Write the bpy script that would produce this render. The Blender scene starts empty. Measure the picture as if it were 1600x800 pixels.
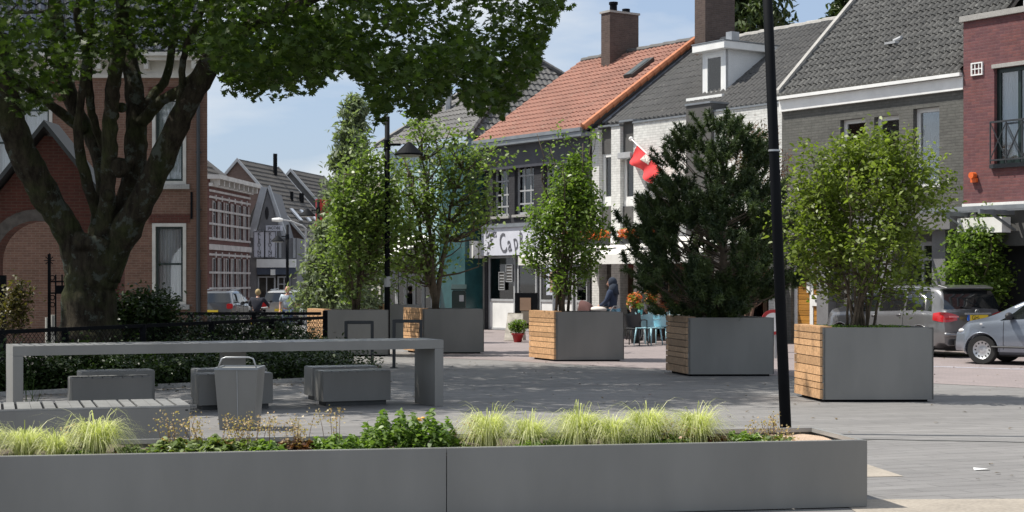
import bpy, bmesh, math, random
import numpy as np
from mathutils import Vector, Matrix
R = math.radians
scene = bpy.context.scene
COL = scene.collection

# ------------------------------------------------------------------ camera, sky, sun, exposure
CAMH, F0, HY = 1.65, 2500.0, 439.0
cd = bpy.data.cameras.new('camera'); cam = bpy.data.objects.new('camera', cd); COL.objects.link(cam)
cam.location = (0, 0, CAMH); cam.rotation_euler = (R(90), 0, 0)
cd.sensor_width = 36; cd.lens = 36*F0/1600; cd.shift_y = (HY-400)/1600
cd.clip_start = .1; cd.clip_end = 3000
cd.dof.use_dof = True; cd.dof.focus_distance = 19; cd.dof.aperture_fstop = 9.0
scene.camera = cam

SUN_EL, SUN_TO = 59.0, Vector((-.99, .12, 0)).normalized()
world = bpy.data.worlds.new('World'); scene.world = world; world.use_nodes = True
wn, wl = world.node_tree.nodes, world.node_tree.links
wn.clear()
wo = wn.new('ShaderNodeOutputWorld'); bg = wn.new('ShaderNodeBackground'); bg.inputs[1].default_value = .098
sky = wn.new('ShaderNodeTexSky'); sky.sky_type = 'NISHITA'; sky.sun_disc = False
sky.sun_elevation = R(SUN_EL); sky.sun_rotation = math.atan2(SUN_TO.x, SUN_TO.y)
sky.air_density = 1.0; sky.dust_density = 1.2; sky.ozone_density = 1.2
tc = wn.new('ShaderNodeTexCoord'); mp = wn.new('ShaderNodeMapping'); mp.inputs['Scale'].default_value = (1.6, 1.6, 6.0)
mp.inputs['Location'].default_value = (2.6, 1, -.3)
nz = wn.new('ShaderNodeTexNoise'); nz.inputs['Scale'].default_value = 2.0; nz.inputs['Detail'].default_value = 7; nz.inputs['Roughness'].default_value = .5
cr = wn.new('ShaderNodeValToRGB'); cr.color_ramp.elements[0].position = .42; cr.color_ramp.elements[0].color = (.12,)*3+(1,)
cr.color_ramp.elements[1].position = .57; cr.color_ramp.elements[1].color = (.97,)*3+(1,)
cm = wn.new('ShaderNodeMixRGB'); cm.inputs[2].default_value = (5.9, 6.15, 6.4, 1)
wl.new(tc.outputs['Generated'], mp.inputs[0]); wl.new(mp.outputs[0], nz.inputs['Vector']); wl.new(nz.outputs[0], cr.inputs[0])
cb = wn.new('ShaderNodeMixRGB'); cb.inputs[0].default_value = .55; cb.inputs[2].default_value = (2.5, 3.5, 5.4, 1)
wl.new(sky.outputs[0], cb.inputs[1]); wl.new(cr.outputs[0], cm.inputs[0]); wl.new(cb.outputs[0], cm.inputs[1]); wl.new(cm.outputs[0], bg.inputs[0]); wl.new(bg.outputs[0], wo.inputs[0])

sd = bpy.data.lights.new('sun', 'SUN'); sd.energy = 4.4; sd.angle = R(.53); sd.color = (1, .95, .87)
sun = bpy.data.objects.new('sun', sd); COL.objects.link(sun)
tos = Vector((SUN_TO.x*math.cos(R(SUN_EL)), SUN_TO.y*math.cos(R(SUN_EL)), math.sin(R(SUN_EL))))
sun.rotation_euler = tos.to_track_quat('Z', 'Y').to_euler(); sun.location = (-20, 5, 30)
vs = scene.view_settings; vs.view_transform = 'Standard'; vs.look = 'None'; vs.gamma = 1; vs.use_curve_mapping = False
vs.exposure = 0.5
scene.render.engine = 'CYCLES'
scene.cycles.use_denoising = True
scene.cycles.max_bounces = 7; scene.cycles.transparent_max_bounces = 12; scene.cycles.diffuse_bounces = 3
scene.cycles.sample_clamp_indirect = 6

# ------------------------------------------------------------------ coordinates measured on the photograph
def GP(px, py, z=0.0):                    # world point at height z seen at photo pixel
    d = F0*(CAMH-z)/(py-HY); return Vector(((px-800)*d/F0, d, z))
def AT(px, py, d):                        # world point at depth d
    return Vector(((px-800)*d/F0, d, CAMH+(HY-py)*d/F0))
def gz(x, y):                             # the far street lies a little lower
    t = min(1, max(0, (y-44)/12)); s = min(1, max(0, (-2-x)/4)); t = t*t*(3-2*t)
    return -.3*t*s

# ------------------------------------------------------------------ object helpers
def tag(o, label=None, cat=None, group=None, kind=None):
    if label: o['label'] = label
    if cat: o['category'] = cat
    if group: o['group'] = group
    if kind: o['kind'] = kind
    return o
def thing(name, label, cat, loc=(0, 0, 0), rz=0, group=None):
    o = bpy.data.objects.new(name, None); COL.objects.link(o); o.location = loc; o.rotation_euler = (0, 0, rz)
    o.empty_display_size = .2
    return tag(o, label, cat, group)
def kids(o): return list(o.children)
def copy_tree(o, parent=None):
    c = o.copy(); COL.objects.link(c); c.parent = parent
    if parent is not None: c.matrix_parent_inverse = Matrix()
    for ch in kids(o): copy_tree(ch, c)
    return c
class MB:
    def __init__(s): s.v, s.f, s.mi, s.m = [], [], [], 0
    def add(s, vs_, fs_):
        b = len(s.v); s.v += [tuple(p) for p in vs_]; s.f += [tuple(b+i for i in f) for f in fs_]; s.mi += [s.m]*len(fs_); return s
    def box(s, x0, x1, y0, y1, z0, z1):
        return s.add([(x0,y0,z0),(x1,y0,z0),(x1,y1,z0),(x0,y1,z0),(x0,y0,z1),(x1,y0,z1),(x1,y1,z1),(x0,y1,z1)],
              [(0,3,2,1),(4,5,6,7),(0,1,5,4),(1,2,6,5),(2,3,7,6),(3,0,4,7)])
    def obox(s, o, a, b, c):              # corner + three edge vectors
        o, a, b, c = map(Vector, (o, a, b, c)); P = [o, o+a, o+a+b, o+b]
        fs = [(0,3,2,1),(4,5,6,7),(0,1,5,4),(1,2,6,5),(2,3,7,6),(3,0,4,7)]
        if a.cross(b).dot(c) < 0: fs = [f[::-1] for f in fs]
        return s.add(P+[p+c for p in P], fs)
    def bar(s, p, q, w, h=None, up=(0, 0, 1)):
        p, q = Vector(p), Vector(q); h = h or w; d = (q-p); u = Vector(up)
        if abs(d.normalized().dot(u)) > .98: u = Vector((0, 1, 0))
        a = d.cross(u).normalized()*w; b = a.cross(d).normalized()*h
        return s.obox(p-a/2-b/2, d, a, b)
    def quad(s, *p): return s.add(p, [tuple(range(len(p)))])
    def prism(s, pts, off):               # polygon (list of 3D) extruded by vector
        n = len(pts); pts = [Vector(p) for p in pts]; off = Vector(off)
        nrm = Vector((0, 0, 0))
        for i in range(n): nrm += pts[i].cross(pts[(i+1) % n])
        if nrm.dot(off) > 0: pts = pts[::-1]
        return s.add(pts+[p+off for p in pts], [tuple(range(n)), tuple(range(2*n-1, n-1, -1))]+[((i+1) % n, i, n+i, n+(i+1) % n) for i in range(n)])
    def tube(s, pts, rad, n=8, cap=True):
        pts = [Vector(p) for p in pts]; m = len(pts)
        if not hasattr(rad, '__len__'): rad = [rad]*m
        vs_, fs_ = [], []; ref = None
        for i, p in enumerate(pts):
            t = (pts[min(i+1, m-1)]-pts[max(i-1, 0)])
            t = t.normalized() if t.length > 1e-9 else Vector((0, 0, 1))
            if ref is None: ref = Vector((1, 0, 0)) if abs(t.x) < .8 else Vector((0, 1, 0))
            a = (ref-t*ref.dot(t)).normalized(); b = t.cross(a); ref = a
            for k in range(n):
                an = 2*math.pi*k/n; vs_.append(p+(a*math.cos(an)+b*math.sin(an))*rad[i])
        for i in range(m-1):
            for k in range(n):
                k2 = (k+1) % n; fs_.append((i*n+k, i*n+k2, (i+1)*n+k2, (i+1)*n+k))
        if cap: fs_ += [tuple(range(n-1, -1, -1)), tuple((m-1)*n+k for k in range(n))]
        return s.add(vs_, fs_)
    def lathe(s, prof, c=(0, 0, 0), n=20, cap=True):   # [(r,z)]
        c = Vector(c); vs_ = []; fs_ = []
        for r, z in prof:
            for k in range(n):
                a = 2*math.pi*k/n; vs_.append(c+Vector((r*math.cos(a), r*math.sin(a), z)))
        for i in range(len(prof)-1):
            for k in range(n): k2 = (k+1) % n; fs_.append((i*n+k, i*n+k2, (i+1)*n+k2, (i+1)*n+k))
        if cap: fs_ += [tuple(range(n-1, -1, -1)), tuple((len(prof)-1)*n+k for k in range(n))]
        return s.add(vs_, fs_)
    def ball(s, c, r, n=10, m=7):
        c = Vector(c); r = Vector(r) if hasattr(r, '__len__') else Vector((r, r, r)); pr = []
        vs_, fs_ = [], []
        for i in range(m+1):
            th = math.pi*i/m
            for k in range(n):
                a = 2*math.pi*k/n; vs_.append(c+Vector((r.x*math.sin(th)*math.cos(a), r.y*math.sin(th)*math.sin(a), -r.z*math.cos(th))))
        for i in range(m):
            for k in range(n): k2 = (k+1) % n; fs_.append((i*n+k, i*n+k2, (i+1)*n+k2, (i+1)*n+k))
        return s.add(vs_, fs_)
    def grid(s, fn, nu, nv):
        vs_ = [fn(i/nu, j/nv) for j in range(nv+1) for i in range(nu+1)]
        return s.add(vs_, [(j*(nu+1)+i, j*(nu+1)+i+1, (j+1)*(nu+1)+i+1, (j+1)*(nu+1)+i) for j in range(nv) for i in range(nu)])
    def build(s, name, mat, parent=None, bevel=0, smooth=False, recalc=False, loc=None):
        me = bpy.data.meshes.new(name); me.from_pydata(s.v, [], s.f)
        mats = mat if isinstance(mat, (list, tuple)) else [mat]
        for m in mats: me.materials.append(m)
        if len(mats) > 1: me.polygons.foreach_set('material_index', s.mi)
        if recalc or bevel:
            bm = bmesh.new(); bm.from_mesh(me)
            if bevel: bmesh.ops.remove_doubles(bm, verts=bm.verts, dist=1e-5)
            bmesh.ops.recalc_face_normals(bm, faces=bm.faces)
            if bevel:
                es = [e for e in bm.edges if len(e.link_faces) == 2 and e.calc_face_angle(0) > .6]
                bmesh.ops.bevel(bm, geom=es, offset=bevel, segments=1 if bevel < .012 else 2, affect='EDGES', clamp_overlap=True)
            bm.to_mesh(me); bm.free()
        if smooth: me.polygons.foreach_set('use_smooth', [True]*len(me.polygons))
        me.update()
        o = bpy.data.objects.new(name, me); COL.objects.link(o); o.parent = parent
        if loc: o.location = loc
        return o
def text_obj(name, txt, size, mat, parent, loc, rot=(R(90), 0, 0), ext=.006, sx=1, shear=0):
    cu = bpy.data.curves.new(name, 'FONT'); cu.body = txt; cu.size = size; cu.extrude = ext; cu.shear = shear; cu.align_x = 'CENTER'; cu.align_y = 'CENTER'
    cu.resolution_u = 3
    t = bpy.data.objects.new(name, cu); COL.objects.link(t)
    dg = bpy.context.evaluated_depsgraph_get(); me = bpy.data.meshes.new_from_object(t.evaluated_get(dg))
    bpy.data.objects.remove(t); me.materials.clear(); me.materials.append(mat)
    o = bpy.data.objects.new(name, me); COL.objects.link(o); o.parent = parent; o.location = loc; o.rotation_euler = rot; o.scale = (sx, 1, 1)
    return o

# ------------------------------------------------------------------ materials
def nmat(name):
    m = bpy.data.materials.new(name); m.use_nodes = True; n = m.node_tree.nodes; l = m.node_tree.links
    return m, n, l, n['Principled BSDF']
def mixc(n, l, fac, a, b, mode='MIX'):
    x = n.new('ShaderNodeMixRGB'); x.blend_type = mode
    for i, v in ((0, fac), (1, a), (2, b)):
        if hasattr(v, 'links') or isinstance(v, bpy.types.NodeSocket): l.new(v, x.inputs[i])
        elif i == 0: x.inputs[0].default_value = v
        else: x.inputs[i].default_value = tuple(v)+(1,) if len(v) == 3 else v
    return x.outputs[0]
def noise(n, l, scale, detail=4, vec=None, rough=.55, lo=.35, hi=.65):
    t = n.new('ShaderNodeTexNoise'); t.inputs['Scale'].default_value = scale; t.inputs['Detail'].default_value = detail; t.inputs['Roughness'].default_value = rough
    if vec is not None: l.new(vec, t.inputs['Vector'])
    r = n.new('ShaderNodeMapRange'); r.inputs[1].default_value = lo; r.inputs[2].default_value = hi
    l.new(t.outputs[0], r.inputs[0]); return r.outputs[0]
def objco(n, l, scale=(1, 1, 1), rot=(0, 0, 0), kind='Object'):
    t = n.new('ShaderNodeTexCoord'); m = n.new('ShaderNodeMapping'); m.inputs['Scale'].default_value = scale; m.inputs['Rotation'].default_value = rot
    l.new(t.outputs[kind], m.inputs[0]); return m.outputs[0]
def bump(n, l, b, h, strength=.3, dist=.01):
    u = n.new('ShaderNodeBump'); u.inputs['Strength'].default_value = strength; u.inputs['Distance'].default_value = dist
    l.new(h, u.inputs['Height']); l.new(u.outputs[0], b.inputs['Normal'])
def mat(name, c, rough=.6, metal=0, var=.12, scale=3, bmp=0, stretch=(1, 1, 1), spec=.5, fine=0, coat=0, tint=None):
    m, n, l, b = nmat(name)
    v = objco(n, l, stretch); f = noise(n, l, scale, 5, v)
    lo = tuple(x*(1-var) for x in c); hi = tuple(min(1, x*(1+var)) for x in c)
    if tint: hi = tint
    col = mixc(n, l, f, lo, hi)
    if fine:
        f2 = noise(n, l, fine, 2, v, lo=.3, hi=.7); col = mixc(n, l, .5, col, mixc(n, l, f2, tuple(x*.7 for x in c), tuple(min(1, x*1.3) for x in c)))
    l.new(col, b.inputs['Base Color'])
    b.inputs['Roughness'].default_value = rough; b.inputs['Metallic'].default_value = metal; b.inputs['Specular IOR Level'].default_value = spec
    if coat: b.inputs['Coat Weight'].default_value = coat; b.inputs['Coat Roughness'].default_value = .05
    if bmp: bump(n, l, b, noise(n, l, fine or scale*6, 4, v), bmp)
    return m
def wallco(n, l):                         # (x+y, z) so bricks run round every corner
    t = n.new('ShaderNodeTexCoord'); s = n.new('ShaderNodeSeparateXYZ'); l.new(t.outputs['Object'], s.inputs[0])
    a = n.new('ShaderNodeMath'); a.operation = 'ADD'; l.new(s.outputs[0], a.inputs[0]); l.new(s.outputs[1], a.inputs[1])
    c = n.new('ShaderNodeCombineXYZ'); l.new(a.outputs[0], c.inputs[0]); l.new(s.outputs[2], c.inputs[1]); return c.outputs[0]
def brick(name, c1, c2, mortar, bw=.22, bh=.065, ms=.009, var=.5, rough=.85, bmp=.4, spec=.25):
    m, n, l, b = nmat(name); v = wallco(n, l)
    t = n.new('ShaderNodeTexBrick'); l.new(v, t.inputs['Vector']); t.inputs['Scale'].default_value = 1
    t.inputs['Brick Width'].default_value = bw; t.inputs['Row Height'].default_value = bh; t.inputs['Mortar Size'].default_value = ms
    t.inputs['Mortar Smooth'].default_value = .2
    t.inputs['Color1'].default_value = c1+(1,); t.inputs['Color2'].default_value = c2+(1,); t.inputs['Mortar'].default_value = mortar+(1,)
    big = noise(n, l, .9, 5, v); st = noise(n, l, 7, 3, v)
    col = mixc(n, l, var, t.outputs[0], mixc(n, l, big, tuple(x*.6 for x in c1), tuple(min(1, x*1.35) for x in c2)), 'MIX')
    col = mixc(n, l, .35, col, mixc(n, l, st, (.5,)*3, (1,)*3), 'MULTIPLY')
    l.new(col, b.inputs['Base Color']); b.inputs['Roughness'].default_value = rough; b.inputs['Specular IOR Level'].default_value = spec
    iv = n.new('ShaderNodeMath'); iv.operation = 'SUBTRACT'; iv.inputs[0].default_value = 1; l.new(t.outputs[1], iv.inputs[1])
    bump(n, l, b, iv.outputs[0], bmp, .008); return m
def glass(name='window_glass', tintc=(.93, .95, .96), refl=.22):
    m, n, l, b = nmat(name); n.remove(b); o = n['Material Output']
    tr = n.new('ShaderNodeBsdfTransparent'); tr.inputs[0].default_value = tintc+(1,); g = n.new('ShaderNodeBsdfGlossy'); g.inputs['Roughness'].default_value = .03
    fr = n.new('ShaderNodeFresnel'); fr.inputs[0].default_value = 1.5; a = n.new('ShaderNodeMath'); a.operation = 'ADD'; a.inputs[1].default_value = refl*.35; l.new(fr.outputs[0], a.inputs[0])
    mx = n.new('ShaderNodeMixShader'); l.new(a.outputs[0], mx.inputs[0]); l.new(tr.outputs[0], mx.inputs[1]); l.new(g.outputs[0], mx.inputs[2]); l.new(mx.outputs[0], o.inputs[0])
    return m
def leafmat(name, dark, light, trans=.35, hue=None, rough=.45, spec=.4):
    m, n, l, b = nmat(name); o = n['Material Output']
    at = n.new('ShaderNodeAttribute'); at.attribute_name = 'var'
    r = n.new('ShaderNodeValToRGB'); r.color_ramp.elements[0].color = dark+(1,); r.color_ramp.elements[1].color = light+(1,)
    if hue: e = r.color_ramp.elements.new(.93); e.color = light+(1,); r.color_ramp.elements[2].color = hue+(1,)
    l.new(at.outputs['Fac'], r.inputs[0]); l.new(r.outputs[0], b.inputs['Base Color'])
    b.inputs['Roughness'].default_value = rough; b.inputs['Specular IOR Level'].default_value = spec
    t = n.new('ShaderNodeBsdfTranslucent'); c = mixc(n, l, 1, r.outputs[0], (1.5, 1.7, .7), 'MULTIPLY'); l.new(c, t.inputs[0])
    mx = n.new('ShaderNodeMixShader'); mx.inputs[0].default_value = trans
    l.new(b.outputs[0], mx.inputs[1]); l.new(t.outputs[0], mx.inputs[2]); l.new(mx.outputs[0], o.inputs[0]); return m
def planks(name, c, rowh, axis='z', rough=.6):
    m, n, l, b = nmat(name); st = {'x': (1.2, 22, 22), 'y': (22, 1.2, 22), 'z': (22, 22, 1.2)}[axis]
    v = objco(n, l, st); g = noise(n, l, 1.0, 6, v, .65); g2 = noise(n, l, .35, 2, v)
    col = mixc(n, l, g, tuple(x*.72 for x in c), tuple(min(1, x*1.18) for x in c)); col = mixc(n, l, .4, col, mixc(n, l, g2, (.7, .66, .6), (1, 1, 1)), 'MULTIPLY')
    geo = n.new('ShaderNodeNewGeometry'); rm = n.new('ShaderNodeMapRange'); l.new(geo.outputs['Random Per Island'], rm.inputs[0]); rm.inputs[3].default_value = .72; rm.inputs[4].default_value = 1.12
    cc = n.new('ShaderNodeCombineColor'); [l.new(rm.outputs[0], cc.inputs[i]) for i in range(3)]
    col = mixc(n, l, 1, col, cc.outputs[0], 'MULTIPLY')
    l.new(col, b.inputs['Base Color']); b.inputs['Roughness'].default_value = rough; bump(n, l, b, g, .15, .003); return m

M = {}
M['white'] = mat('white_paint', (.78, .78, .76), .5, var=.06)
M['offwhite'] = mat('old_white_paint', (.55, .53, .48), .6, var=.12)
M['render'] = mat('white_render', (.72, .73, .73), .9, var=.06, fine=60)
M['glass'] = glass()
M['glassd'] = glass('shop_glass', (.45, .5, .5), .2)
M['curtain'] = mat('net_curtain', (.62, .62, .64), .9, var=.15, stretch=(14, 1, .3), scale=2)
M['curtainlit'] = mat('lit_net_curtain', (.85, .86, .9), .9, var=.2, stretch=(14, 1, .3), scale=2)  # brighter copy of the net curtain, window light put into its colour
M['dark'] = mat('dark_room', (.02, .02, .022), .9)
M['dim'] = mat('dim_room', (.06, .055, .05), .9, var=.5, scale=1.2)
M['green'] = mat('dark_green_paint', (.014, .028, .026), .35)
M['anth'] = mat('anthracite_paint', (.035, .038, .042), .4)
M['black'] = mat('black_metal', (.006, .007, .009), .7, 0, spec=.1)
M['greysteel'] = mat('grey_powder_coat', (.195, .192, .18), .45, 0, var=.10, scale=1.1, spec=.45, stretch=(1.6, 1.6, .5))
M['darksteel'] = mat('dark_steel', (.035, .038, .038), .5)
M['zinc'] = mat('zinc', (.25, .27, .29), .45, .5)
M['galv'] = mat('galvanised_steel', (.4, .41, .42), .4, .7)
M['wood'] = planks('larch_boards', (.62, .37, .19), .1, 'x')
M['wood2'] = planks('shaded_boards', (.36, .24, .15), .1, 'x')  # darker copy of the larch boards, tree shade put into the colour
M['tan'] = mat('light_tan_gravel', (.45, .33, .24), .95, var=.25, fine=90, bmp=.5)
M['soil'] = mat('dry_soil', (.11, .085, .065), .95, var=.5, fine=60, bmp=.8)
M['dsoil'] = mat('dark_soil', (.035, .027, .02), .95, var=.5, fine=30, bmp=.8)
M['bark'] = mat('grey_brown_bark', (.045, .038, .026), .9, var=.5, scale=2.5, fine=25, bmp=1, stretch=(1, 1, .35), tint=(.052, .058, .033))
def lichen():
    m, n, l, b = nmat('mossy_maple_bark'); v = objco(n, l, (1, 1, .3)); w = objco(n, l)
    a = noise(n, l, 9, 7, v, .7); col = mixc(n, l, a, (.024, .019, .014), (.085, .072, .05)); g = noise(n, l, 1.3, 4, w, .6, .45, .62); col = mixc(n, l, g, col, mixc(n, l, a, (.038, .045, .018), (.09, .10, .042)))
    q = noise(n, l, 3.2, 6, w, .7, .56, .62); col = mixc(n, l, q, col, (.12, .135, .11)); l.new(col, b.inputs['Base Color']); b.inputs['Roughness'].default_value = .95; b.inputs['Specular IOR Level'].default_value = .15
    bump(n, l, b, noise(n, l, 14, 8, v, .75), 1.0, .05); return m
M['maplebark'] = lichen()
M['twig'] = mat('brown_twig', (.10, .075, .05), .85, var=.4, scale=8)
M['twigr'] = mat('reddish_twig', (.13, .075, .05), .85, var=.4, scale=8)
M['brickA'] = brick('old_red_brick', (.235, .13, .09), (.15, .083, .06), (.27, .21, .17))
M['brickD'] = brick('dark_red_brick', (.15, .05, .035), (.09, .035, .028), (.14, .1, .08))
M['brickB'] = brick('maroon_brick', (.16, .065, .055), (.11, .045, .04), (.2, .15, .13))
M['brickF'] = brick('anthracite_brick', (.055, .055, .06), (.04, .04, .045), (.03, .03, .032), bw=.24, bh=.08)
M['brickG'] = brick('white_brick', (.74, .74, .71), (.66, .66, .63), (.5, .5, .48), bw=.24, bh=.075, var=.25)
M['brickH'] = brick('grey_brick', (.15, .148, .135), (.115, .115, .105), (.085, .083, .077), bw=.24, bh=.07, var=.35)
M['brickI'] = brick('purple_red_brick', (.235, .095, .088), (.13, .062, .07), (.17, .1, .1), bw=.23, bh=.07, var=.35)
M['brickC'] = brick('brown_gable_brick', (.19, .13, .105), (.15, .1, .085), (.2, .17, .15))
M['brickK'] = brick('brown_chimney_brick', (.13, .095, .08), (.085, .062, .055), (.14, .12, .11))
M['paleBr'] = brick('pale_brick', (.42, .36, .3), (.33, .28, .24), (.4, .38, .35))
def tilemat(name, c, c2, rough=.5, moss=None, spec=.5):
    m, n, l, b = nmat(name); geo = objco(n, l)
    f = noise(n, l, 3.5, 5, geo, .7, .3, .7); g = noise(n, l, .5, 4, geo); col = mixc(n, l, f, c, c2)
    col = mixc(n, l, .5, col, mixc(n, l, g, (.55, .55, .55), (1.0, 1.0, 1.0)), 'MULTIPLY')
    if moss: h = noise(n, l, 6, 6, geo, .75, .58, .7); col = mixc(n, l, h, col, moss)
    l.new(col, b.inputs['Base Color']); b.inputs['Roughness'].default_value = rough; b.inputs['Specular IOR Level'].default_value = spec; return m
M['tileO'] = tilemat('orange_clay_tiles', (.37, .17, .12), (.27, .135, .10), .8, (.30, .22, .17))
M['tileOv'] = tilemat('bright_orange_verge_tiles', (.60, .21, .09), (.46, .17, .08), .7)
M['tileG'] = tilemat('dark_concrete_tiles', (.085, .082, .078), (.05, .05, .05), .65, (.15, .145, .13))
M['tileH'] = tilemat('weathered_black_tiles', (.13, .127, .118), (.045, .045, .043), .6, (.27, .27, .25))
M['tileE'] = tilemat('grey_slate_tiles', (.13, .125, .12), (.09, .088, .085), .55, (.17, .16, .15))
M['tileA'] = tilemat('glazed_black_tiles', (.035, .04, .05), (.025, .028, .035), .16, spec=.8)
M['tileC'] = tilemat('brown_grey_tiles', (.11, .10, .09), (.075, .07, .065), .7, (.14, .13, .11))
M['tileJ'] = tilemat('pale_grey_tiles', (.32, .31, .30), (.24, .23, .22), .7)
M['conc'] = mat('concrete', (.33, .32, .3), .85, var=.2, fine=30)
M['grey'] = mat('grey_render', (.17, .17, .175), .85, var=.15, fine=40)
M['lgrey'] = mat('light_grey_panel', (.36, .37, .38), .7, var=.1)
M['dgrey'] = mat('dark_grey_panel', (.085, .083, .08), .8, var=.2, fine=50)
M['awn'] = mat('white_awning_cloth', (.72, .71, .67), .9, var=.06)
M['gold'] = planks('golden_wood_door', (.42, .20, .04), .1, 'x', .4)
M['red'] = mat('red_paint', (.45, .03, .03), .45)
M['orange'] = mat('orange_plastic', (.75, .14, .03), .45)
M['teal'] = mat('dark_teal_cladding', (.02, .075, .08), .3, var=.2)
M['ltblue'] = mat('pale_blue_cladding', (.30, .42, .45), .35, var=.08)
M['ink'] = mat('black_lettering', (.02, .02, .022), .6)
M['sign'] = mat('white_sign_panel', (.62, .63, .70), .5, var=.05)
M['blue'] = mat('blue_sign', (.03, .12, .5), .5)
# ================================================================== THE GROUND
def paving():
    m, n, l, b = nmat('grey_plank_paving'); v = objco(n, l, rot=(0, 0, R(-22)), kind='Object')
    t = n.new('ShaderNodeTexBrick'); l.new(v, t.inputs['Vector']); t.inputs['Scale'].default_value = 1
    t.inputs['Brick Width'].default_value = .8; t.inputs['Row Height'].default_value = .2; t.inputs['Mortar Size'].default_value = .010; t.offset = .4
    t.inputs['Color1'].default_value = (.26, .252, .245, 1); t.inputs['Color2'].default_value = (.185, .18, .176, 1); t.inputs['Mortar'].default_value = (.07, .068, .065, 1)
    big = noise(n, l, .22, 6, objco(n, l, (.5, 1.5, 1)), .6, .3, .7); sp = noise(n, l, 2.2, 6, objco(n, l, (.5, 2.2, 1)), .7, .35, .7); fine = noise(n, l, 70, 3, v)
    col = mixc(n, l, .55, t.outputs[0], mixc(n, l, big, (.155, .15, .147), (.29, .28, .27)))
    col = mixc(n, l, .55, col, mixc(n, l, sp, (.62, .62, .62), (1.08, 1.08, 1.08)), 'MULTIPLY')
    col = mixc(n, l, .4, col, mixc(n, l, fine, (.7, .7, .7), (1.1, 1.1, 1.1)), 'MULTIPLY')
    dr = noise(n, l, 9, 3, objco(n, l, (.35, 1.6, 1)), .5, .70, .76); col = mixc(n, l, dr, col, (.1, .09, .08))
    l.new(col, b.inputs['Base Color']); b.inputs['Roughness'].default_value = .72; b.inputs['Specular IOR Level'].default_value = .4
    bump(n, l, b, t.outputs[0], .25, .004); return m
M['pave'] = paving()
def roadbrick():
    m, n, l, b = nmat('red_grey_road_bricks'); v = objco(n, l, rot=(0, 0, R(35)))
    t = n.new('ShaderNodeTexBrick'); l.new(v, t.inputs['Vector']); t.inputs['Scale'].default_value = 1
    t.inputs['Brick Width'].default_value = .21; t.inputs['Row Height'].default_value = .1; t.inputs['Mortar Size'].default_value = .006
    t.inputs['Color1'].default_value = (.27, .222, .215, 1); t.inputs['Color2'].default_value = (.205, .172, .17, 1); t.inputs['Mortar'].default_value = (.13, .11, .105, 1)
    big = noise(n, l, .5, 6, objco(n, l), .6, .3, .7)
    col = mixc(n, l, .45, t.outputs[0], mixc(n, l, big, (.19, .168, .165), (.31, .265, .26)))
    l.new(col, b.inputs['Base Color']); b.inputs['Roughness'].default_value = .8; return m
M['roadb'] = roadbrick()
ax = [-900, -300, -120, -60, -40]+list(np.arange(-30, 31, 3.0))+[40, 60, 120, 300, 900]
ay = [-60, -20, 0, 10, 20, 30, 40]+list(np.arange(43, 61, 1.5))+[66, 80, 120, 300, 900, 2500]
mb = MB(); mb.v = [(x, y, gz(x, y)) for y in ay for x in ax]; nx = len(ax)
mb.f = [(j*nx+i, j*nx+i+1, (j+1)*nx+i+1, (j+1)*nx+i) for j in range(len(ay)-1) for i in range(nx-1)]; mb.mi = [0]*len(mb.f)
tag(mb.build('plaza_ground', M['pave'], smooth=True), kind='structure')
# brick roadway in front of the shops, as a thin sheet
mb = MB(); mb.quad(*[Vector((x, y, .004)) for x, y in [(-1.9, 34.6), (-.4, 33.3), (2.4, 30.2), (4.6, 27.9), (6.8, 25.7), (8.2, 24.3), (14, 20), (26, 14), (30, 30), (12, 42), (-1.9, 60)]])
tag(mb.build('brick_road', M['roadb']), kind='structure')
mb = MB()
a, c = GP(1400, 571, .008), GP(1600, 577, .008); d = (c-a); mb.quad(a, a+d*1.8, a+d*1.8+Vector((.0, .13, 0)), a+Vector((0, .13, 0)))
tag(mb.build('parking_line', mat('worn_blue_white_line', (.5, .52, .6), .8, var=.3, fine=20)), kind='structure')
mb = MB()   # pale stone bands and the slot drain of the near paving
mb.quad((2.45, 8.0, .004), (9, 7.9, .004), (9, 12.25, .004), (2.45, 12.05, .004))
mb.quad(GP(1340, 722, .004), GP(1357, 726, .004), GP(1412, 744, .004), GP(1300, 746, .004))
tag(mb.build('pale_stone_paving', mat('pale_sand_stone', (.30, .265, .22), .85, var=.3, scale=1.5, fine=30)), kind='structure')
mb = MB(); a, c = GP(1180, 683, .004), GP(1600, 691, .004); d = c-a; mb.quad(a, a+d*1.6, a+d*1.6+Vector((0, .045, 0)), a+Vector((0, .045, 0)))
tag(mb.build('slot_drain', M['darksteel']), kind='structure')
# planting bed soil behind the table
mb = MB()
bed = [GP(-120, 624), GP(60, 616), GP(240, 606), GP(400, 600), GP(596, 590), GP(596, 572), Vector((-3.7, 33.2, 0)), Vector((-9, 30.4, 0)), Vector((-16, 29, 0))]
mb.quad(*[Vector((p.x, p.y, .006)) for p in bed]); tag(mb.build('planting_bed_soil', M['dsoil']), kind='structure')
mb = MB()
for i in range(4):
    mb.bar(Vector((bed[i].x, bed[i].y, .03)), Vector((bed[i+1].x, bed[i+1].y, .03)), .08, .06)
tag(mb.build('kerb_edge', M['conc']), kind='structure')

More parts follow.
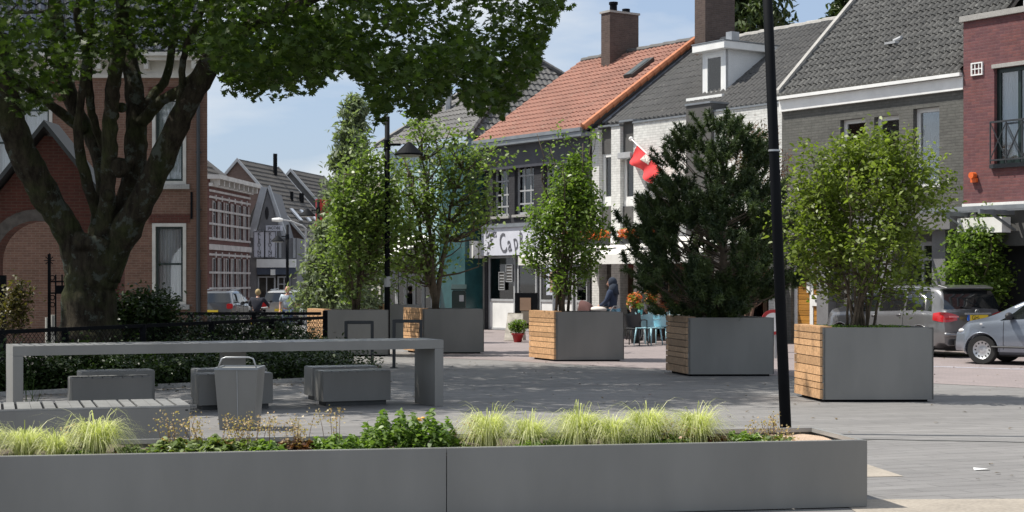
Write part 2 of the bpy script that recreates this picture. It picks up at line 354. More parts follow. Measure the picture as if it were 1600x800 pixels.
# ================================================================== BUILDING HELPERS
def wall_face(mb, x0, x1, z0, z1, ops, y=0, dep=.22):
    """front wall at local y with openings (x0,x1,z0,z1); reveals go dep inwards"""
    xs = sorted({x0, x1, *[o[0] for o in ops], *[o[1] for o in ops]}); zs = sorted({z0, z1, *[o[2] for o in ops], *[o[3] for o in ops]})
    xs = [x for x in xs if x0 <= x <= x1]; zs = [z for z in zs if z0 <= z <= z1]
    for i in range(len(xs)-1):
        for j in range(len(zs)-1):
            cx, cz = (xs[i]+xs[i+1])/2, (zs[j]+zs[j+1])/2
            if any(o[0] < cx < o[1] and o[2] < cz < o[3] for o in ops): continue
            mb.quad((xs[i], y, zs[j]), (xs[i+1], y, zs[j]), (xs[i+1], y, zs[j+1]), (xs[i], y, zs[j+1]))
    for a, b, c, d in [o[:4] for o in ops]:
        mb.quad((a, y, c), (a, y, d), (a, y+dep, d), (a, y+dep, c)); mb.quad((b, y, c), (b, y+dep, c), (b, y+dep, d), (b, y, d))
        mb.quad((a, y, d), (b, y, d), (b, y+dep, d), (a, y+dep, d)); mb.quad((a, y, c), (a, y+dep, c), (b, y+dep, c), (b, y, c))
def frame_mb(x0, x1, z0, z1, y, w=.07, t=.07, vs_=(), hs=(), mb=None, mw=None):
    mb = mb or MB(); mw = mw or w*.7
    mb.box(x0, x0+w, y, y+t, z0, z1); mb.box(x1-w, x1, y, y+t, z0, z1); mb.box(x0+w, x1-w, y, y+t, z0, z0+w); mb.box(x0+w, x1-w, y, y+t, z1-w, z1)
    for f in hs: z = z0+(z1-z0)*f; mb.box(x0+w, x1-w, y+.006, y+t-.006, z-mw/2, z+mw/2)
    for f in vs_: x = x0+(x1-x0)*f; mb.box(x-mw/2, x+mw/2, y+.01, y+t-.01, z0+w, z1-w)
    return mb
def window(par, x0, x1, z0, z1, y=.1, fm=None, w=.07, vs_=(), hs=(), curt=None, sill=None, gl=None, mw=None, cgap=None, label=None, room='dark'):
    f = frame_mb(x0, x1, z0, z1, y, w, .07, vs_, hs, mw=mw).build('window', fm or M['white'], par)
    if label: f['label'] = label
    MB().box(x0+w*.5, x1-w*.5, y+.03, y+.042, z0+w*.5, z1-w*.5).build('pane', gl or M['glass'], f)
    if curt:
        c = MB(); n = max(12, int((x1-x0)*22))
        spans = [(0, 1)] if not cgap else [(0, .5-cgap/2), (.5+cgap/2, 1)]
        for a, b in spans:
            X0, X1 = x0+w*.6+(x1-x0-w*1.2)*a, x0+w*.6+(x1-x0-w*1.2)*b
            c.grid(lambda u, v, X0=X0, X1=X1: (X0+(X1-X0)*u, y+.16+.022*math.sin(u*n*1.1)+.012*math.sin(u*n*.37+2), z0+w*.6+(z1-z0-w*1.2)*v), n*2, 1)
        c.build('curtain', curt, f, smooth=True)
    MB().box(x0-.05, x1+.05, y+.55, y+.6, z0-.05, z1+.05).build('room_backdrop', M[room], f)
    if sill: MB().box(x0-.08, x1+.08, -.07, y, z0-.085, z0-.002).build('sill', sill, f, bevel=.006)
    return f
def tiles(mb, O, ex, eu, W, L, tw=.2, ch=.3, amp=.022, step=.025, seg=5):
    O, ex, eu = Vector(O), Vector(ex).normalized(), Vector(eu).normalized(); n = ex.cross(eu).normalized()
    if n.z < 0: n = -n
    nc = max(1, round(L/ch)); ch = L/nc; nt = max(1, round(W/tw)); tw = W/nt; nu = nt*seg
    rng_ = random.Random(int(W*100+L*10))
    for c in range(nc):
        jit = [rng_.uniform(-.004, .004) for _ in range(nt+1)]
        vs_ = []
        for (v, h) in ((c*ch-.02, -.02), (c*ch-.02, step), ((c+1)*ch-.02, 0)):
            for i in range(nu+1):
                ph = (i % seg)/seg; wv = amp*math.cos(2*math.pi*ph)*(1 if True else 0)
                vs_.append(O+ex*(tw*i/seg)+eu*v+n*(h+(wv if h > -.01 else 0)+jit[i//seg]))
        k = nu+1
        mb.add(vs_, [(r*k+i, r*k+i+1, (r+1)*k+i+1, (r+1)*k+i) for r in range(2) for i in range(nu)])
    return mb
def shell(mb, W, D, z0, zl, front=False):
    """side and back walls"""
    mb.quad((0, 0, z0), (0, 0, zl), (0, D, zl), (0, D, z0)); mb.quad((W, 0, z0), (W, D, z0), (W, D, zl), (W, 0, zl)); mb.quad((0, D, z0), (0, D, zl), (W, D, zl), (W, D, z0))
    return mb
def gable_roof(par, W, D, ze, pitch, tmat, trimmat, over=.12, tw=.2, ch=.3, amp=.022, step=.025, ridge_mat=None, eave_over=.25, back=True, x0=0.0, slabmat=None):
    """ridge parallel to the facade (local x) in the middle of depth D"""
    hr = D/2*math.tan(R(pitch)); eu = Vector((0, math.cos(R(pitch)), math.sin(R(pitch)))); L = (D/2+eave_over)/math.cos(R(pitch))
    O = Vector((x0-over, -eave_over, ze-eave_over*math.tan(R(pitch))+.06))
    w = W+2*over
    r = MB(); r.obox(O-Vector((0, 0, .14)), (w, 0, 0), eu*L, (0, 0, .11))
    e2 = Vector((0, -eu.y, eu.z)); O2 = Vector((O.x, D+eave_over, O.z)); r.obox(O2-Vector((0, 0, .14)), (w, 0, 0), e2*L, (0, 0, .11))
    ro = r.build('roof', slabmat or trimmat, par)
    t = MB(); tiles(t, O, (1, 0, 0), eu, w, L, tw, ch, amp, step)
    if back: t.obox(O2, (w, 0, 0), e2*L, (0, 0, .03))
    t.build('roof_tiles', tmat, ro, smooth=False)
    rm = MB(); nn = int(w/.33)
    zr = O.z+L*eu.z
    for i in range(nn):
        xa = O.x+w*i/nn; rm.tube([(xa, D/2, zr-.01+.012*(i % 2)), (xa+w/nn*1.02, D/2, zr-.01+.012*(i % 2))], [.115, .10], 8)
    rm.build('ridge', ridge_mat or tmat, ro)
    return ro, zr
# facade line of the shopping street on the right
LK = .694; LC = 10.6+LK*37.5; LA = math.atan2(-.822, .570)
def LY(px): return LC/((px-800)/2500+LK)
def LP(px, off=0): y = LY(px); return Vector((10.6-LK*(y-37.5)+.822*off, y+.570*off, 0))
def S(px0, px): return (LY(px0)-LY(px))/.822        # distance along the facade
def SX(px0, px, off):                                  # distance along the facade for a point set back by off
    p = LP(px0, off); k = (px-800)/2500; return (k*p.y-p.x)/(.570+.822*k)
def Zf(px, py): return CAMH+(HY-py)*LY(px)/2500
# ================================================================== BUILDING H : grey brick house with black pantile roof
pH = 1222; WH = S(pH, 1509)
bH = thing('brick_house', 'grey brick house with steep weathered black tile roof above a white fascia board', 'house', LP(pH), LA)
def sH(x): return S(pH, x)
win = [(sH(1313), sH(1352), 3.9, Zf(1330, 186)), (sH(1366), sH(1405), 3.9, Zf(1385, 181)), (sH(1427), sH(1468), 3.9, Zf(1447, 168))]
shop = [(sH(1236), sH(1287), .08, 2.55), (sH(1330), sH(1392), .5, 2.6), (sH(1404), sH(1470), .5, 2.6)]
mb = MB(); wall_face(mb, 0, WH, 0, 6.15, win+shop, dep=.25); shell(mb, WH, 8.6, 0, 6.15)
mb.add([(0, 0, 6.15), (0, 8.6, 6.15), (0, 4.3, 10.2)], [(0, 1, 2)]); mb.add([(WH, 0, 6.15), (WH, 8.6, 6.15), (WH, 4.3, 10.2)], [(0, 2, 1)])
mb.build('wall', M['brickH'], bH)
for a, b, c, d in win: window(bH, a, b, c, d, .14, M['white'], .10, (), (), None, room='dim')
MB().box(-.02, WH+.0, -.1, -.003, 6.13, 6.50).build('fascia', M['white'], bH)
MB().box(-.02, WH, -.22, -.102, 6.44, 6.52).build('gutter', M['white'], bH)
gable_roof(bH, WH-.0, 8.6, 6.64, 43.5, M['tileH'], M['dgrey'], over=.0, tw=.19, ch=.29, amp=.036, step=.03, eave_over=.14)
# pale verge strip against the next roof
e = Vector((0, math.cos(R(43.5)), math.sin(R(43.5))))
MB().obox(Vector((-.11, -.14, 6.58)), (.13, 0, 0), e*6.2, (0, 0, .13)).build('verge', M['conc'], bH)
MB().tube([(2.9, 1.1, 7.75), (3.15, 1.1, 7.81)], .06, 8).box(2.75, 3.1, .9, 1.25, 7.66, 7.72).build('roof_vent', M['lgrey'], bH)
# ground floor: golden door pair with white frame, window bays, grey fascia
a, b, c, d = shop[0]
dr = frame_mb(a, b, c, d, .12, .1, .08, (.52,), (), mw=.12).build('entrance', M['white'], bH)
mb = MB()
for (p, q) in ((a+.1, a+(b-a)*.52-.06), (a+(b-a)*.52+.06, b-.1)):
    nrow = 16
    for i in range(nrow): z = c+.1+(d-c-.2)*i/nrow; mb.box(p, q, .15, .18, z, z+(d-c-.2)/nrow-.012)
mb.build('door', M['gold'], dr)
mb = MB(); mb.box(a+(b-a)*.54, b-.08, .105, .148, 1.0, 1.28); mb.box(a+(b-a)*.40, a+(b-a)*.49, .1, .148, 1.35, 1.62); mb.build('letter_plate', M['white'], dr)
MB().box(a+(b-a)*.66, b-.2, .09, .104, 1.11, 1.16).build('letter_slot', M['darksteel'], dr)
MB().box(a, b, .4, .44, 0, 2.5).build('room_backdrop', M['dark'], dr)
for q, (a, b, c, d) in enumerate(shop[1:]): window(bH, a, b, c, d, .12, M['lgrey'], .1, (.5,), (.8,), None, room='dim')
mb = MB(); mb.box(.05, WH-.05, -.5, -.004, 2.85, 3.25); mb.build('canopy', M['grey'], bH)
mb = MB()
for x in (sH(1298), sH(1398), sH(1480)): mb.box(x-.2, x+.2, -.3, -.005, 0, 2.85).build('pilaster', M['grey'], bH); mb = MB()

# ================================================================== BUILDING G : white brick cafe building, flag, dormer
pG = 922; WG = S(pG, 1222)
bG = thing('cafe_building', 'white painted brick cafe building with ribbed dark roof and a white dormer', 'building', LP(pG), LA)
def sG(x): return S(pG, x)
zp = 6.33
# front body pieces: piers and wall stand proud of dark panels
mb = MB()
segs = [(925, 936), (955, 969), (990, 1077)]
mb.box(sG(925), sG(936), 0, .3, 0, zp-.05); mb.box(sG(955), sG(969), 0, .3, 0, zp-.02)
mb.box(sG(990), sG(1077), 0, .3, 2.95, zp); mb.box(sG(1116), WG, 0, .3, 2.95, zp+.03)
mb.box(0, WG, .9, 8.3, 0, 6.0); mb.box(sG(1077), sG(1116), .31, .88, 2.95, 6.2)
mb.box(0.0, sG(925)-.01, .35, .9, 0, 6.0)
mb.box(sG(990), sG(1003), 0, .3, 0, 2.94); mb.box(WG-.5, WG, 0, .3, 0, 2.94); mb.box(sG(1116), sG(1130), 0, .3, 0, 2.94)
mb.build('wall', M['brickG'], bG, bevel=0)
mb = MB()
for a, b, t in ((936, 955, zp+.0), (969, 990, zp+.08), (1077, 1116, zp+.28)):
    mb.box(sG(a)+.004, sG(b)-.004, .12 if a < 1000 else -.12, .5, Zf((a+b)/2, 240) if a < 1000 else 2.96, t)
    mb.build('dark_panel', M['dgrey'], bG); mb = MB()
    if a < 1000: mb.box(sG(a)+.004, sG(b)-.004, .10, .5, 2.8, Zf((a+b)/2, 322)).build('dark_panel', M['dgrey'], bG); mb = MB()
mb = MB()
for a, b, t in ((925, 936, zp-.05), (936, 955, zp), (955, 969, zp-.02), (969, 990, zp+.08), (990, 1077, zp), (1077, 1116, zp+.28), (1116, 1222, zp+.03)):
    y0 = -.16 if a == 1077 else -.04
    mb.box(sG(a)-.01, sG(b)+.01, y0, .55, t+.003, t+.055)
mb.build('coping', M['zinc'], bG)
for a, b in ((937, 955), (970, 990)):
    zt = Zf((a+b)/2, 240); zb = Zf((a+b)/2, 312)
    window(bG, sG(a), sG(b), zb, zt, .14, M['white'], .1, (), (), M['curtainlit'])
    MB().box(sG(a), sG(b), .13, .45, Zf((a+b)/2, 322)+.003, zb-.003).build('window_panel', M['white'], bG)
MB().box(sG(969), sG(990), -.12, .1, Zf(980, 248), Zf(980, 238)).build('shutter_box', M['lgrey'], bG, bevel=.02)
mb = MB(); window(bG, sG(1140), sG(1165), 4.0, 5.4, -.02, M['white'], .09, (), (), M['curtainlit'])
# roof
hp = 35.5; roG, zrG = gable_roof(bG, WG, 8.6, 6.15, hp, M['tileG'], M['dgrey'], over=0, tw=.20, ch=.40, amp=.034, step=.012, eave_over=-.42, ridge_mat=M['conc'])
e = Vector((0, math.cos(R(hp)), math.sin(R(hp))))
MB().obox(Vector((.0, .45, 6.53)), (.16, 0, 0), e*4.9, (0, 0, .05)).build('lead_flashing', mat('pale_lead', (.42, .44, .5), .5), roG)
# chimney between G and F
cx1 = SX(pG, 1102, 3.6); mb = MB(); mb.box(cx1-.5, cx1, 3.6, 4.85, 8.0, 13.0); ch = mb.build('chimney', M['brickK'], bG)
mb = MB(); mb.box(cx1-.55, cx1+.05, 3.55, 4.9, 13, 13.15); mb.build('chimney_cap', M['conc'], ch)
# dormer
sx = sG(1133)-.95; y0 = 1.35; sx = SX(pG, 1134, y0)-1.0; z0 = 6.15+math.tan(R(hp))*(y0)-.12; z1 = z0+1.36
dm = MB(); dm.add([(sx+1, y0, z0), (sx+1, y0, z1), (sx+1, y0+(z1-z0)/math.tan(R(hp)), z1)], [(0, 2, 1)]); dm.add([(sx, y0, z0), (sx, y0, z1), (sx, y0+(z1-z0)/math.tan(R(hp)), z1)], [(0, 1, 2)])
dm.box(sx, sx+.12, y0, y0+.1, z0, z1); dm.box(sx+.88, sx+1, y0, y0+.1, z0, z1); dm.box(sx+.12, sx+.88, y0, y0+.1, z0, z0+.1); dm.box(sx+.12, sx+.88, y0, y0+.1, z1-.1, z1)
do = dm.build('dormer', M['render'], bG)
MB().box(sx-.22, sx+1.18, y0-.22, y0+2.7, z1+.002, z1+.22).build('dormer_roof', M['white'], do, bevel=.01)
MB().box(sx-.24, sx+1.2, y0-.24, y0+2.7, z1+.224, z1+.25).build('dormer_roof_edge', M['zinc'], do)
f = frame_mb(sx+.12, sx+.88, z0+.1, z1-.1, y0+.0, .09, .07).build('window', M['white'], do)
MB().box(sx+.2, sx+.8, y0+.03, y0+.04, z0+.16, z1-.16).build('pane', M['glass'], f)
c = MB(); c.grid(lambda u, v: (sx+.15+.7*u, y0+.14+.02*math.sin(u*30), z0+.12+(z1-z0-.24)*v), 40, 1); c.build('curtain', M['curtainlit'], f)
MB().box(sx+.1, sx+.9, y0+.35, y0+.4, z0+.05, z1-.05).build('room_backdrop', M['dark'], f)
MB().box(sx-.3, sx+1.25, y0-.38, y0-.005, z0-.06, z0+.02).build('dormer_apron', M['white'], do)
MB().box(sx+.35, sx+.6, y0+.6, y0+.9, z1+.26, z1+.62).build('dormer_vent', M['galv'], do)
# cafe front under the awning
mb = MB(); mb.box(.3, WG-.5, .34, .4, 2.4, 2.9); mb.build('shop_header', M['dim'], bG)
xs = np.linspace(sG(1003), WG-.5, 9)
fr = MB(); gl = MB()
for i in range(8):
    if i == 1: continue
    frame_mb(xs[i]+.01, xs[i+1]-.01, .02, 2.4, .5, .06, .07, (), (.75,), fr); gl.box(xs[i]+.05, xs[i+1]-.05, .53, .54, .06, 2.35)
fo = fr.build('shopfront', mat('brown_shop_frame', (.16, .09, .05), .5), bG); gl.build('pane', M['glassd'], fo)
MB().box(.2, WG-.2, .82, .86, 0, 2.9).build('room_backdrop', mat('warm_dim_interior', (.17, .1, .06), .9, var=.7, scale=1.5), bG)
MB().box(sG(1003)+1.12, sG(1003)+1.75, .6, .66, 0, 2.3).build('door', mat('brown_door', (.16, .07, .035), .5), bG)
MB().box(sG(958), sG(966), .55, .6, 1.9, 2.35).build('notice', M['red'], bG)
aw = MB(); xa, xb = sG(925)-.2, WG-.3
aw.obox((xa, -2.6, 2.36), (xb-xa, 0, 0), (0, 2.6, .55), (0, 0, .03)); aw.box(xa, xb, -2.63, -2.6, 2.12, 2.39)
awo = aw.build('awning', M['awn'], bG)
[MB().bar((x, -.02, 2.2), (x, -2.55, 2.34), .03).build('awning_arm', M['galv'], awo) for x in np.linspace(xa+.3, xb-.3, 5)]

# flag and pole (fixed to the wall, its own thing)
fl = thing('flag', 'red flag with a pale crest hanging from a slanting pole on the white brick wall', 'flag', LP(988), LA)
p0 = Vector((0, -.05, Zf(988, 217))); u = Vector((.10, -1.0, -.50)).normalized()
tgt = AT(1036, 264, LY(1036)-1.55); inv = Matrix.Rotation(-LA, 3, 'Z'); q0 = inv @ (tgt-LP(988)); 
q0 = Vector((q0.x, q0.y, tgt.z)); 
MB().tube([p0, q0], .018, 6).ball(p0, .07).build('flagpole', M['white'], fl)
def flagpt(u_, v_):
    a = p0.lerp(q0, .22+.78*u_)                     # along the pole
    L = (1.05+.10*u_)*v_
    return (a.x-.62*L-.02*math.sin(v_*6+u_*3)*v_, a.y+.12*math.sin(u_*11+v_*2)*v_+.15*L, a.z-(.30+.02*u_)*L-.02*math.sin(u_*9)*v_)
def flagmat():
    m, n, l, b = nmat('red_flag_cloth'); v = objco(n, l); f = noise(n, l, 3, 3, v); l.new(mixc(n, l, f, (.55, .03, .035), (.7, .05, .05)), b.inputs['Base Color']); b.inputs['Roughness'].default_value = .8; return m
fb = MB().grid(flagpt, 24, 14).build('flag_cloth', flagmat(), fl, smooth=True)
mb = MB(); mb.grid(lambda a, c: Vector(flagpt(.36+.22*a, .04+.42*c))+Vector((-.004, -.012, 0)), 8, 6)
mb.build('crest', mat('pale_crest', (.6, .56, .5), .8, var=.6, scale=14), fb)

# ================================================================== BUILDING F : anthracite hairdresser with orange roof
pF = 757; WF = S(pF, 922)
bF = thing('hairdresser_shop', 'anthracite brick hairdresser shop with orange clay tile roof and white shop sign', 'shop', LP(pF), LA)
def sF(x): return S(pF, x)
w1 = (sF(770), sF(795), Zf(782, 338), Zf(782, 262)); w2 = (sF(804), sF(834), Zf(818, 335), Zf(818, 250)); w3 = (sF(850), sF(880), Zf(865, 333), Zf(865, 245))
gops = [(.12, WF-.15, .0, 2.5)]
mb = MB(); wall_face(mb, 0, WF, 0, 6.5, [w1, w2, w3]+gops, dep=.25); shell(mb, WF, 8.6, 0, 6.5)
mb.add([(0, 0, 6.5), (0, 8.6, 6.5), (0, 4.3, 9.4)], [(0, 1, 2)]); mb.add([(WF, 0, 6.5), (WF, 8.6, 6.5), (WF, 4.3, 9.4)], [(0, 2, 1)])
mb.build('wall', M['brickF'], bF)
mb = MB(); mb.box(WF-.02+.024, WF+.02, .3, 8.3, 6.0, 6.5); mb.add([(WF+.02, 0, 6.5), (WF+.02, 8.6, 6.5), (WF+.02, 4.3, 9.4)], [(0, 2, 1)]); mb.build('gable', M['brickK'], bF)
for a, b, c, d in (w1, w2, w3):
    window(bF, a, b, c, d, .13, M['lgrey'], .08, (.36, .68), (.72, .44, .2), M['curtain'], mw=.05, sill=M['conc'], cgap=.4)
ov = .16
ro, zr = gable_roof(bF, WF, 8.6, 6.5, 34, M['tileO'], M['anth'], over=ov, tw=.21, ch=.31, amp=.028, step=.03, ridge_mat=M['tileE'], eave_over=.35)
e = Vector((0, math.cos(R(34)), math.sin(R(34)))); mb = MB()
for i in range(17):
    o = Vector((WF+ov-.04, -.35, 6.5-.35*math.tan(R(34))+.1))+e*(i*.33); mb.tube([o, o+e*.35+Vector((0, 0, .02))], [.12, .10], 8)
mb.build('verge_tiles', M['tileOv'], ro)
mb = MB(); oS = Vector((WF-1.25, 2.35, 6.5+2.35*math.tan(R(34))+.10)); mb.obox(oS, (.45, 0, 0), e*1.1, (0, -.05, .1)); mb.build('skylight', M['darksteel'], ro)
MB().obox(oS+Vector((.08, -.05, .112)), (.29, 0, 0), e*.95, (0, -.003, .006)).build('pane', mat('sky_glass', (.12, .14, .15), .1), ro)
mb = MB(); mb.box(-.1, WF+.1, -.42, -.005, 6.1, 6.24); mb.box(-.1, WF+.1, -.46, -.33, 6.25, 6.36); mb.build('gutter', M['zinc'], bF)
mb = MB(); mb.box(-.05, WF, -.12, -.006, 5.35, 6.09); mb.build('frieze', mat('dark_blue_grey_boards', (.05, .052, .065), .6), bF)
cx1 = SX(pF, 953, 3.5); ZC = 10.75; ck = MB().box(cx1-.48, cx1, 3.5, 4.75, 8.0, ZC).build('chimney', M['brickK'], bF)
MB().box(cx1-.52, cx1+.04, 3.46, 4.79, ZC, ZC+.07).build('chimney_cap', M['conc'], ck)
MB().tube([(cx1-.25, 3.85, ZC), (cx1-.25, 3.85, ZC+.33)], .13, 10).tube([(cx1-.25, 3.85, ZC+.32), (cx1-.25, 3.85, ZC+.40)], .16, 10).build('chimney_pot', M['black'], ck)
MB().tube([(cx1-.25, 4.4, ZC), (cx1-.25, 4.4, ZC+.22)], .14, 10).build('chimney_pot', M['black'], ck)
# sign board
zs0, zs1 = 2.5, 3.42
sg = MB().box(.02, WF-.05, -.14, -.004, zs0, zs1).build('shop_sign', M['sign'], bF)
MB().box(0, WF, -.2, -.003, zs1+.003, zs1+.12).build('sign_cornice', M['zinc'], sg)
K = mat('dark_grey_lettering', (.11, .11, .13), .6)
text_obj('lettering', 'DAMES', .26, K, sg, (.62, -.15, 3.19), sx=.8)
for i, (ch_, z_) in enumerate(zip('CapRiccio', [2.86, 2.86, 2.93, 3.0, 3.0, 2.98, 2.96, 2.93, 2.92])):
    text_obj('lettering', ch_, [.95, .8, .8, .62, .55, .55, .55, .55, .55][i], K, sg, (1.3+.36*i+.03*(i < 3), -.15, z_), rot=(R(90), R(-14 if i < 3 else -4), 0), sx=.62)
text_obj('lettering', 'KAPPERS', .30, K, sg, (3.15, -.15, 2.65), sx=.9)
def star(cx, cz, r):
    p = [(cx+(r if k % 2 == 0 else r*.3)*math.cos(k*math.pi/4+.4), -.146, cz+(r if k % 2 == 0 else r*.3)*math.sin(k*math.pi/4+.4)) for k in range(8)]
    return MB().prism(p, (0, -.01, 0))
for cx, cz, r in ((.62, 3.02, .12), (.5, 2.82, .16), (.42, 2.58, .1)): star(cx, cz, r).build('star', K, sg)
# shop front: three tall frames with white panels below
def gx(px): return sF(px)
bays = [(gx(761), gx(802)), (gx(806), gx(836)), (gx(841), gx(893)), (gx(897), WF-.2)]
for q, (a, b) in enumerate(bays):
    a = max(a, .13)
    f = frame_mb(a, b, .02, 2.48, .06, .07, .08).build('shop_window', M['lgrey'], bF)
    if q != 1:
        MB().box(a+.06, b-.06, .08, .12, .05, .98).build('panel', M['white'], f); MB().box(a+.05, b-.05, .05, .13, .98, 1.05).build('rail', M['lgrey'], f)
    MB().box(a+.05, b-.05, .09, .1, 1.0 if q != 1 else .05, 2.42).build('pane', M['glassd'], f)
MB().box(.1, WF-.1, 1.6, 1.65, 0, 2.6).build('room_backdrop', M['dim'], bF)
a = gx(779)
for pa, pb, pc, pd in ((a, a+.34, 1.35, 1.95), (a+.42, a+.8, 1.62, 2.2)):
    po = MB().box(pa, pb, .02, .05, pc, pd).build('poster', M['dim'], bF); mb = frame_mb(pa, pb, pc, pd, .0, .02, .018)
    for i in range(5): mb.box(pa+.04, pb-.04, .012, .019, pc+.07+.1*i, pc+.1+.1*i)
    mb.build('poster_frame', M['lgrey'], po)
mb = MB(); a = gx(853); mb.box(a, a+.9, .02, .05, 1.2, 2.15); po = mb.build('poster', mat('pale_poster', (.5, .53, .62), .6, var=.3, scale=4), bF); po['label'] = 'pale poster with two faces'
MB().ball((a+.3, .015, 1.75), (.14, .006, .2)).ball((a+.6, .015, 1.8), (.14, .006, .2)).box(a+.2, a+.42, .01, .018, 1.3, 1.6).box(a+.5, a+.72, .01, .018, 1.3, 1.6).build('poster_picture', mat('tan_print', (.4, .28, .2), .7), po)
MB().box(.9, 4.0, .8, 1.4, 0, .9).build('counter', M['dim'], bF)

# ================================================================== BUILDING E : grey hipped roof with pale blue and teal front
pE = 600; WE = S(pE, 755)
bE = thing('blue_building', 'pale blue clad shop building with dark teal end strip and grey hipped tile roof', 'building', LP(pE), LA)
def sE(x): return S(pE, x)
x1 = sE(738); wops = []
for a in (610, 632, 655, 680): wops.append((sE(a), sE(a+13), 3.7, 5.6))
mb = MB(); wall_face(mb, 0, x1, 3.0, 6.5, wops, dep=.2); shell(mb, x1, 8.6, 0, 6.5); mb.build('wall', M['ltblue'], bE)
for a, b, c, d in wops: window(bE, a, b, c, d, .1, M['white'], .07, (.5,), (.7,), M['curtain'])
mb = MB()
for i in range(14): mb.box(x1*i/14, x1*i/14+.02, -.02, -.004, 3.05, 6.45)
for z in (4.2, 5.3, 6.1): mb.box(0, x1, -.025, -.005, z, z+.02)
mb.build('cladding_joint', M['lgrey'], bE)
mb = MB(); mb.box(x1-.0+.003, x1+.5, -.62, 3, 0, 6.0); mb.box(x1-1.1, x1-.002, -.6, -.02, 0, 6.0); mb.build('teal_strip', M['teal'], bE)
mb = MB(); mb.box(x1-1.35, x1-1.11, -.62, -.02, 0, 5.9); mb.build('pale_strip', mat('pale_turquoise', (.32, .5, .52), .4), bE)
mb = MB(); mb.box(-.1, x1+.1, -.3, .0-.004, 6.36, 6.62); mb.build('gutter', mat('pale_blue_board', (.4, .48, .58), .5), bE)
# hipped roof
mb = MB(); A = [(-.2, -.3, 6.6), (x1+.3, -.3, 6.6), (x1+.3, 9.4, 6.6), (-.2, 9.4, 6.6)]; ap = Vector((x1*.50, 4.4, 10.1))
def hiptiles(mb, a, b, ap, tw=.24, ch=.34, amp=.025, step=.03, seg=4):
    a, b = Vector(a), Vector(b); ex = (b-a).normalized(); W = (b-a).length; foot = a+ex*((ap-a).dot(ex)); eu = (ap-foot); L = eu.length; eu.normalize(); n = ex.cross(eu).normalized()
    n = -n if n.z < 0 else n; xf = (ap-a).dot(ex); nc = int(L/ch)
    for c in range(nc):
        v0, v1 = c*ch, (c+1)*ch; f0, f1 = v0/L, min(1, v1/L); vs_ = []
        xl0, xr0, xl1, xr1 = xf*f0, W-(W-xf)*f0, xf*f1, W-(W-xf)*f1
        nu = max(2, int((xr0-xl0)/tw*seg))
        for (v, h, xl, xr) in ((v0, -.02, xl0, xr0), (v0, step, xl0, xr0), (v1, 0, xl0, xr0)):
            for i in range(nu+1):
                x = xl+(xr-xl)*i/nu
                if v == v1: x = min(max(x, xl1), xr1)
                wv = amp*math.cos(2*math.pi*x/tw) if h > -.01 else 0
                vs_.append(a+ex*x+eu*v+n*(h+wv))
        k = nu+1; mb.add(vs_, [(r*k+i, r*k+i+1, (r+1)*k+i+1, (r+1)*k+i) for r in range(2) for i in range(nu)])
    return mb
for i in range(4): hiptiles(mb, A[i], A[(i+1) % 4], ap)
ro = mb.build('roof', M['tileE'], bE)
mb = MB()
for i in range(4):
    a = Vector(A[i]); d = ap-a; n = int(d.length/.35)
    for k in range(n): mb.tube([a+d*(k/n)+Vector((0, 0, .04)), a+d*((k+1.1)/n)+Vector((0, 0, .055))], [.12, .1], 7)
mb.build('ridge', M['tileE'], ro)
MB().tube([(x1*.35, 1.5, 7.4), (x1*.35, 1.5, 8.5)], .13, 10).tube([(x1*.35, 1.5, 8.5), (x1*.35, 1.5, 8.62)], .17, 10).build('flue_pipe', M['galv'], ro)
# shop level with white awning
fr = MB(); gl = MB(); xs = np.linspace(.1, x1-1.5, 8)
for i in range(7): frame_mb(xs[i]+.02, xs[i+1]-.02, .05, 2.5, .1, .07, .07, (), (), fr); gl.box(xs[i]+.05, xs[i+1]-.05, .13, .14, .1, 2.45)
fo = fr.build('shopfront', M['lgrey'], bE); gl.build('pane', M['glassd'], fo)
MB().box(.1, x1-.3, 1.4, 1.45, 0, 3).build('room_backdrop', M['dark'], bE)
MB().box(0, x1-1.37, -.1, .05, 2.5, 2.998).build('shop_header', M['lgrey'], bE)
mb = MB(); mb.obox((.0, -2.3, 2.5), (x1-1.6, 0, 0), (0, 2.2, .75), (0, 0, .03)); mb.box(0, x1-1.6, -2.33, -2.302, 2.25, 2.53); mb.build('awning', M['awn'], bE)

# small link between E and F : red door, stone pier, white box awning
bL = thing('link_building', 'narrow pale brick link with red door and small white canopy between two shops', 'building', LP(738), LA)
WL = S(738, 757)-.02
mb = MB(); mb.box(.52, WL, .3, 6, 0, 3.6); mb.build('wall', M['paleBr'], bL)
MB().box(WL-.34, WL-.02, .1, .29, 0, 2.5).build('stone_pier', M['conc'], bL)
MB().box(.8, WL-.38, .22, .29, 0, 2.1).build('door', M['red'], bL)
MB().box(.45, WL-.0, -.45, .28, 2.42, 3.0).build('canopy', M['awn'], bL)
MB().box(.52, WL, .27, .299, 2.13, 2.38).build('fanlight', M['white'], bL)

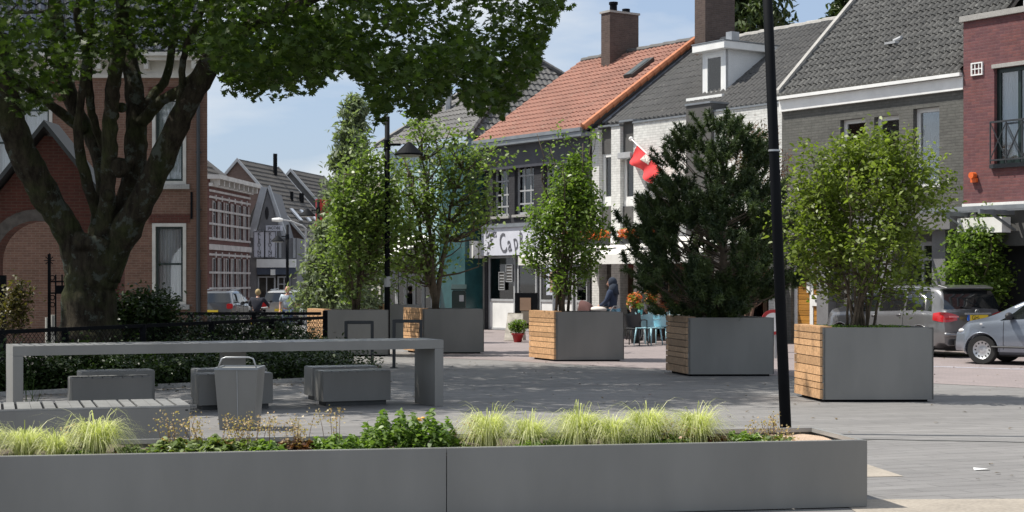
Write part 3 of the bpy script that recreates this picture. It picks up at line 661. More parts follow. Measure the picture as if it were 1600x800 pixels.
# ================================================================== BUILDING I : purple-red brick with balcony door
pI = 1509
bI = thing('flats_building', 'purple red brick flats with french window, railing and grey parapet coping', 'building', LP(pI)+Vector((.02, -.02, 0)), LA)
def sI(x): return S(pI, x)
WI = 7.0; zpI = Zf(1507, 36)
ops = [(sI(1557), sI(1557)+2.2, Zf(1557, 257), Zf(1557, 108))]
mb = MB(); wall_face(mb, 0, WI, 3.45, zpI, ops, y=-.12, dep=.22); shell(mb, WI, 9, 3.45, zpI); mb.quad((0, -.12, 3.45), (0, 0, 3.45), (0, 0, zpI), (0, -.12, zpI))
mb.quad((0, -.12, 3.45), (WI, -.12, 3.45), (WI, 9, 3.45), (0, 9, 3.45)); mb.quad((0, -.12, zpI-.01), (WI, -.12, zpI-.01), (WI, 9, zpI-.01), (0, 9, zpI-.01)); mb.build('wall', M['brickI'], bI)
MB().box(-.06, WI, -.2, .4, zpI, zpI+.13).build('coping', M['conc'], bI)
MB().box(-.01, WI, -.16, .3, 3.32, 3.447).build('string_course', M['white'], bI)
a, b, c, d = ops[0]
f = window(bI, a, b, c, d, -.02, M['green'], .1, (.28, .62), (), M['curtain'], mw=.08, cgap=.45)
MB().box(a-.04, b, -.17, -.123, d+.0, d+.09).build('lintel', M['conc'], f); MB().box(a-.08, b, -.2, -.0, c-.1, c-.004).build('sill', M['anth'], f)
rl = MB(); rl.bar((a, -.26, c+.95), (b, -.26, c+.95), .04); rl.bar((a, -.26, c+.08), (b, -.26, c+.08), .035)
n = 5
for i in range(n+1): x = a+(b-a)*i/n; rl.bar((x, -.26, c), (x, -.26, c+.95), .025)
for i in range(n): xa_, xb_ = a+(b-a)*i/n, a+(b-a)*(i+1)/n; rl.bar((xa_, -.26, c+.1), (xb_, -.26, c+.93), .018); rl.bar((xa_, -.255, c+.93), (xb_, -.255, c+.1), .018)
rl.build('railing', M['anth'], bI)
gr_ = MB(); gx0 = sI(1522); zz = Zf(1528, 109); frame_mb(gx0, gx0+.33, zz-.15, zz+.15, -.16, .03, .04, (.33, .66), (.5,), gr_); gr_.build('vent_grille', M['white'], bI)
gx0 = sI(1521); zz = Zf(1524, 279); MB().tube([(gx0+.12, -.28, zz+.06), (gx0+.12, -.14, zz+.06)], .075, 10).box(gx0+.04, gx0+.2, -.2, -.122, zz-.1, zz).build('alarm_light', M['orange'], bI)
# set back top storey
mb = MB(); wall_face(mb, .9, WI, zpI+.13, zpI+3, [(2.2, 3.6, zpI+.6, zpI+2.4)], y=.9); mb.quad((.9, .9, zpI), (.9, 5, zpI), (.9, 5, zpI+3), (.9, .9, zpI+3)); mb.build('top_storey', M['render'], bI)
window(bI, 2.2, 3.6, zpI+.6, zpI+2.4, 1.0, M['white'], .1, (.5,), (), None)
# ground floor: recess, columns, steel pergola
MB().box(.3, WI, .6, .65, 0, 3.4).build('room_backdrop', M['dark'], bI)
MB().box(0, .35, -.1, .5, 0, 3.31).build('column', M['dgrey'], bI); MB().box(3.4, 3.8, -.1, .5, 0, 3.31).build('column', M['dgrey'], bI); MB().box(.353, 3.397, .0, .3, 2.45, 3.31).build('beam', M['dgrey'], bI)
pg = MB()
for y in (-.35, -.75, -1.15): pg.bar((-1.5, y, 3.28), (5, y, 3.28), .07, .09)
for x in np.arange(-1.2, 5, 1.3): pg.bar((x, -.1, 3.2), (x, -1.3, 3.2), .06, .1); pg.bar((x, -.05, 2.8), (x, -.9, 3.17), .05)
pg.build('pergola', M['zinc'], bI)
MB().box(.1, 1.35, -.45, -.14, 2.75, 3.1).build('lightbox_sign', M['white'], bI)
# ================================================================== BUILDING A : old brick house on the left
dA = 42.0; kA = dA/2500
def XA(px): return (px-324)*kA           # local x, zero at the right corner
def ZA(py): return CAMH+(HY-py)*kA
bA = thing('brick_townhouse', 'large old red brick house with white cornice and glazed tiles behind the big tree', 'house', (-476*kA, dA, 0), 0)
xl = XA(-160)
wins = [(XA(238), XA(291), ZA(288), ZA(150)), (XA(238), XA(291), ZA(476), ZA(349)), (XA(-12), XA(82), ZA(284), ZA(140)), (XA(-110), XA(-60), ZA(284), ZA(140))]
mb = MB(); wall_face(mb, xl, 0, -.3, ZA(100), wins, dep=.2)
mb.quad((0, 0, -.3), (-3, 10, -.3), (-3, 10, ZA(100)), (0, 0, ZA(100))); mb.quad((xl, 0, -.3), (xl, 0, ZA(100)), (xl, 10, ZA(100)), (xl, 10, -.3)); mb.quad((xl, 10, -.3), (xl, 10, 7), (-3, 10, 7), (-3, 10, -.3))
mb.build('wall', M['brickA'], bA)
for i, (a, b, c, d) in enumerate(wins):
    f = frame_mb(a, b, c, d, -.03, .085, .2).build('window', M['offwhite'], bA)
    vs_ = (.5,) if i == 2 else ()
    frame_mb(a+.087, b-.087, c+.087, d-.087, .06, .06, .06, vs_, (.5,) if i != 2 else (.42, .8), mw=.055).build('sash', M['green'], f)
    MB().box(a+.12, b-.12, .09, .1, c+.12, d-.12).build('pane', M['glass'], f)
    cu = MB(); n = 16
    cu.grid(lambda u, v: (a+.1+(b-a-.2)*u, .2+.025*math.sin(u*n*3.3)+.01*math.sin(u*n*1.1), c+.1+(d-c-.2)*v), n*6, 1); cu.build('curtain', M['curtainlit'], f, smooth=True)
    MB().box(a, b, .6, .65, c, d).build('room_backdrop', M['dark'], f)
    MB().box(a-.1, b+.1, -.1, -.003, c-.13, c-.003).build('sill', M['conc'], f, bevel=.01)
    so = MB(); nb = int((b-a+.2)/.075)
    for k in range(nb): x = a-.1+(b-a+.2)*k/nb; so.box(x+.004, x+(b-a+.2)/nb-.004, -.02, .1, d+.005, d+.24)
    so.build('soldier_course', M['brickD'], f)
    if i != 1:   # arched head inside the rectangular opening
        ar = MB(); cxm = (a+b)/2; rr = (b-a)/2-.085
        for k in range(12):
            t0, t1 = math.pi*k/12, math.pi*(k+1)/12
            h = rr*.75
            ar.prism([(cxm-rr*math.cos(t0), .0, d-.09-h+h*math.sin(t0)), (cxm-rr*math.cos(t1), .0, d-.09-h+h*math.sin(t1)), (cxm-rr*math.cos(t1), .0, d-.08), (cxm-rr*math.cos(t0), .0, d-.08)], (0, .06, 0))
        ar.build('arch_head', M['offwhite'], f)
mb = MB(); z = ZA(122); mb.box(xl, .05, -.1, .0-.003, z, z+.12); mb.box(xl, .05, -.08, -.004, z+.123, z+.42); mb.box(xl, .15, -.4, .1, z+.423, z+.52); mb.box(xl, .2, -.5, .1, z+.523, z+.62)
for k in range(14): x = -.35-k*.62; mb.box(x, x+.12, -.36, -.085, z+.2, z+.42)
mb.build('cornice', M['offwhite'], bA)
zc = z+.62; e = Vector((-.25, math.cos(R(48)), math.sin(R(48)))).normalized(); mb = MB(); tiles(mb, (xl, -.45, zc+.05), (1, 0, 0), e, -xl+.1, 7, .25, .34, .04, .035, 4)
mb.obox((xl, -.45, zc-.05), (-xl+.1, 0, 0), e*7, (0, 0, .04)); mb.build('roof', M['tileA'], bA)
mb = MB(); X = XA(311); mb.tube([(X, -.1, 0), (X, -.1, ZA(120))], .05, 8); mb.tube([(X, -.1, 0), (X, -.1, 1.9)], .065, 8)
for zz in (1.9, 3.5, 5): mb.box(X-.07, X+.07, -.11, -.003, zz, zz+.04)
mb.build('downpipe', M['anth'], bA)
MB().box(XA(298), XA(298)+.05, -.04, -.003, ZA(342), ZA(300)).build('wall_anchor', M['black'], bA)

# brick gate arch (porch) in front of it
dP = 33.5; kP = dP/2500
def XP(px): return (px-75)*kP
def ZP(py): return CAMH+(HY-py)*kP
bP = thing('gate_arch', 'dark brick gateway with pointed gable roof and round arch behind the tree', 'gateway', ((75-800)*kP, dP, 0), 0)
aR = .86; ac = XP(57); az = ZP(345)-aR; out = []
n = 16; zE = ZP(345)
mb = MB(); L0, R0 = XP(-45), XP(186); gL, gR = ZP(330), ZP(330); top = ZP(205)
def roofz(x): return top-abs(x)*(top-ZP(330))/(XP(175))
pts_arch = [(ac-aR*math.cos(math.pi*k/n), az+aR*math.sin(math.pi*k/n)) for k in range(n+1)]
for (ya, yb) in ((0, .5),):
    for k in range(n):
        x0, z0_ = pts_arch[k]; x1_, z1_ = pts_arch[k+1]
        mb.add([(x0, ya, z0_), (x1_, ya, z1_), (x1_, ya, roofz(x1_)), (x0, ya, roofz(x0))], [(0, 1, 2, 3)])
        mb.add([(x0, ya, z0_), (x0, yb, z0_), (x1_, yb, z1_), (x1_, ya, z1_)], [(0, 1, 2, 3)])
    for (xa_, xb_) in ((L0, ac-aR), (ac+aR, R0)):
        for y in (ya, yb): mb.quad((xa_, y, 0), (xb_, y, 0), (xb_, y, roofz(xb_)), (xa_, y, roofz(xa_)))
        mb.quad((xb_, ya, 0), (xb_, yb, 0), (xb_, yb, roofz(xb_)), (xb_, ya, roofz(xb_))); mb.quad((xa_, ya, 0), (xa_, yb, 0), (xa_, yb, roofz(xa_)), (xa_, ya, roofz(xa_)))
    for k in range(n):
        x0, z0_ = pts_arch[k]; x1_, z1_ = pts_arch[k+1]; mb.add([(x0, yb, z0_), (x1_, yb, z1_), (x1_, yb, roofz(x1_)), (x0, yb, roofz(x0))], [(3, 2, 1, 0)])
mb.build('wall', M['brickD'], bP)
mb = MB()
for k in range(n):
    x0, z0_ = pts_arch[k]; x1_, z1_ = pts_arch[k+1]; c0, c1 = Vector((x0-ac, 0, z0_-az)).normalized()*.24, Vector((x1_-ac, 0, z1_-az)).normalized()*.24
    mb.prism([(x0, -.03, z0_), (x1_, -.03, z1_), (x1_+c1.x, -.03, z1_+c1.z), (x0+c0.x, -.03, z0_+c0.z)], (0, .026, 0))
for xx in (ac-aR-.24, ac+aR): mb.box(xx, xx+.24, -.03, -.004, 0, az)
mb.build('arch_band', mat('grey_arch_stone', (.10, .085, .075), .8, var=.3, scale=6), bP)
mb = MB(); 
for sg_ in (-1, 1):
    a = Vector((0, -.3, top+.08)); b = Vector((sg_*(XP(175)+.25), -.3, top+.08-(XP(175)+.25)*(top-ZP(330))/XP(175)))
    mb.prism([a, b, b+Vector((0, 0, .13)), a+Vector((0, 0, .13))], (0, 1.1, 0))
mb.build('roof', M['darksteel'], bP)
# low wall piece and pale posts behind the gate
gt = thing('iron_gate', 'wrought iron gate with star finial standing open under the brick gateway', 'gate', ((80-800)*.0124, 31, 0), 0)
mb = MB()
def XG(px): return (px-80)*.0124
def ZG(py): return CAMH+(HY-py)*.0124
mb.bar((XG(77), 0, 0), (XG(77), 0, ZG(397)), .05); mb.tube([(XG(77), 0, ZG(430)), (XG(77), 0, ZG(395))], [.03, .008], 6)
for px in (87, 97, 107): mb.bar((XG(px), 0, .1), (XG(px), 0, ZG(429)), .025)
for py in (440, 458, 512): mb.bar((XG(77), 0, ZG(py)), (XG(110), 0, ZG(py)), .03)
mb.box(XG(87), XG(107), -.02, .02, ZG(457), ZG(446))
for py in (434, 465, 476, 520):
    for px in (82,): mb.tube([(XG(px)+.045*math.cos(t), 0, ZG(py)+.045*math.sin(t)) for t in np.linspace(0, 6.28, 12)], .01, 5)
for k in range(4): a = k*math.pi/4; mb.bar((XG(77)-.1*math.cos(a), 0, ZG(407)-.1*math.sin(a)), (XG(77)+.1*math.cos(a), 0, ZG(407)+.1*math.sin(a)), .015)
mb.build('gate_leaf', M['black'], gt)
MB().bar((XG(5), 0, 0), (XG(5), 0, ZG(430)), .1).build('gate_post', M['black'], gt); MB().bar((XG(-4), 0, 0), (XG(-4), 0, ZG(430)), .04).build('gate_post', M['black'], gt)
MB().tube([(XG(62), .5, 0), (XG(62), .5, ZG(497))], .04).build('marker_post', M['offwhite'], gt); MB().tube([(XG(71), .5, 0), (XG(71), .5, ZG(493))], .055).build('marker_post', M['offwhite'], gt)

# ================================================================== BUILDING B : banded maroon brick house down the street
dB = 75.0
pB = Vector(((327-800)/2500*dB, dB, -.3)); dirB = Vector((.085, 1, 0)).normalized(); LB = 7.6
angB = math.atan2(dirB.y, dirB.x)
bB = thing('banded_house', 'maroon brick house with white stone bands and bracketed cornice beside the old brick house', 'house', pB, angB)
zT = 6.75
bo = []
for k in range(3):
    x = .55+k*2.4; bo.append((x, x+.85, 1.1, 3.05)); bo.append((x, x+.85, 4.0, 5.75))
    bo.append((x+1.2, x+1.9, 1.1, 3.05)); bo.append((x+1.2, x+1.9, 4.0, 5.75))
mb = MB(); wall_face(mb, 0, LB, 0, zT, bo, dep=.2); shell(mb, LB, 9, 0, zT)
mb.build('wall', M['brickB'], bB)
s_ = MB()
for a, b, c, d in bo:
    fo = frame_mb(a, b, c, d, .08, .06, .05, (.5,), (.65,)).build('window', M['lgrey'], bB); MB().box(a+.03, b-.03, .1, .11, c+.03, d-.03).build('pane', M['glass'], fo); MB().box(a, b, .4, .45, c, d).build('room_backdrop', M['dark'], fo)
for z in (.15, .85, 1.55, 2.3, 3.15, 3.9, 4.6, 5.25, 5.85, 6.15): s_.box(-.02, LB+.02, -.06, -.003, z, z+.10)
s_.box(-.02, LB, -.12, -.003, 3.42, 3.68)
for a, b, c, d in bo: s_.box(a-.10, a-.02, -.05, -.004, c+.0, d+.0); s_.box(b+.02, b+.10, -.05, -.004, c, d); s_.box((a+b)/2-.07, (a+b)/2+.07, -.07, -.004, d+.02, d+.28)
s_.build('stone_band', mat('dirty_white_stone', (.42, .38, .36), .8, var=.2), bB)
co = MB(); co.box(-.1, LB+.1, -.18, -.003, zT-.35, zT-.2); co.box(-.2, LB+.2, -.55, .2, zT-.02, zT+.18)
for k in range(9): x = .1+k*(LB-.3)/8; co.box(x, x+.12, -.45, -.005, zT-.3, zT-.02)
co.build('cornice', mat('grey_white_paint', (.5, .47, .44), .7), bB)
mb = MB(); e = Vector((0, math.cos(R(44)), math.sin(R(44)))); tiles(mb, (-.1, .3, zT+.15), (1, 0, 0), e, 3.9, 2.6, .3, .4, .03, .06, 3)
mb.add([(3.8, .3, zT+.15), (6.2, .3, zT+.15), (3.8, .3+2.6*e.y, zT+.15+2.6*e.z)], [(0, 1, 2)])
mb.obox((-.1, .3, zT+.02), (3.9, 0, 0), e*2.6, (0, .0, .1)); mb.build('roof', M['tileC'], bB)

# ================================================================== far gabled houses (ridge running down the street)
def gabled(name, label, px, py, d, run, half, eave, vdir=.2, wallm='brickC', tilem='tileC', pitch=48):
    A = AT(px, py, d); ang = math.atan2(1, vdir)-math.pi/2
    b = thing(name, label, 'house', (A.x, A.y, -.3), ang); h = A.z+.3; ze = h-half*math.tan(R(pitch))
    mb = MB(); mb.prism([(-half, 0, 0), (half, 0, 0), (half, 0, ze), (0, 0, h-.06), (-half, 0, ze)], (0, run, 0)); mb.build('wall', M[wallm], b)
    e = Vector((-math.cos(R(pitch)), 0, math.sin(R(pitch)))); L = half/math.cos(R(pitch))+.35; ro = MB()
    o = Vector((half, -.12, ze))-e*.35+Vector((0, 0, .05)); tiles(ro, o, (0, 1, 0), e, run+.24, L, .33, .36, .025, .045, 3)
    e2 = Vector((-e.x, 0, e.z)); o2 = Vector((-half, -.12, ze))-e2*.35+Vector((0, 0, .05)); ro.obox(o2, (0, run+.24, 0), e2*L, (0, 0, .05))
    r = ro.build('roof', M[tilem], b)
    for yy in (-.16, run+.08):
        vg = MB(); vg.obox(o+Vector((0, yy+.12, -.1)), e*L, (0, .1, 0), (0, 0, .2)); vg.obox(o2+Vector((0, yy+.12, -.1)), e2*L, (0, .1, 0), (0, 0, .2))
        vg.build('verge_board', M['lgrey'], r)
    return b, h, ze, e, o
bC, hC, zC, eC, oC = gabled('gabled_house', 'brown gabled house with steep dark tiled roof and two skylights in the far street', 372, 251, 90, 6.6, 4.6, 0)
M['skyl'] = mat('pale_skylight', (.5, .52, .55), .2)
nrm = Vector((math.sin(R(48)), 0, math.cos(R(48))))
mb = MB()
for (v, y) in ((2.6, 1.5), (2.6, 3.2), (2.6, 4.6)): mb = MB(); o = oC+eC*v+Vector((0, y, 0))+nrm*.05; mb.obox(o, eC*.9, (0, .5, 0), nrm*.08).build('skylight', M['skyl'], bC)
mb = MB(); mb.tube([oC+eC*6.4+Vector((0, 4.7, 0)), oC+eC*6.4+Vector((0, 4.7, 1.3))], .13, 8).build('flue_pipe', M['black'], bC)
for y in (3.6, 5.2, 5.5): MB().tube([oC+eC*4.3+Vector((0, y, 0)), oC+eC*4.3+Vector((0, y, .55))], .1, 6).build('vent_pipe', M['black'], bC)
gabled('gabled_house', 'smaller grey brown gabled house behind the skylight house, next to the conifer', 455, 267, 101, 6.5, 4.6, 0, wallm='dgrey')
# street shop with vertical banners
dJ = 84.0; kJ = dJ/2500
def XJ(px): return (px-388)*kJ
def ZJ(py): return CAMH+.3+(HY-py)*kJ
bJ = thing('clothes_shop', 'grey gabled shop with white fascia and JACOBS sign at the far street end', 'shop', ((388-800)*kJ, dJ, -.3), 0)
mb = MB(); mb.box(XJ(388), XJ(464), .02, 6, 2.9, ZJ(372)); mb.box(XJ(388), XJ(401), .02, 6, 0, 2.9); mb.box(XJ(455), XJ(464), .02, 6, 0, 2.9)
mb.prism([(XJ(400), .02, ZJ(372)), (XJ(440), .02, ZJ(372)), (XJ(418), .02, ZJ(297))], (0, 5, 0)); mb.build('wall', M['grey'], bJ)
mb = MB(); a, b = Vector((XJ(418), -.1, ZJ(293))), Vector((XJ(398), -.1, ZJ(372))); mb.obox(a, b-a, (-.35, 0, .05), (0, .4, 0)); b2 = Vector((XJ(444), -.1, ZJ(368))); mb.obox(a, b2-a, (.1, 0, .12), (0, .4, 0)); mb.build('verge_board', M['lgrey'], bJ)
mb = MB(); e = (Vector((XJ(412), 1.5, ZJ(295)))-Vector((XJ(386), 1.5, ZJ(350)))).normalized(); tiles(mb, (XJ(383), .5, ZJ(352)), (0, 1, 0), e, 5.3, 1.95, .28, .28, .05, .03, 4)
mb.obox((XJ(383), .5, ZJ(352)-.1), (0, 5.3, 0), e*1.95, (0, 0, .06)); mb.build('roof', M['tileJ'], bJ)
MB().ball((XJ(417), .0, ZJ(333)), (.1, .03, .35)).build('oval_window', M['dark'], bJ)
MB().box(XJ(402), XJ(463), -.25, .0, ZJ(418), ZJ(405)).build('fascia', M['white'], bJ)
MB().box(XJ(402), XJ(463), -.15, .0, ZJ(429), ZJ(418)-.004).build('awning_box', mat('blue_grey_board', (.06, .075, .11), .6), bJ)
fr = MB(); frame_mb(XJ(402), XJ(430), .1, 2.2, .1, .08, .06, (.5,), (), fr); frame_mb(XJ(433), XJ(454), .1, 2.2, .1, .08, .06, (.5,), (.8,), fr); fr.build('shopfront', M['lgrey'], bJ)
MB().box(XJ(400), XJ(456), .4, .45, 0, 2.9).build('room_backdrop', M['dim'], bJ)
for px, tx in ((406, 'KLEDING'), (423, 'KLEDING')):
    bn = MB().box(XJ(px)-.32, XJ(px)+.32, -.18, -.06, ZJ(403), ZJ(361)).build('banner_sign', M['sign'], bJ)
    for i, ch_ in enumerate(tx): text_obj('lettering', ch_, .26, M['ink'] if px > 410 else M['green'], bn, (XJ(px), -.19, ZJ(366)-i*.19))
    frame_mb(XJ(px)-.3, XJ(px)+.3, ZJ(402.5), ZJ(361.5), -.2, .03, .015).build('banner_border', M['anth'], bn)
bn = MB().box(XJ(419), XJ(444), -.75, -.62, ZJ(361), ZJ(353)).build('name_sign', M['sign'], bJ); text_obj('lettering', 'JACOBS', .23, M['ink'], bn, (XJ(431.5), -.76, ZJ(357)), sx=.8)
[MB().box(XJ(p), XJ(p)+.12, -.05, .015, ZJ(403), ZJ(372)).build('mullion', M['lgrey'], bJ) for p in (436, 447, 458)]
MB().box(XJ(424), XJ(431), -.3, -.16, ZJ(430), ZJ(421)).build('small_sign', M['white'], bJ)
# continuation of the street on the far side
bK = thing('far_shop_row', 'grey two storey shop with pale window strips beyond the clothes shop', 'shop', ((466-800)*.0376, 94, -.3), R(-8))
mb = MB(); mb.box(0, 4.5, 0, 6, 0, 5.0); mb.build('wall', M['grey'], bK)
mb = MB(); [mb.box(.2, 3.8, -.05, -.003, .5+.5*k, .72+.5*k) for k in range(4)]; mb.build('shopfront', M['lgrey'], bK)
for i in range(3): MB().box(.3+i*1.1, 1.0+i*1.1, -.04, -.003, 3.2, 4.5).build('window', M['lgrey'], bK)
MB().box(.1, 4.4, -.5, -.003, 2.6, 2.95).build('fascia', M['white'], bK)
# D : row beyond the blue building, right side of the far street, mostly behind trees
pD = 520
bD = thing('awning_shop', 'low shop with long white awning behind the planter trees', 'shop', LP(pD)+Vector((0, 0, -.15)), LA)
WD = S(pD, 598)
mb = MB(); mb.box(0, WD, 0, 9, 2.6, 5.6); mb.box(0, .3, 0, 9, 0, 2.6); mb.build('wall', M['paleBr'], bD)
fr = MB(); gl = MB(); xs = np.linspace(.3, WD, 9)
for i in range(8): frame_mb(xs[i]+.02, xs[i+1]-.02, .05, 2.5, .1, .09, .07, (), (), fr); gl.box(xs[i]+.05, xs[i+1]-.05, .13, .14, .1, 2.45)
fo = fr.build('shopfront', M['offwhite'], bD); gl.build('pane', M['glassd'], fo)
MB().box(.1, WD, 1.4, 1.45, 0, 2.6).build('room_backdrop', M['dim'], bD)
mb = MB(); mb.obox((3.0, -1.6, 2.5), (WD-3, 0, 0), (0, 1.58, .75), (0, 0, .03)); mb.box(3.0, WD, -1.63, -1.602, 2.2, 2.53); mb.build('awning', M['awn'], bD)
MB().box(-.1, .02, -.7, -.1, 3.9, 5.0).build('red_sign', M['red'], bD)
MB().box(-.13, -.102, -.6, -.2, 4.2, 4.28).box(-.13, -.102, -.6, -.2, 4.45, 4.53).build('white_stripe', M['white'], bD)
gd = thing('tiled_house', 'brown red roofed house seen behind the middle street lamp', 'house', LP(560, 6)+Vector((0, 0, -.15)), LA)
mb = MB(); mb.box(0, 9, 0, 8, 0, 7.2); mb.build('wall', M['brickC'], gd); gable_roof(gd, 9, 8, 7.2, 33, tilemat('brown_red_tiles', (.22, .09, .06), (.16, .07, .05), .8), M['anth'], tw=.25, ch=.35)
# ================================================================== STREET FURNITURE
V = Vector
def rot90(v): return V((-v.y, v.x, 0))
def bolt_row(): pass
# ---- cube planters with wooden end
def planter(A, fv, dv, label, soil='dsoil', h=1.015, wood='wood'):
    t = thing('cube_planter', label, 'planter', A, 0, 'grey steel planters with wooden ends on the square')
    fv, dv = V(fv), V(dv); up = V((0, 0, 1)); fu, du = fv.normalized(), dv.normalized(); z0 = .035; th = .02
    b = MB(); b.obox(V((0, 0, z0)), fu*fv.length, du*.006, up*(h-z0)); b.obox(dv+V((0, 0, z0)), fv, -du*th, up*(h-z0))      # front, back
    b.obox(fv+V((0, 0, z0)), du*dv.length, -fu*th, up*(h-z0))                                                             # right
    b.obox(du*.0061+V((0, 0, z0)), fv, du*.03, up*(h-z0-.02))
    b.obox(fu*.02+V((0, 0, z0)), fu*.02, dv*.98, up*(h-z0-.01))
    b.build('steel_body', M['greysteel'], t)
    r = MB(); r.obox(du*.037+V((0, 0, h-.012)), fv, du*.05, up*.012); r.obox(dv-du*.07+V((0, 0, h-.012)), fv, du*.048, up*.014)
    r.obox(fv-fu*.02+V((0, 0, h-.012)), dv, -fu*.05, up*.013); r.build('rim', M['greysteel'], t)
    p = MB(); p.obox(fu*.06+du*.06+V((0, 0, 0)), fv-fu*.12, dv-du*.12, up*.06); p.build('plinth', M['black'], t)
    hs = [.13, .09, .12, .085, .13, .07, .12, .09, .085]; tot = sum(hs); k = (h-.05-.012*8)/tot; z = .045
    w = MB(); rng_ = random.Random(int(A.x*10)+5)
    rng_.shuffle(hs)
    for hh in hs:
        hh *= k; o = -fu*(.03+rng_.uniform(0, .004))+V((0, 0, z)); w.obox(o, fu*.045, dv, up*hh); z += hh+.012
    wo = w.build('wooden_end', M[wood], t)
    c = MB(); c.obox(-fu*.034-du*.0015+V((0, 0, .04)), fu*.004, du*.02, up*(h-.045)); c.obox(-fu*.034+dv-du*.02+V((0, 0, .04)), fu*.004, du*.02, up*(h-.045))
    tp = -fu*.03+V((0, 0, h-.004)); c2 = MB().obox(tp, fu*.16, dv, up*.022).build('top_board', M[wood], t)
    s = MB(); s.obox(fu*.05+du*.05+V((0, 0, .3)), fv-fu*.09, dv-du*.09, up*(h-.38)); s.build('soil', M[soil], t)
    return t
PL = {}
def pl(name, xl, yb, fv, dv, label, **k):
    A = GP(xl, yb); PL[name] = (A, V(fv+(0,)), V(dv+(0,))); return planter(A, fv+(0,), dv+(0,), label, **k)
pl('4', 1285, 628.5, (1.52, .03), (-.14, 1.2), 'nearest grey planter with bright boards, holding the round leafy shrub')
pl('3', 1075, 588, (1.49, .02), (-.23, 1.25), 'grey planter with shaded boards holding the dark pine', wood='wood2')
pl('2', 868, 565, (1.41, .12), (-.5, 1.15), 'grey planter with pale boards under the slim upright shrub, near the flower pot')
pl('1', 660, 553, (1.39, .10), (-.48, 1.2), 'grey planter under the loose tree, right of the middle lamp post')
pl('0', 508, 557, (1.38, .1), (-.5, 1.1), 'grey planter at the end of the black fence, left of the middle lamp post')
pl('b', 600, 535, (1.0, .05), (-.7, 1.2), 'far grey planter behind the middle lamp post, top just showing')

# ---- long low planter in front
LPa, LPb = V((-.32*10.55, 10.55, 0)), V((.222*11.65, 11.65, 0)); e = (LPb-LPa).normalized(); pn = rot90(e)
t = thing('long_planter', 'long low grey steel planter across the foreground filled with grasses and herbs', 'planter', LPb, 0)
h = .49; up = V((0, 0, 1)); seam = (GP(697, 700, h)-LPb); seam.z = 0; sd_ = seam.dot(e)
b = MB(); W_ = 1.04; z0 = .008
b.obox(e*sd_+e*.003+V((0, 0, z0)), -e*sd_-e*.003, pn*.012, up*(h-z0)); b.obox(e*(sd_-5.2)+V((0, 0, z0)), e*5.197, pn*.012, up*(h-z0)); b.obox(-e*.013+pn*.0125+V((0, 0, z0)), e*.012, pn*(W_-.025), up*(h-z0))
b.build('front_panel', M['greysteel'], t)
b = MB(); b.obox(e*(-8.5)+pn*(W_-.012)+V((0, 0, z0)), e*8.5, pn*.012, up*(h-z0)); b.build('back_panel', M['greysteel'], t)
b = MB(); b.obox(e*(-8.2)+pn*.013+V((0, 0, h-.03)), e*8.18, pn*.03, up*.033); b.obox(e*(-8.2)+pn*(W_-.045)+V((0, 0, h-.03)), e*8.18, pn*.03, up*.033); b.obox(-e*.045+pn*.045+V((0, 0, h-.03)), e*.03, pn*(W_-.095), up*.032)
b.build('rim', mat('worn_bright_steel_edge', (.33, .33, .32), .35, .3), t)
b = MB(); b.obox(e*(-8.4)+pn*.1+V((0, 0, 0)), e*8.3, pn*(W_-.2), up*.09); b.build('plinth', M['darksteel'], t)
b = MB(); L_ = 8.0
def soilz(u, v):
    x = -L_+(L_-.8)*u; return e*x+pn*(.045+(W_-.09)*v)+V((0, 0, h-.05+.012*math.sin(u*60+v*5)+.012*math.sin(u*143)))
b.grid(soilz, 120, 8); b.build('soil', M['soil'], t)
b = MB(); b.grid(lambda u, v: e*(-.8+.755*u)+pn*(.045+(W_-.09)*v)+V((0, 0, h-.05+.006*math.sin(u*20+v*9))), 20, 8); b.build('gravel_end', M['tan'], t)
LPL = (LPb, e, pn, h, W_)
MB().obox(LPb+e*(-.35)+pn*.3, e*.0001+e*.2, pn*.3, up*.01)

# ---- long table
def slatted(name, A, dirv, L, W, h, th, label, cat, group=None, legs=(), box=False, gap_axis='across', nsl=60, plinth=True):
    dv = V(dirv).normalized(); pv = rot90(dv); t = thing(name, label, cat, A, 0, group); up = V((0, 0, 1)); return t, dv, pv
tA = GP(20, 657); tB = GP(693, 635); dv = (tB-tA); TL = dv.length; dv.normalize(); pv = rot90(dv); TW = .8; hT = .877
UND = None
t = thing('long_table', 'long grey steel picnic table with slatted top and broad slab legs', 'table', tA, 0)
b = MB(); b.obox(V((0, 0, hT-.115)), dv*TL, pv*.03, up*.115); b.obox(pv*(TW-.03)+V((0, 0, hT-.115)), dv*TL, pv*.03, up*.115)
b.obox(pv*.03+V((0, 0, hT-.115)), dv*.03, pv*(TW-.06), up*.115); b.obox(dv*(TL-.03)+pv*.03+V((0, 0, hT-.115)), dv*.03, pv*(TW-.06), up*.115)
b.build('apron', M['greysteel'], t)
b = MB(); n = 46; cell = (TL-.06)/n
for i in range(n):
    if i % 9 == 4: b.obox(dv*(.03+cell*i)+pv*.03+V((0, 0, hT-.03)), dv*cell, pv*(TW-.06), up*.03)
    else: b.obox(dv*(.03+cell*i+.014)+pv*.03+V((0, 0, hT-.03)), dv*(cell-.03), pv*(TW-.06), up*.03)
b_ = MB().obox(dv*.03+pv*.03+V((0, 0, hT-.06)), dv*(TL-.06), pv*(TW-.06), up*.012).build('gap_shade_sheet', M['black'], t)  # added black sheet, stands in for the shade between the table slats
b.build('slatted_top', mat('pale_worn_steel_slats', (.24, .245, .245), .4, .2, var=.15), t)
for x in (0, TL-.12): MB().obox(dv*x+V((0, 0, 0)), dv*.12, pv*TW, up*(hT-.117)).build('leg', M['greysteel'], t, bevel=.004)
MB().obox(dv*(TL*.5-.15)+pv*.3, dv*.3, pv*.15, up*(hT-.12)).build('centre_post', M['greysteel'], t)
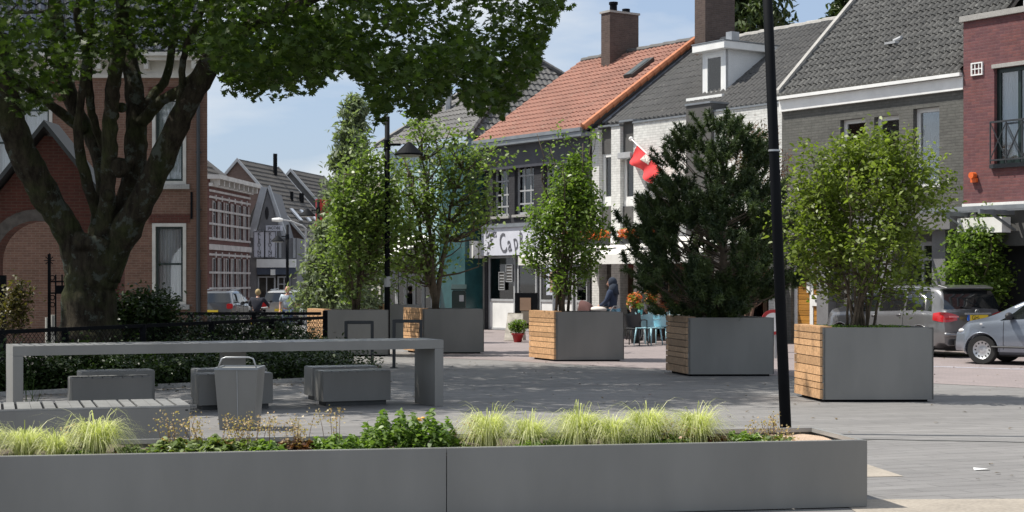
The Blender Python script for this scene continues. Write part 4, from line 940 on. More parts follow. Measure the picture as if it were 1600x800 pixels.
# ---- block seats around the table
def seat(px, py, wpx, label, hz=.46, dark=False):
    A = GP(px, py, hz); A.z = 0; L = wpx*A.y/2500
    t = thing('block_seat', label, 'seat', A, 0, 'steel block seats around the long table'); D = .42
    MB().obox(V((0, 0, .06)), dv*L, pv*D, up*(hz-.06-.012)).build('body', M['greysteel'], t, bevel=.003)
    b = MB(); n = 8
    for i in range(n): b.obox(dv*(L*i/n+.008)+V((0, 0, hz-.0118)), dv*(L/n-.016), pv*D, up*.012)
    b.build('slats', M['darksteel'] if dark else mat('seat_slats', (.22, .225, .225), .4, .2), t)
    MB().obox(dv*.05+pv*.04, dv*(L-.1), pv*(D-.08), up*.065).build('plinth', M['darksteel'], t)
seat(505, 580.5, 111, 'grey block seat nearest the right leg of the table')
seat(488, 574, 107, 'dark edged block seat behind the one by the right table leg')
seat(311, 585, 118, 'grey block seat half hidden behind the litter bin')
seat(308, 577.5, 112, 'low block seat behind the litter bin, back row')
seat(113, 590.5, 124, 'grey block seat near the left leg of the table, front row')
seat(127, 580.5, 114, 'block seat near the left leg of the table, back row')
# ---- long slatted bench at left
bA_, bB_ = GP(-60, 642, .45), GP(297, 633.5, .45); bA_.z = bB_.z = 0; d2 = (bB_-bA_); BL = d2.length; d2.normalize(); p2 = rot90(d2)
t = thing('steel_bench', 'long low grey steel bench with slatted seat left of the litter bin', 'bench', bB_, 0)
BW = .95; b = MB(); b.obox(-d2*BL+V((0, 0, .05)), d2*BL, p2*BW, up*(.45-.065)); b.build('body', M['greysteel'], t, bevel=.003)
b = MB(); n = int(BL/.12)
MB().obox(-d2*BL+p2*.02+V((0, 0, .4352)), d2*BL, p2*(BW-.04), up*.002).build('gap_shade_sheet', M['black'], t)  # black sheet added so the bench slat gaps look shaded
for i in range(n): b.obox(-d2*(BL*(i+1)/n-.007)+p2*.02+V((0, 0, .438)), d2*(BL/n-(.026 if i % 3 else .004)), p2*(BW-.04), up*.016)
b.obox(-d2*BL+V((0, 0, .436)), d2*BL, p2*.018, up*.0145); b.build('slats', mat('bench_slats', (.27, .27, .26), .4, .2, var=.15), t)
MB().obox(-d2*BL+p2*.05, d2*(BL-.06), p2*(BW-.1), up*.055).build('plinth', M['darksteel'], t)
MB().obox(-d2*.045-p2*.003+V((0, 0, .40)), d2*.025, p2*.004, up*.012).build('bolt', M['black'], t)
# ---- litter bin
A = GP(370, 672); t = thing('litter_bin', 'tapering grey steel litter bin with hoop handle in front of the table', 'bin', A, 0)
k = A.y/2500; w0, w1 = 27*k, 34*k; hB = .68
b = MB()
b.add([(-w0, 0, 0), (w0, 0, 0), (w0, .42, 0), (-w0, .42, 0), (-w1, -.06, hB), (w1, -.06, hB), (w1, .48, hB), (-w1, .48, hB)], [(0,3,2,1),(0,1,5,4),(1,2,6,5),(2,3,7,6),(3,0,4,7)])
b.add([(-w1+.02, -.04, hB-.002), (w1-.02, -.04, hB-.002), (w1-.02, .46, hB-.002), (-w1+.02, .46, hB-.002)], [(0, 1, 2, 3)]); b.build('body', M['greysteel'], t)
b = MB(); b.box(-w1, w1, -.066, -.04, hB-.012, hB+.012); b.box(-w1, w1, .46, .486, hB-.012, hB+.012); b.box(-w1, -w1+.02, -.04, .46, hB-.012, hB+.012); b.box(w1-.02, w1, -.04, .46, hB-.012, hB+.012); b.build('rim', M['zinc'], t)
b = MB(); b.bar((.012, -.002, .03), (.012, -.063, hB-.02), .006); b.build('seam', M['lgrey'], t)
MB().tube([(-w1+.03, 0, hB), (-w1+.075, 0, hB+.11), (-w1+.12, 0, hB+.125), (w1-.11, 0, hB+.125), (w1-.06, 0, hB+.11), (w1-.02, 0, hB)], .009, 8).build('handle', M['galv'], t, smooth=True)
MB().box(-w0+.01, w0-.01, .01, .4, -.0, .02).build('foot', M['darksteel'], t)
# ---- bike stands (two upside down U frames)
for (xl, xr, yt, yb, lab) in ((538, 584, 501.5, 548, 'square black bicycle stand left of the middle lamp post'), (613, 660, 499.5, 575, 'square black bicycle stand right of the middle lamp post')):
    A = GP(xl, yb); d = A.y if yb > 560 else 31.2; A = V(((xl-800)/2500*d, d, 0)); w = (xr-xl)*d/2500; hh = CAMH-(yt-HY)*d/2500
    t = thing('bicycle_stand', lab, 'bike stand', A, 0, 'bicycle stands by the planters'); b = MB(); q = .06
    b.box(0, q, 0, .05, 0, hh); b.box(w-q, w, 0, .05, 0, hh); b.box(q, w-q, 0, .05, hh-q, hh); b.build('frame', M['anth'], t, bevel=.005)
    MB().box(-.04, q+.04, -.04, .09, 0, .012).build('foot_plate', M['darksteel'], t); MB().box(w-q-.04, w+.04, -.04, .09, 0, .012).build('foot_plate', M['darksteel'], t)
# ---- black mesh fence
def fence(P, hts, label, posts, post_h=None, mesh=True):
    t = thing('mesh_fence', label, 'fence', P[0]); P = [p-P[0] for p in P]; b = MB()
    for i in range(len(P)-1):
        b.bar(P[i]+up*hts[i], P[i+1]+up*hts[i+1], .05, .06); b.bar(P[i]+up*.12, P[i+1]+up*.12, .03, .03)
    b.build('rail', M['black'], t)
    m = MB()
    for i in range(len(P)-1):
        d = P[i+1]-P[i]; L = d.length; H = (hts[i]+hts[i+1])/2-.1; s = .09; n = int(L/s); d.normalize(); side = rot90(d)*.004
        # slanting wires both ways
        for kk in range(-int(H/s), n+1):
            for sg_ in (1, -1):
                a0 = max(0, kk*s); z_a = .1+(a0-kk*s); a1 = min(L, kk*s+H); z_b = .1+(a1-kk*s)
                if a1 <= a0: continue
                if sg_ < 0: z_a, z_b = H+.2-z_a, H+.2-z_b
                m.bar(P[i]+d*a0+up*z_a+side*sg_, P[i]+d*a1+up*z_b+side*sg_, .005)
    m.build('wire_mesh', M['black'], t)
    for p, hh in posts: MB().box(p.x-.045, p.x+.045, p.y-.03, p.y+.06, 0, hh).build('post', M['black'], t)
    return t
c0 = V((( -40-800)/2500*22.9, 22.9, 0)); c1 = V(((508-800)/2500*31.8, 31.8, 0)); n = 5
pts = [c0.lerp(c1, i/n) for i in range(n+1)]
fence([c0, c1], [.9, .92], 'black wire mesh fence with round top rail in front of the big tree', [(p-c0, .93) for p in pts[:-1]]+[(c1-c0, 1.06)])
c2 = V(((-60-800)/2500*30.6, 30.6, 0)); c3 = c1+V((-.1, .12, 0))
c3b = V(((200-800)/2500*32.8, 32.8, 0))
fence([c3b, c3], [.98, 1.0], 'black wire mesh fence running behind the bushes towards the street corner', [(V(c3b.lerp(c3, q))-c3b, 1.0) for q in (0, .33, .66)])
MB_ = None
# ---- street lamps
def lamp(base, hgt, r0, r1, arm_z, hx, label, size=1.0, tilt=0, group='black street lamps with flat cone shades', head=True):
    t = thing('street_lamp', label, 'street lamp', base, 0, group)
    b = MB(); b.tube([(0, 0, 0), (tilt*.5, 0, hgt*.5), (tilt, 0, hgt)], [r0, (r0+r1)/2, r1], 20); b.build('pole', M['black'], t, smooth=True)
    b = MB(); b.tube([(0, 0, 0), (0, 0, .03)], r0*1.7, 16); b.build('base_ring', M['darksteel'], t)
    if head:
        b = MB(); b.tube([(0, 0, arm_z+.04), (hx*.62, 0, arm_z+.04)], .03*size, 8); b.tube([(0, 0, arm_z-.08), (0, 0, arm_z+.14)], r1*1.35, 14); b.build('arm', M['black'], t)
        R_ = .33*size; b = MB(); b.lathe([(.02, .28*size), (.06, .25*size), (R_, 0), (R_, -.03), (R_-.02, -.03), (R_-.03, -.01)], (hx, 0, arm_z-.17*size), 28); hd = b.build('lamp_shade', M['black'], t)
        b = MB(); b.lathe([(R_-.05, -.035), (R_-.09, -.06), (.02, -.07)], (hx, 0, arm_z-.17*size), 24); b.build('diffuser', mat('frosted_glass', (.4, .4, .38), .4), hd)
    return t
NB = V(((1228-800)/2500*17.3, 17.3, 0))
lp_ = lamp(NB, 6.4, .062, .05, 5.9, .5, 'near dark lamp post rising behind the right end of the long planter', tilt=-.27)
b = MB(); 
for z in (3.05,): xx = -.27*(z/6.4); b.tube([(xx, 0, z), (xx, 0, z+.02)], .0635, 20)
b.build('joint_ring', M['galv'], lp_)
mA = GP(605, 555.5); zt = AT(605, 182, mA.y).z
lp2 = lamp(mA, zt, .062, .055, AT(605, 226, mA.y).z-.04, (639-605)*mA.y/2500, 'middle black street lamp with cone shade between the planters', size=.95)
MB().tube([(0, 0, 1.52), (0, 0, 1.75)], .075, 12).build('sticker_band', M['lgrey'], lp2)
for px, pt, ph, hx, d, lab in ((497, 312, 330, -17, 62, 'far black street lamp with its shade over the street, beside the conifer'), (449, 351, 371, -15, 74, 'farthest black street lamp in front of the clothes shop')):
    A = V(((px-800)/2500*d, d, -.3)); lamp(A, AT(px, pt, d).z+.3, .075, .065, AT(px, ph, d).z+.3, hx*d/2500, lab, size=.95)
# grey curved highway lamp
d = 66; A = V(((478-800)/2500*d, d, -.3)); t = thing('curved_street_lamp', 'slim pale grey street lamp with curved arm reaching over the far street', 'street lamp', A)
b = MB(); zt = AT(478, 357, d).z+.3; b.tube([(0, 0, 0), (0, 0, zt), (-.15, 0, zt+.12), (-.6, 0, zt+.30), (-1.0, 0, zt+.36)], [.05, .04, .035, .03, .03], 8); b.build('pole', M['lgrey'], t)
b = MB(); b.tube([(-.95, 0, zt+.35), (-1.1, 0, zt+.36), (-1.4, 0, zt+.36)], [.05, .09, .06], 8); b.build('lamp_head', M['white'], t)
# ---- pedestrian sign, banner
d = 52; A = V(((511-800)/2500*d, d, 0)); t = thing('pedestrian_sign', 'small square blue pedestrian sign on a thin grey post beside the conifer', 'sign', A)
MB().tube([(0, 0, 0), (0, 0, 2.2)], .03, 8).build('post', M['galv'], t); pnl = MB().box(-.13, .13, -.05, -.03, 1.7, 2.08).build('sign_plate', M['blue'], t)
b = MB(); b.ball((0, -.053, 2.0), (.03, .004, .03)); b.bar((0, -.053, 1.95), (0, -.053, 1.86), .04, .006); b.bar((0, -.053, 1.87), (-.05, -.053, 1.75), .02, .006); b.bar((0, -.053, 1.87), (.05, -.053, 1.75), .02, .006); b.build('walking_figure', M['white'], pnl)
# ---- no-entry style round sign behind the pine planter
d = 34; A = V(((1212-800)/2500*d, d, 0)); t = thing('round_traffic_sign', 'round white traffic sign with red rim low behind the pine planter', 'sign', A)
MB().tube([(0, .03, 0), (0, .03, 1.2)], .03, 8).build('post', M['galv'], t)
zc = AT(1207, 507, d).z+.05
pl_ = MB().tube([(-.05, -.01, zc), (-.05, .01, zc)], .27, 28).build('sign_plate', M['red'], t); MB().tube([(-.05, -.016, zc), (-.05, -.0105, zc)], .20, 28).build('sign_face', M['white'], pl_)
# ---- grey thin pole in front of the hairdresser and near the shrub
A = V(((866-800)/2500*39, 39, 0)); t = thing('sign_post', 'plain thin grey steel post behind the slim shrub planter', 'post', A); MB().tube([(0, 0, 0), (0, 0, 2.35)], .045, 12).build('pole', M['galv'], t); MB().tube([(0, 0, 2.35), (0, 0, 2.4)], .05, 12).build('cap', M['darksteel'], t)
# ---- wall litter bin by teal column
A = V(((717-800)/2500*51, 51, 0)); t = thing('street_bin', 'dark green hooded litter bin on a post beside the teal column', 'bin', A)
MB().box(-.22, .22, -.15, .15, .55, 1.35).build('body', M['green'], t, bevel=.03); MB().prism([(-.24, -.17, 1.36), (.24, -.17, 1.36), (.24, .17, 1.5), (-.24, .17, 1.5)], (0, 0, .04)).build('hood', M['green'], t); MB().tube([(0, .1, 0), (0, .1, .56)], .04, 8).build('post', M['darksteel'], t)
MB().box(.02, .16, -.16, -.152, 1.0, 1.2).build('label_plate', M['lgrey'], t)
# ---- A-board, blackboard, flower pot
A = GP(806, 533); t = thing('sandwich_board', 'small cream sandwich board leaning open on the pavement left of the flower pot', 'sign', A, R(-10))
for s_, nm in ((-1, 'front_board'), (1, 'back_board')): MB().prism([(-.22, .02*s_, .75), (.2, .02*s_, .75), (.24, .26*s_, .02), (-.28, .26*s_, .02)][::1], (0, .02*s_, .01)).build(nm, mat('cream_board', (.6, .55, .47), .7, var=.3, scale=5), t)
b = MB(); [b.box(-.15, .1, -.205+.165*(k/5)-.0, -.195+.165*(k/5), .2+.1*k, .24+.1*k) for k in range(5)]; b.build('chalk_line', M['lgrey'], t)
MB().bar((-.22, 0, .76), (.2, 0, .76), .03).build('hinge', M['twig'], t)
A = GP(822, 521); t = thing('menu_board', 'black framed standing board with two brown notices behind the wooden planter end', 'sign', A, R(-20))
bd = MB().box(-.38, .38, 0, .05, .15, 1.28).build('board', M['black'], t, bevel=.01); MB().box(-.2, .16, -.012, -.003, .72, 1.12).build('notice', mat('brown_card', (.33, .22, .15), .8), bd); MB().box(-.16, .18, -.012, -.003, .32, .70).build('notice', mat('faded_card', (.22, .19, .15), .8), bd)
MB().box(-.36, -.3, -.15, .2, 0, .16).build('foot', M['black'], t); MB().box(.3, .36, -.15, .2, 0, .16).build('foot', M['black'], t)
A = GP(809, 535); t = thing('flower_pot', 'round red flower pot with bushy green plant on the pavement by the sandwich board', 'plant pot', A)
MB().lathe([(.10, 0), (.15, .2), (.17, .2), (.17, .25), (.15, .25), (.14, .21)], (0, 0, 0), 20).build('pot', M['red'], t, smooth=True); POT = (t, A)

# ---- cafe tables and chairs
M['plblue'] = mat('light_blue_plastic', (.36, .60, .68), .4, var=.03); M['plgrey'] = mat('dark_grey_plastic', (.04, .042, .045), .45, var=.03)
def chair_proto(name, label, m):
    t = thing('cafe_chair', label, 'chair', (0, 0, 0), 0, 'moulded plastic chairs of the cafe terrace'); w = .25
    MB().grid(lambda u, v: (-w+2*w*u, -.22+.44*v, .45-.02*math.sin(math.pi*u)+.0*v), 6, 6).grid(lambda u, v: (-w+2*w*u, -.22+.44*v, .43-.02*math.sin(math.pi*u)), 6, 6).build('seat', m, t, smooth=True)
    def bk(u, v, o=0):                      # wrap round back, with pointed corners
        a = (u-.5)*2; top = .80+.06*abs(a)**3-.03*(1-abs(a)); return (a*(w+.02*v)*(1.0), .22+.10*v-.10*a*a*(1)-o, .47+(top-.47)*v)
    b = MB().grid(lambda u, v: bk(u, v), 12, 6).grid(lambda u, v: bk(1-u, v, .02), 12, 6); b.build('backrest', m, t, smooth=True)
    for sx in (-1, 1):
        MB().tube([(sx*.26, .20, .52), (sx*.275, .16, .66), (sx*.275, -.05, .66), (sx*.27, -.18, .64), (sx*.26, -.21, .44)], [.014, .018, .018, .018, .016], 6).build('armrest', m, t, smooth=True)
        for sy in (-1, 1): MB().tube([(sx*.23, sy*.2, .44), (sx*.27, sy*.26, 0)], [.024, .015], 7).build('leg', m, t, smooth=True)
    return t
c_b = chair_proto('cafe_chair', 'light blue plastic chair, nearest one at the white cafe table', M['plblue']); c_d = chair_proto('cafe_chair', 'dark grey plastic chair just left of the blue chairs', M['plgrey'])
def put(o, px, py, rz, label=None):
    p = GP(px, py); o.location = p; o.rotation_euler = (0, 0, rz)
    if label: o['label'] = label
    return o
put(c_b, 1013, 539, R(140)); put(copy_tree(c_b), 1033, 538.5, R(150), 'light blue plastic armchair right of the nearest blue one, beside the planter corner')
put(copy_tree(c_b), 1064, 535.5, R(60), 'light blue plastic chair half hidden behind the pine planter')
put(c_d, 991, 540, R(150)); put(copy_tree(c_d), 976, 536.5, R(170), 'dark grey plastic chair beside the corner of the slim shrub planter')
put(copy_tree(c_d), 998, 531.6, R(15), 'dark grey plastic chair behind the white cafe table, under the first seated person')
put(copy_tree(c_d), 1029, 531.8, R(-10), 'dark grey plastic chair behind the white cafe table, under the second seated person')
def cafe_table(px, py, label, w=1.25):
    A = GP(px, py); t = thing('cafe_table', label, 'table', A, R(-8), 'white tables of the cafe terrace')
    MB().box(-w/2, w/2, -.35, .35, .72, .75).build('table_top', M['white'], t, bevel=.008)
    for sx in (-1, 1):
        for sy in (-1, 1): MB().tube([(sx*(w/2-.08), sy*.28, .72), (sx*(w/2-.08), sy*.28, 0)], .022, 8).build('leg', M['lgrey'], t)
    return A
T1 = cafe_table(1040, 536.3, 'white cafe table with two small flower pots beside the blue chairs')
for px, py, c in ((1000, 527, 'left'), (1052, 527, 'right')):
    p = GP(px, py, .75) if False else V(((px-800)/2500*T1.y, T1.y-.1, .75))
    t = thing('table_plant', 'small turquoise pot with greenery at the %s end of the white cafe table' % c, 'plant pot', p, 0, 'pots on the cafe table')
    MB().lathe([(.05, 0), (.07, .14), (.06, .14)], (0, 0, 0), 14).build('pot', mat('turquoise_glaze', (.1, .4, .42), .3), t, smooth=True); globals()['TP_'+c] = t

# folded dark parasol cover lying behind the pine planter, kid buggy hood etc
A = GP(1182, 531); t = thing('grey_cargo_cover', 'dark grey draped bicycle cover behind the right end of the pine planter', 'cover', A)
MB().grid(lambda u, v: (-1.0+1.7*u, .5*math.cos(math.pi*v), (.55+.50*math.sin(math.pi*min(1, u*1.15))**.6+.06*math.sin(u*17+v*5))*math.sin(math.pi*v)**.5), 30, 16).build('cover_cloth', M['dgrey'], t, smooth=True)
MB().tube([(-.6, 0, 0), (-.6, 0, .8)], .03).tube([(.5, 0, 0), (.5, 0, .6)], .03).build('frame', M['darksteel'], t)
# rose / geranium trough above cafe awning
for px, w, c in ((1000, 1.1, 'left'), (1050, .9, 'right')):
    pass
# ================================================================== CARS
def carpaint(name, c, rough=.28):
    m, n, l, b = nmat(name); b.inputs['Base Color'].default_value = c+(1,); b.inputs['Metallic'].default_value = .55; b.inputs['Roughness'].default_value = rough
    b.inputs['Coat Weight'].default_value = 1; b.inputs['Coat Roughness'].default_value = .03; return m
M['tyre'] = mat('tyre_rubber', (.018, .018, .018), .8); M['rim'] = mat('silver_wheel_cover', (.55, .56, .57), .35, .4)
M['cglass'] = mat('tinted_car_glass', (.012, .014, .015), .04, spec=1.0, var=0); M['lens'] = mat('red_lamp_lens', (.45, .01, .015), .12, var=.1, spec=.8); M['lensw'] = mat('clear_lamp_lens', (.6, .6, .6), .1)
M['plate'] = mat('yellow_plate', (.75, .52, .03), .5, var=.05); M['trim'] = mat('black_plastic_trim', (.02, .02, .022), .6)
def interp(tab, x):
    for (a, b), (c, d) in zip(tab, tab[1:]):
        if x <= c: t = (x-a)/(c-a) if c > a else 0; t = max(0, t); return b+(d-b)*t
    return tab[-1][1]
def smooth_tab(tab, x, w=.06): return (interp(tab, x-w)+2*interp(tab, x)+interp(tab, x+w))/4
def make_car(label, loc, rz, paint, L, W, H, prof, wheels, spokes, tail='b', plate=None, group='cars parked beside the shops', win=None, detail=True):
    """local +x is forward, origin on the ground in the middle. prof: dict of tables over t in 0(rear)..1(front)"""
    t = thing('parked_car', label, 'car', loc, rz, group)
    NS = 56; hw = W/2
    top, belt, roofin = prof['top'], prof['belt'], prof['tuck']
    def section(s):                                    # half profile points (y, z) bottom -> top centre
        zt = smooth_tab(top, s, .02); zb = min(smooth_tab(belt, s, .03), zt-.012); bot = .20 if .06 < s < .94 else .26
        pl_ = interp(prof['plan'], s); w = hw*pl_; q = interp(roofin, s)            # tuck of roof
        P = [(w*.86, bot), (w*.97, bot+.06), (w*1.0, .42), (w*1.0, .60), (w*.985, zb-.12 if zb-.12 > .62 else .62), (w*.965, zb-.035), (w*.945, zb)]
        wr = w*(1-q)
        hgt = zt-zb
        for f in (.25, .5, .75, .9): P.append((w*.94+(wr-w*.94)*f**1.15, zb+hgt*(.93*f)))
        P += [(wr*.93, zb+hgt*.955), (wr*.75, zb+hgt*.985), (wr*.4, zt), (0, zt+.004)]
        return P
    ss = [i/NS for i in range(NS+1)]; rings = []
    for s in ss:
        P = section(s); x = -L/2+L*s; cv = lambda y: 0
        row = [V((x, y, z)) for y, z in P]; rings.append(row+[V((p.x, -p.y, p.z)) for p in row[-2::-1]])
    # curve the ends in plan (centre sticks out)
    for r in rings:
        for p in r:
            s = (p.x+L/2)/L; k = (p.y/hw)**2
            if s < .12: p.x += k*.10*(1-s/.12)+ (0.0)
            if s > .88: p.x -= k*.20*((s-.88)/.12)
            if s < .16: p.x += interp(prof['rear'], p.z)*(1-s/.16)**1
            if s > .9: p.x -= interp([(0, .05), (.35, 0), (.6, .03), (.9, .10)], p.z)*(s-.9)/.1
    nr = len(rings[0]); b = MB(); vs_ = [p for r in rings for p in r]; fs_ = []; gl = []
    wlo, whi = 6, 11; nP = 15
    for i in range(NS):
        for j in range(nr-1):
            fs_.append((i*nr+j, i*nr+j+1, (i+1)*nr+j+1, (i+1)*nr+j))
    fs_.append(tuple(range(nr-1, -1, -1))); fs_.append(tuple(NS*nr+j for j in range(nr)))
    for i in range(NS): fs_.append((i*nr, (i+1)*nr, (i+1)*nr+nr-1, i*nr+nr-1))
    b.add(vs_, fs_); body = b.build('body', paint, t, smooth=True, recalc=True)
    # wheel arches cut out
    cut = MB()
    for wx in wheels[0]:
        for sy in (-1, 1): cut.tube([(wx, sy*(hw-.24), wheels[1]), (wx, sy*(hw+.1), wheels[1])], wheels[1]+.055, 28)
    co = cut.build('cut', paint, t, recalc=True); md = body.modifiers.new('b', 'BOOLEAN'); md.object = co; md.operation = 'DIFFERENCE'; md.solver = 'EXACT'
    bpy.context.view_layer.update(); dg = bpy.context.evaluated_depsgraph_get(); me = bpy.data.meshes.new_from_object(body.evaluated_get(dg)); body.modifiers.clear(); body.data = me; me.materials.clear(); me.materials.append(paint)
    bpy.data.objects.remove(co)
    bm = bmesh.new(); bm.from_mesh(me)
    for e_ in bm.edges:
        if len(e_.link_faces) == 2 and e_.calc_face_angle(0) > .7: e_.smooth = False
    for f_ in bm.faces: f_.material_index = 0
    bm.to_mesh(me); bm.free()
    # glass: patches floating 4 mm outside the surface
    def surf(s, j):                                   # interpolated body point
        f = s*NS; i = min(NS-1, int(f)); a = f-i; jj = min(nr-2, int(j)); c = j-jj
        p = rings[i][jj].lerp(rings[i+1][jj], a); q = rings[i][jj+1].lerp(rings[i+1][jj+1], a); return p.lerp(q, c)
    def patch(name, poly_s, side, m, off=.005, j0=6.15, j1=11.2, nu=14, nv=5):
        """poly_s: function v-> (s0,s1) range at height fraction v"""
        b = MB(); g = []
        for vi in range(nv+1):
            v = vi/nv; s0, s1 = poly_s(v)
            for ui in range(nu+1):
                s = s0+(s1-s0)*ui/nu; j = j0+(j1-j0)*v; jj = j if side > 0 else (nr-1)-j; p = surf(s, jj); p2_ = V((p.x, p.y+off*side, p.z+off*.3)); g.append(p2_)
        b.add(g, [(vi*(nu+1)+ui, vi*(nu+1)+ui+1, (vi+1)*(nu+1)+ui+1, (vi+1)*(nu+1)+ui) for vi in range(nv) for ui in range(nu)]); return b.build(name, m, t, smooth=True)
    for side in (1, -1):
        for w in win['side']: 
            g = patch('side_window', w, side, M['cglass'])
        b = MB()   # door gaps & handles
        for s in win['gaps']:
            pts = [surf(s, (j if side > 0 else nr-1-j))+V((0, side*.002, 0)) for j in (1.3, 2, 3, 4, 5, 6)]
            b.tube(pts, .005, 4)
        b.build('door_gap', M['trim'], t)
        for s in win['handles']:
            p = surf(s, 4.6 if side > 0 else nr-1-4.6); MB().ball(p+V((0, side*.012, 0)), (.085, .02, .018)).build('door_handle', paint, t, smooth=True)
        p = surf(win['mirror'], 6.2 if side > 0 else nr-1-6.2); MB().ball(p+V((0, side*.11, .07)), (.07, .12, .075)).bar(p+V((0, 0, .03)), p+V((0, side*.08, .05)), .04).build('mirror', M['trim'], t, smooth=True)
        b = MB(); pts = [surf(s, (1.6 if side > 0 else nr-1-1.6))+V((0, side*.012, 0)) for s in np.linspace(.24, .76, 10)]; b.tube(pts, .022, 6); b.build('side_skirt', M['trim'], t)
    # rear window / windscreen follow the end slopes
    def across(name, s_of_v, m, yfrac, off, j_of=None, nu=12, nv=6):
        b = MB(); g = []
        for vi in range(nv+1):
            v = vi/nv; s = s_of_v(v)
            for ui in range(nu+1):
                u = -1+2*ui/nu; y = u*yfrac(v)
                # find surface point with that y on the upper ring at s: march j over roof side
                best = None
                row = [surf(s, j) for j in np.linspace(6, nr-7, 60)]
                for a_, b_ in zip(row, row[1:]):
                    if (a_.y-y)*(b_.y-y) <= 0 and abs(a_.y-b_.y) > 1e-6: k = (y-a_.y)/(b_.y-a_.y); best = a_.lerp(b_, k)
                best = best or row[0]; g.append(best+off)
        b.add(g, [(vi*(nu+1)+ui, vi*(nu+1)+ui+1, (vi+1)*(nu+1)+ui+1, (vi+1)*(nu+1)+ui) for vi in range(nv) for ui in range(nu)]); return b.build(name, m, t, smooth=True)
    across('windscreen', lambda v: win['ws'][0]+(win['ws'][1]-win['ws'][0])*v, M['cglass'], lambda v: hw*(.80-.10*v), V((.006, 0, .006)))
    # wheels
    for wx in wheels[0]:
        for sy in (-1, 1):
            w = MB(); r = wheels[1]; yc = sy*(hw-.12)
            pr = [(r*.62, -.10), (r*.93, -.105), (r, -.07), (r, .07), (r*.93, .105), (r*.62, .10), (r*.62, -.10)]
            for rr, yy in pr: pass
            w.lathe([(a_, b_) for a_, b_ in pr], (0, 0, 0), 30, cap=False); w.v = [(wx+x, yc+z, r+y) for x, y, z in w.v]
            wo_ = w.build('wheel', M['tyre'], t, smooth=False)
            rim = MB(); rim.lathe([(.001, .045), (r*.15, .06), (r*.2, .05), (r*.58, .065), (r*.64, .095), (r*.66, .1), (r*.62, .04), (.02, .03)], (0, 0, 0), 30)
            rim.v = [(wx+x, yc+sy*z, r+y) for x, y, z in rim.v]; ro_ = rim.build('rim', M['rim'], wo_, smooth=True, recalc=True)
            hb = MB()
            for k in range(spokes):
                a = 2*math.pi*k/spokes; c_, s__ = math.cos(a), math.sin(a); cx, cz = wx+c_*r*.47, r+s__*r*.47
                hb.ball((cx, yc+sy*.0665, cz), (r*.055, .006, r*.055) if spokes > 8 else (r*.1, .006, r*.1), 8, 5)
            hb.build('rim_hole', M['tyre'], ro_)
    for wx in wheels[0]:
        for sy in (-1, 1): MB().tube([(wx+(wheels[1]+.05)*math.cos(a), sy*(hw-.01), wheels[1]+(wheels[1]+.05)*math.sin(a)) for a in np.linspace(-.1, math.pi+.1, 18)], .013, 5).build('arch_lip', paint, t, smooth=True)
    MB().box(-L/2+.35, L/2-.35, -hw+.3, hw-.3, .16, .5).build('underbody', M['trim'], t)
    return t, surf, nr, rings, across
# --- car 1 : compact people carrier seen from behind
PA = carpaint('grey_metallic_paint', (.19, .19, .195)); PB = carpaint('silver_blue_metallic_paint', (.25, .28, .33))
prof1 = dict(top=[(0, .98), (.012, 1.06), (.05, 1.36), (.085, 1.49), (.13, 1.53), (.3, 1.565), (.45, 1.565), (.6, 1.50), (.70, 1.32), (.80, 1.09), (.9, .99), (.97, .88), (1, .72)],
             belt=[(0, .95), (.2, 1.0), (.5, .955), (.75, .93), (.9, .90), (1, .68)],
             tuck=[(0, .14), (.05, .19), (.1, .22), (.5, .20), (.65, .2), (.8, .08), (1, .05)],
             plan=[(0, .93), (.06, .97), (.15, 1), (.85, 1), (.95, .95), (1, .86)],
             rear=[(0, .12), (.3, .03), (.45, -.02), (.62, -.02), (.8, .03), (.95, .06), (1.5, .0)])
win1 = dict(side=[lambda v: (.105+.055*v, .30), lambda v: (.315, .50), lambda v: (.515, .70-.12*v)], gaps=(.31, .51, .70), handles=(.345, .54), mirror=.655, ws=(.775, .62), rw=None)
H1 = R(117); loc1 = V((9.2, 34.0, 0))+2.18*V((math.cos(H1), math.sin(H1), 0))+.895*V((math.sin(H1), -math.cos(H1), 0))
car1, surf1, nr1, rings1, across1 = make_car('dark grey metallic car with red tail lamps seen from behind, parked beyond the nearest planter', loc1, H1, PA, 4.36, 1.79, 1.56, prof1, ((-1.36, 1.34), .325), 7, win=win1)
L = 4.36; hw = .895
def rear_x(y, z):        # x of the body's rear surface at (y, z) by scanning the rings
    best = None
    for i in range(12):
        r = rings1[i]
        zz = interp(sorted([(p.y, p.z) for p in r[6:nr1-6]]), y)
        nxt = interp(sorted([(p.y, p.z) for p in rings1[i+1][6:nr1-6]]), y)
        if zz <= z <= nxt: k = (z-zz)/(nxt-zz+1e-6); return r[nr1//2].x+(rings1[i+1][nr1//2].x-r[nr1//2].x)*k + .10*(y/hw)**2*(1-(i/56)/.12 if i/56 < .12 else 0)
    return None
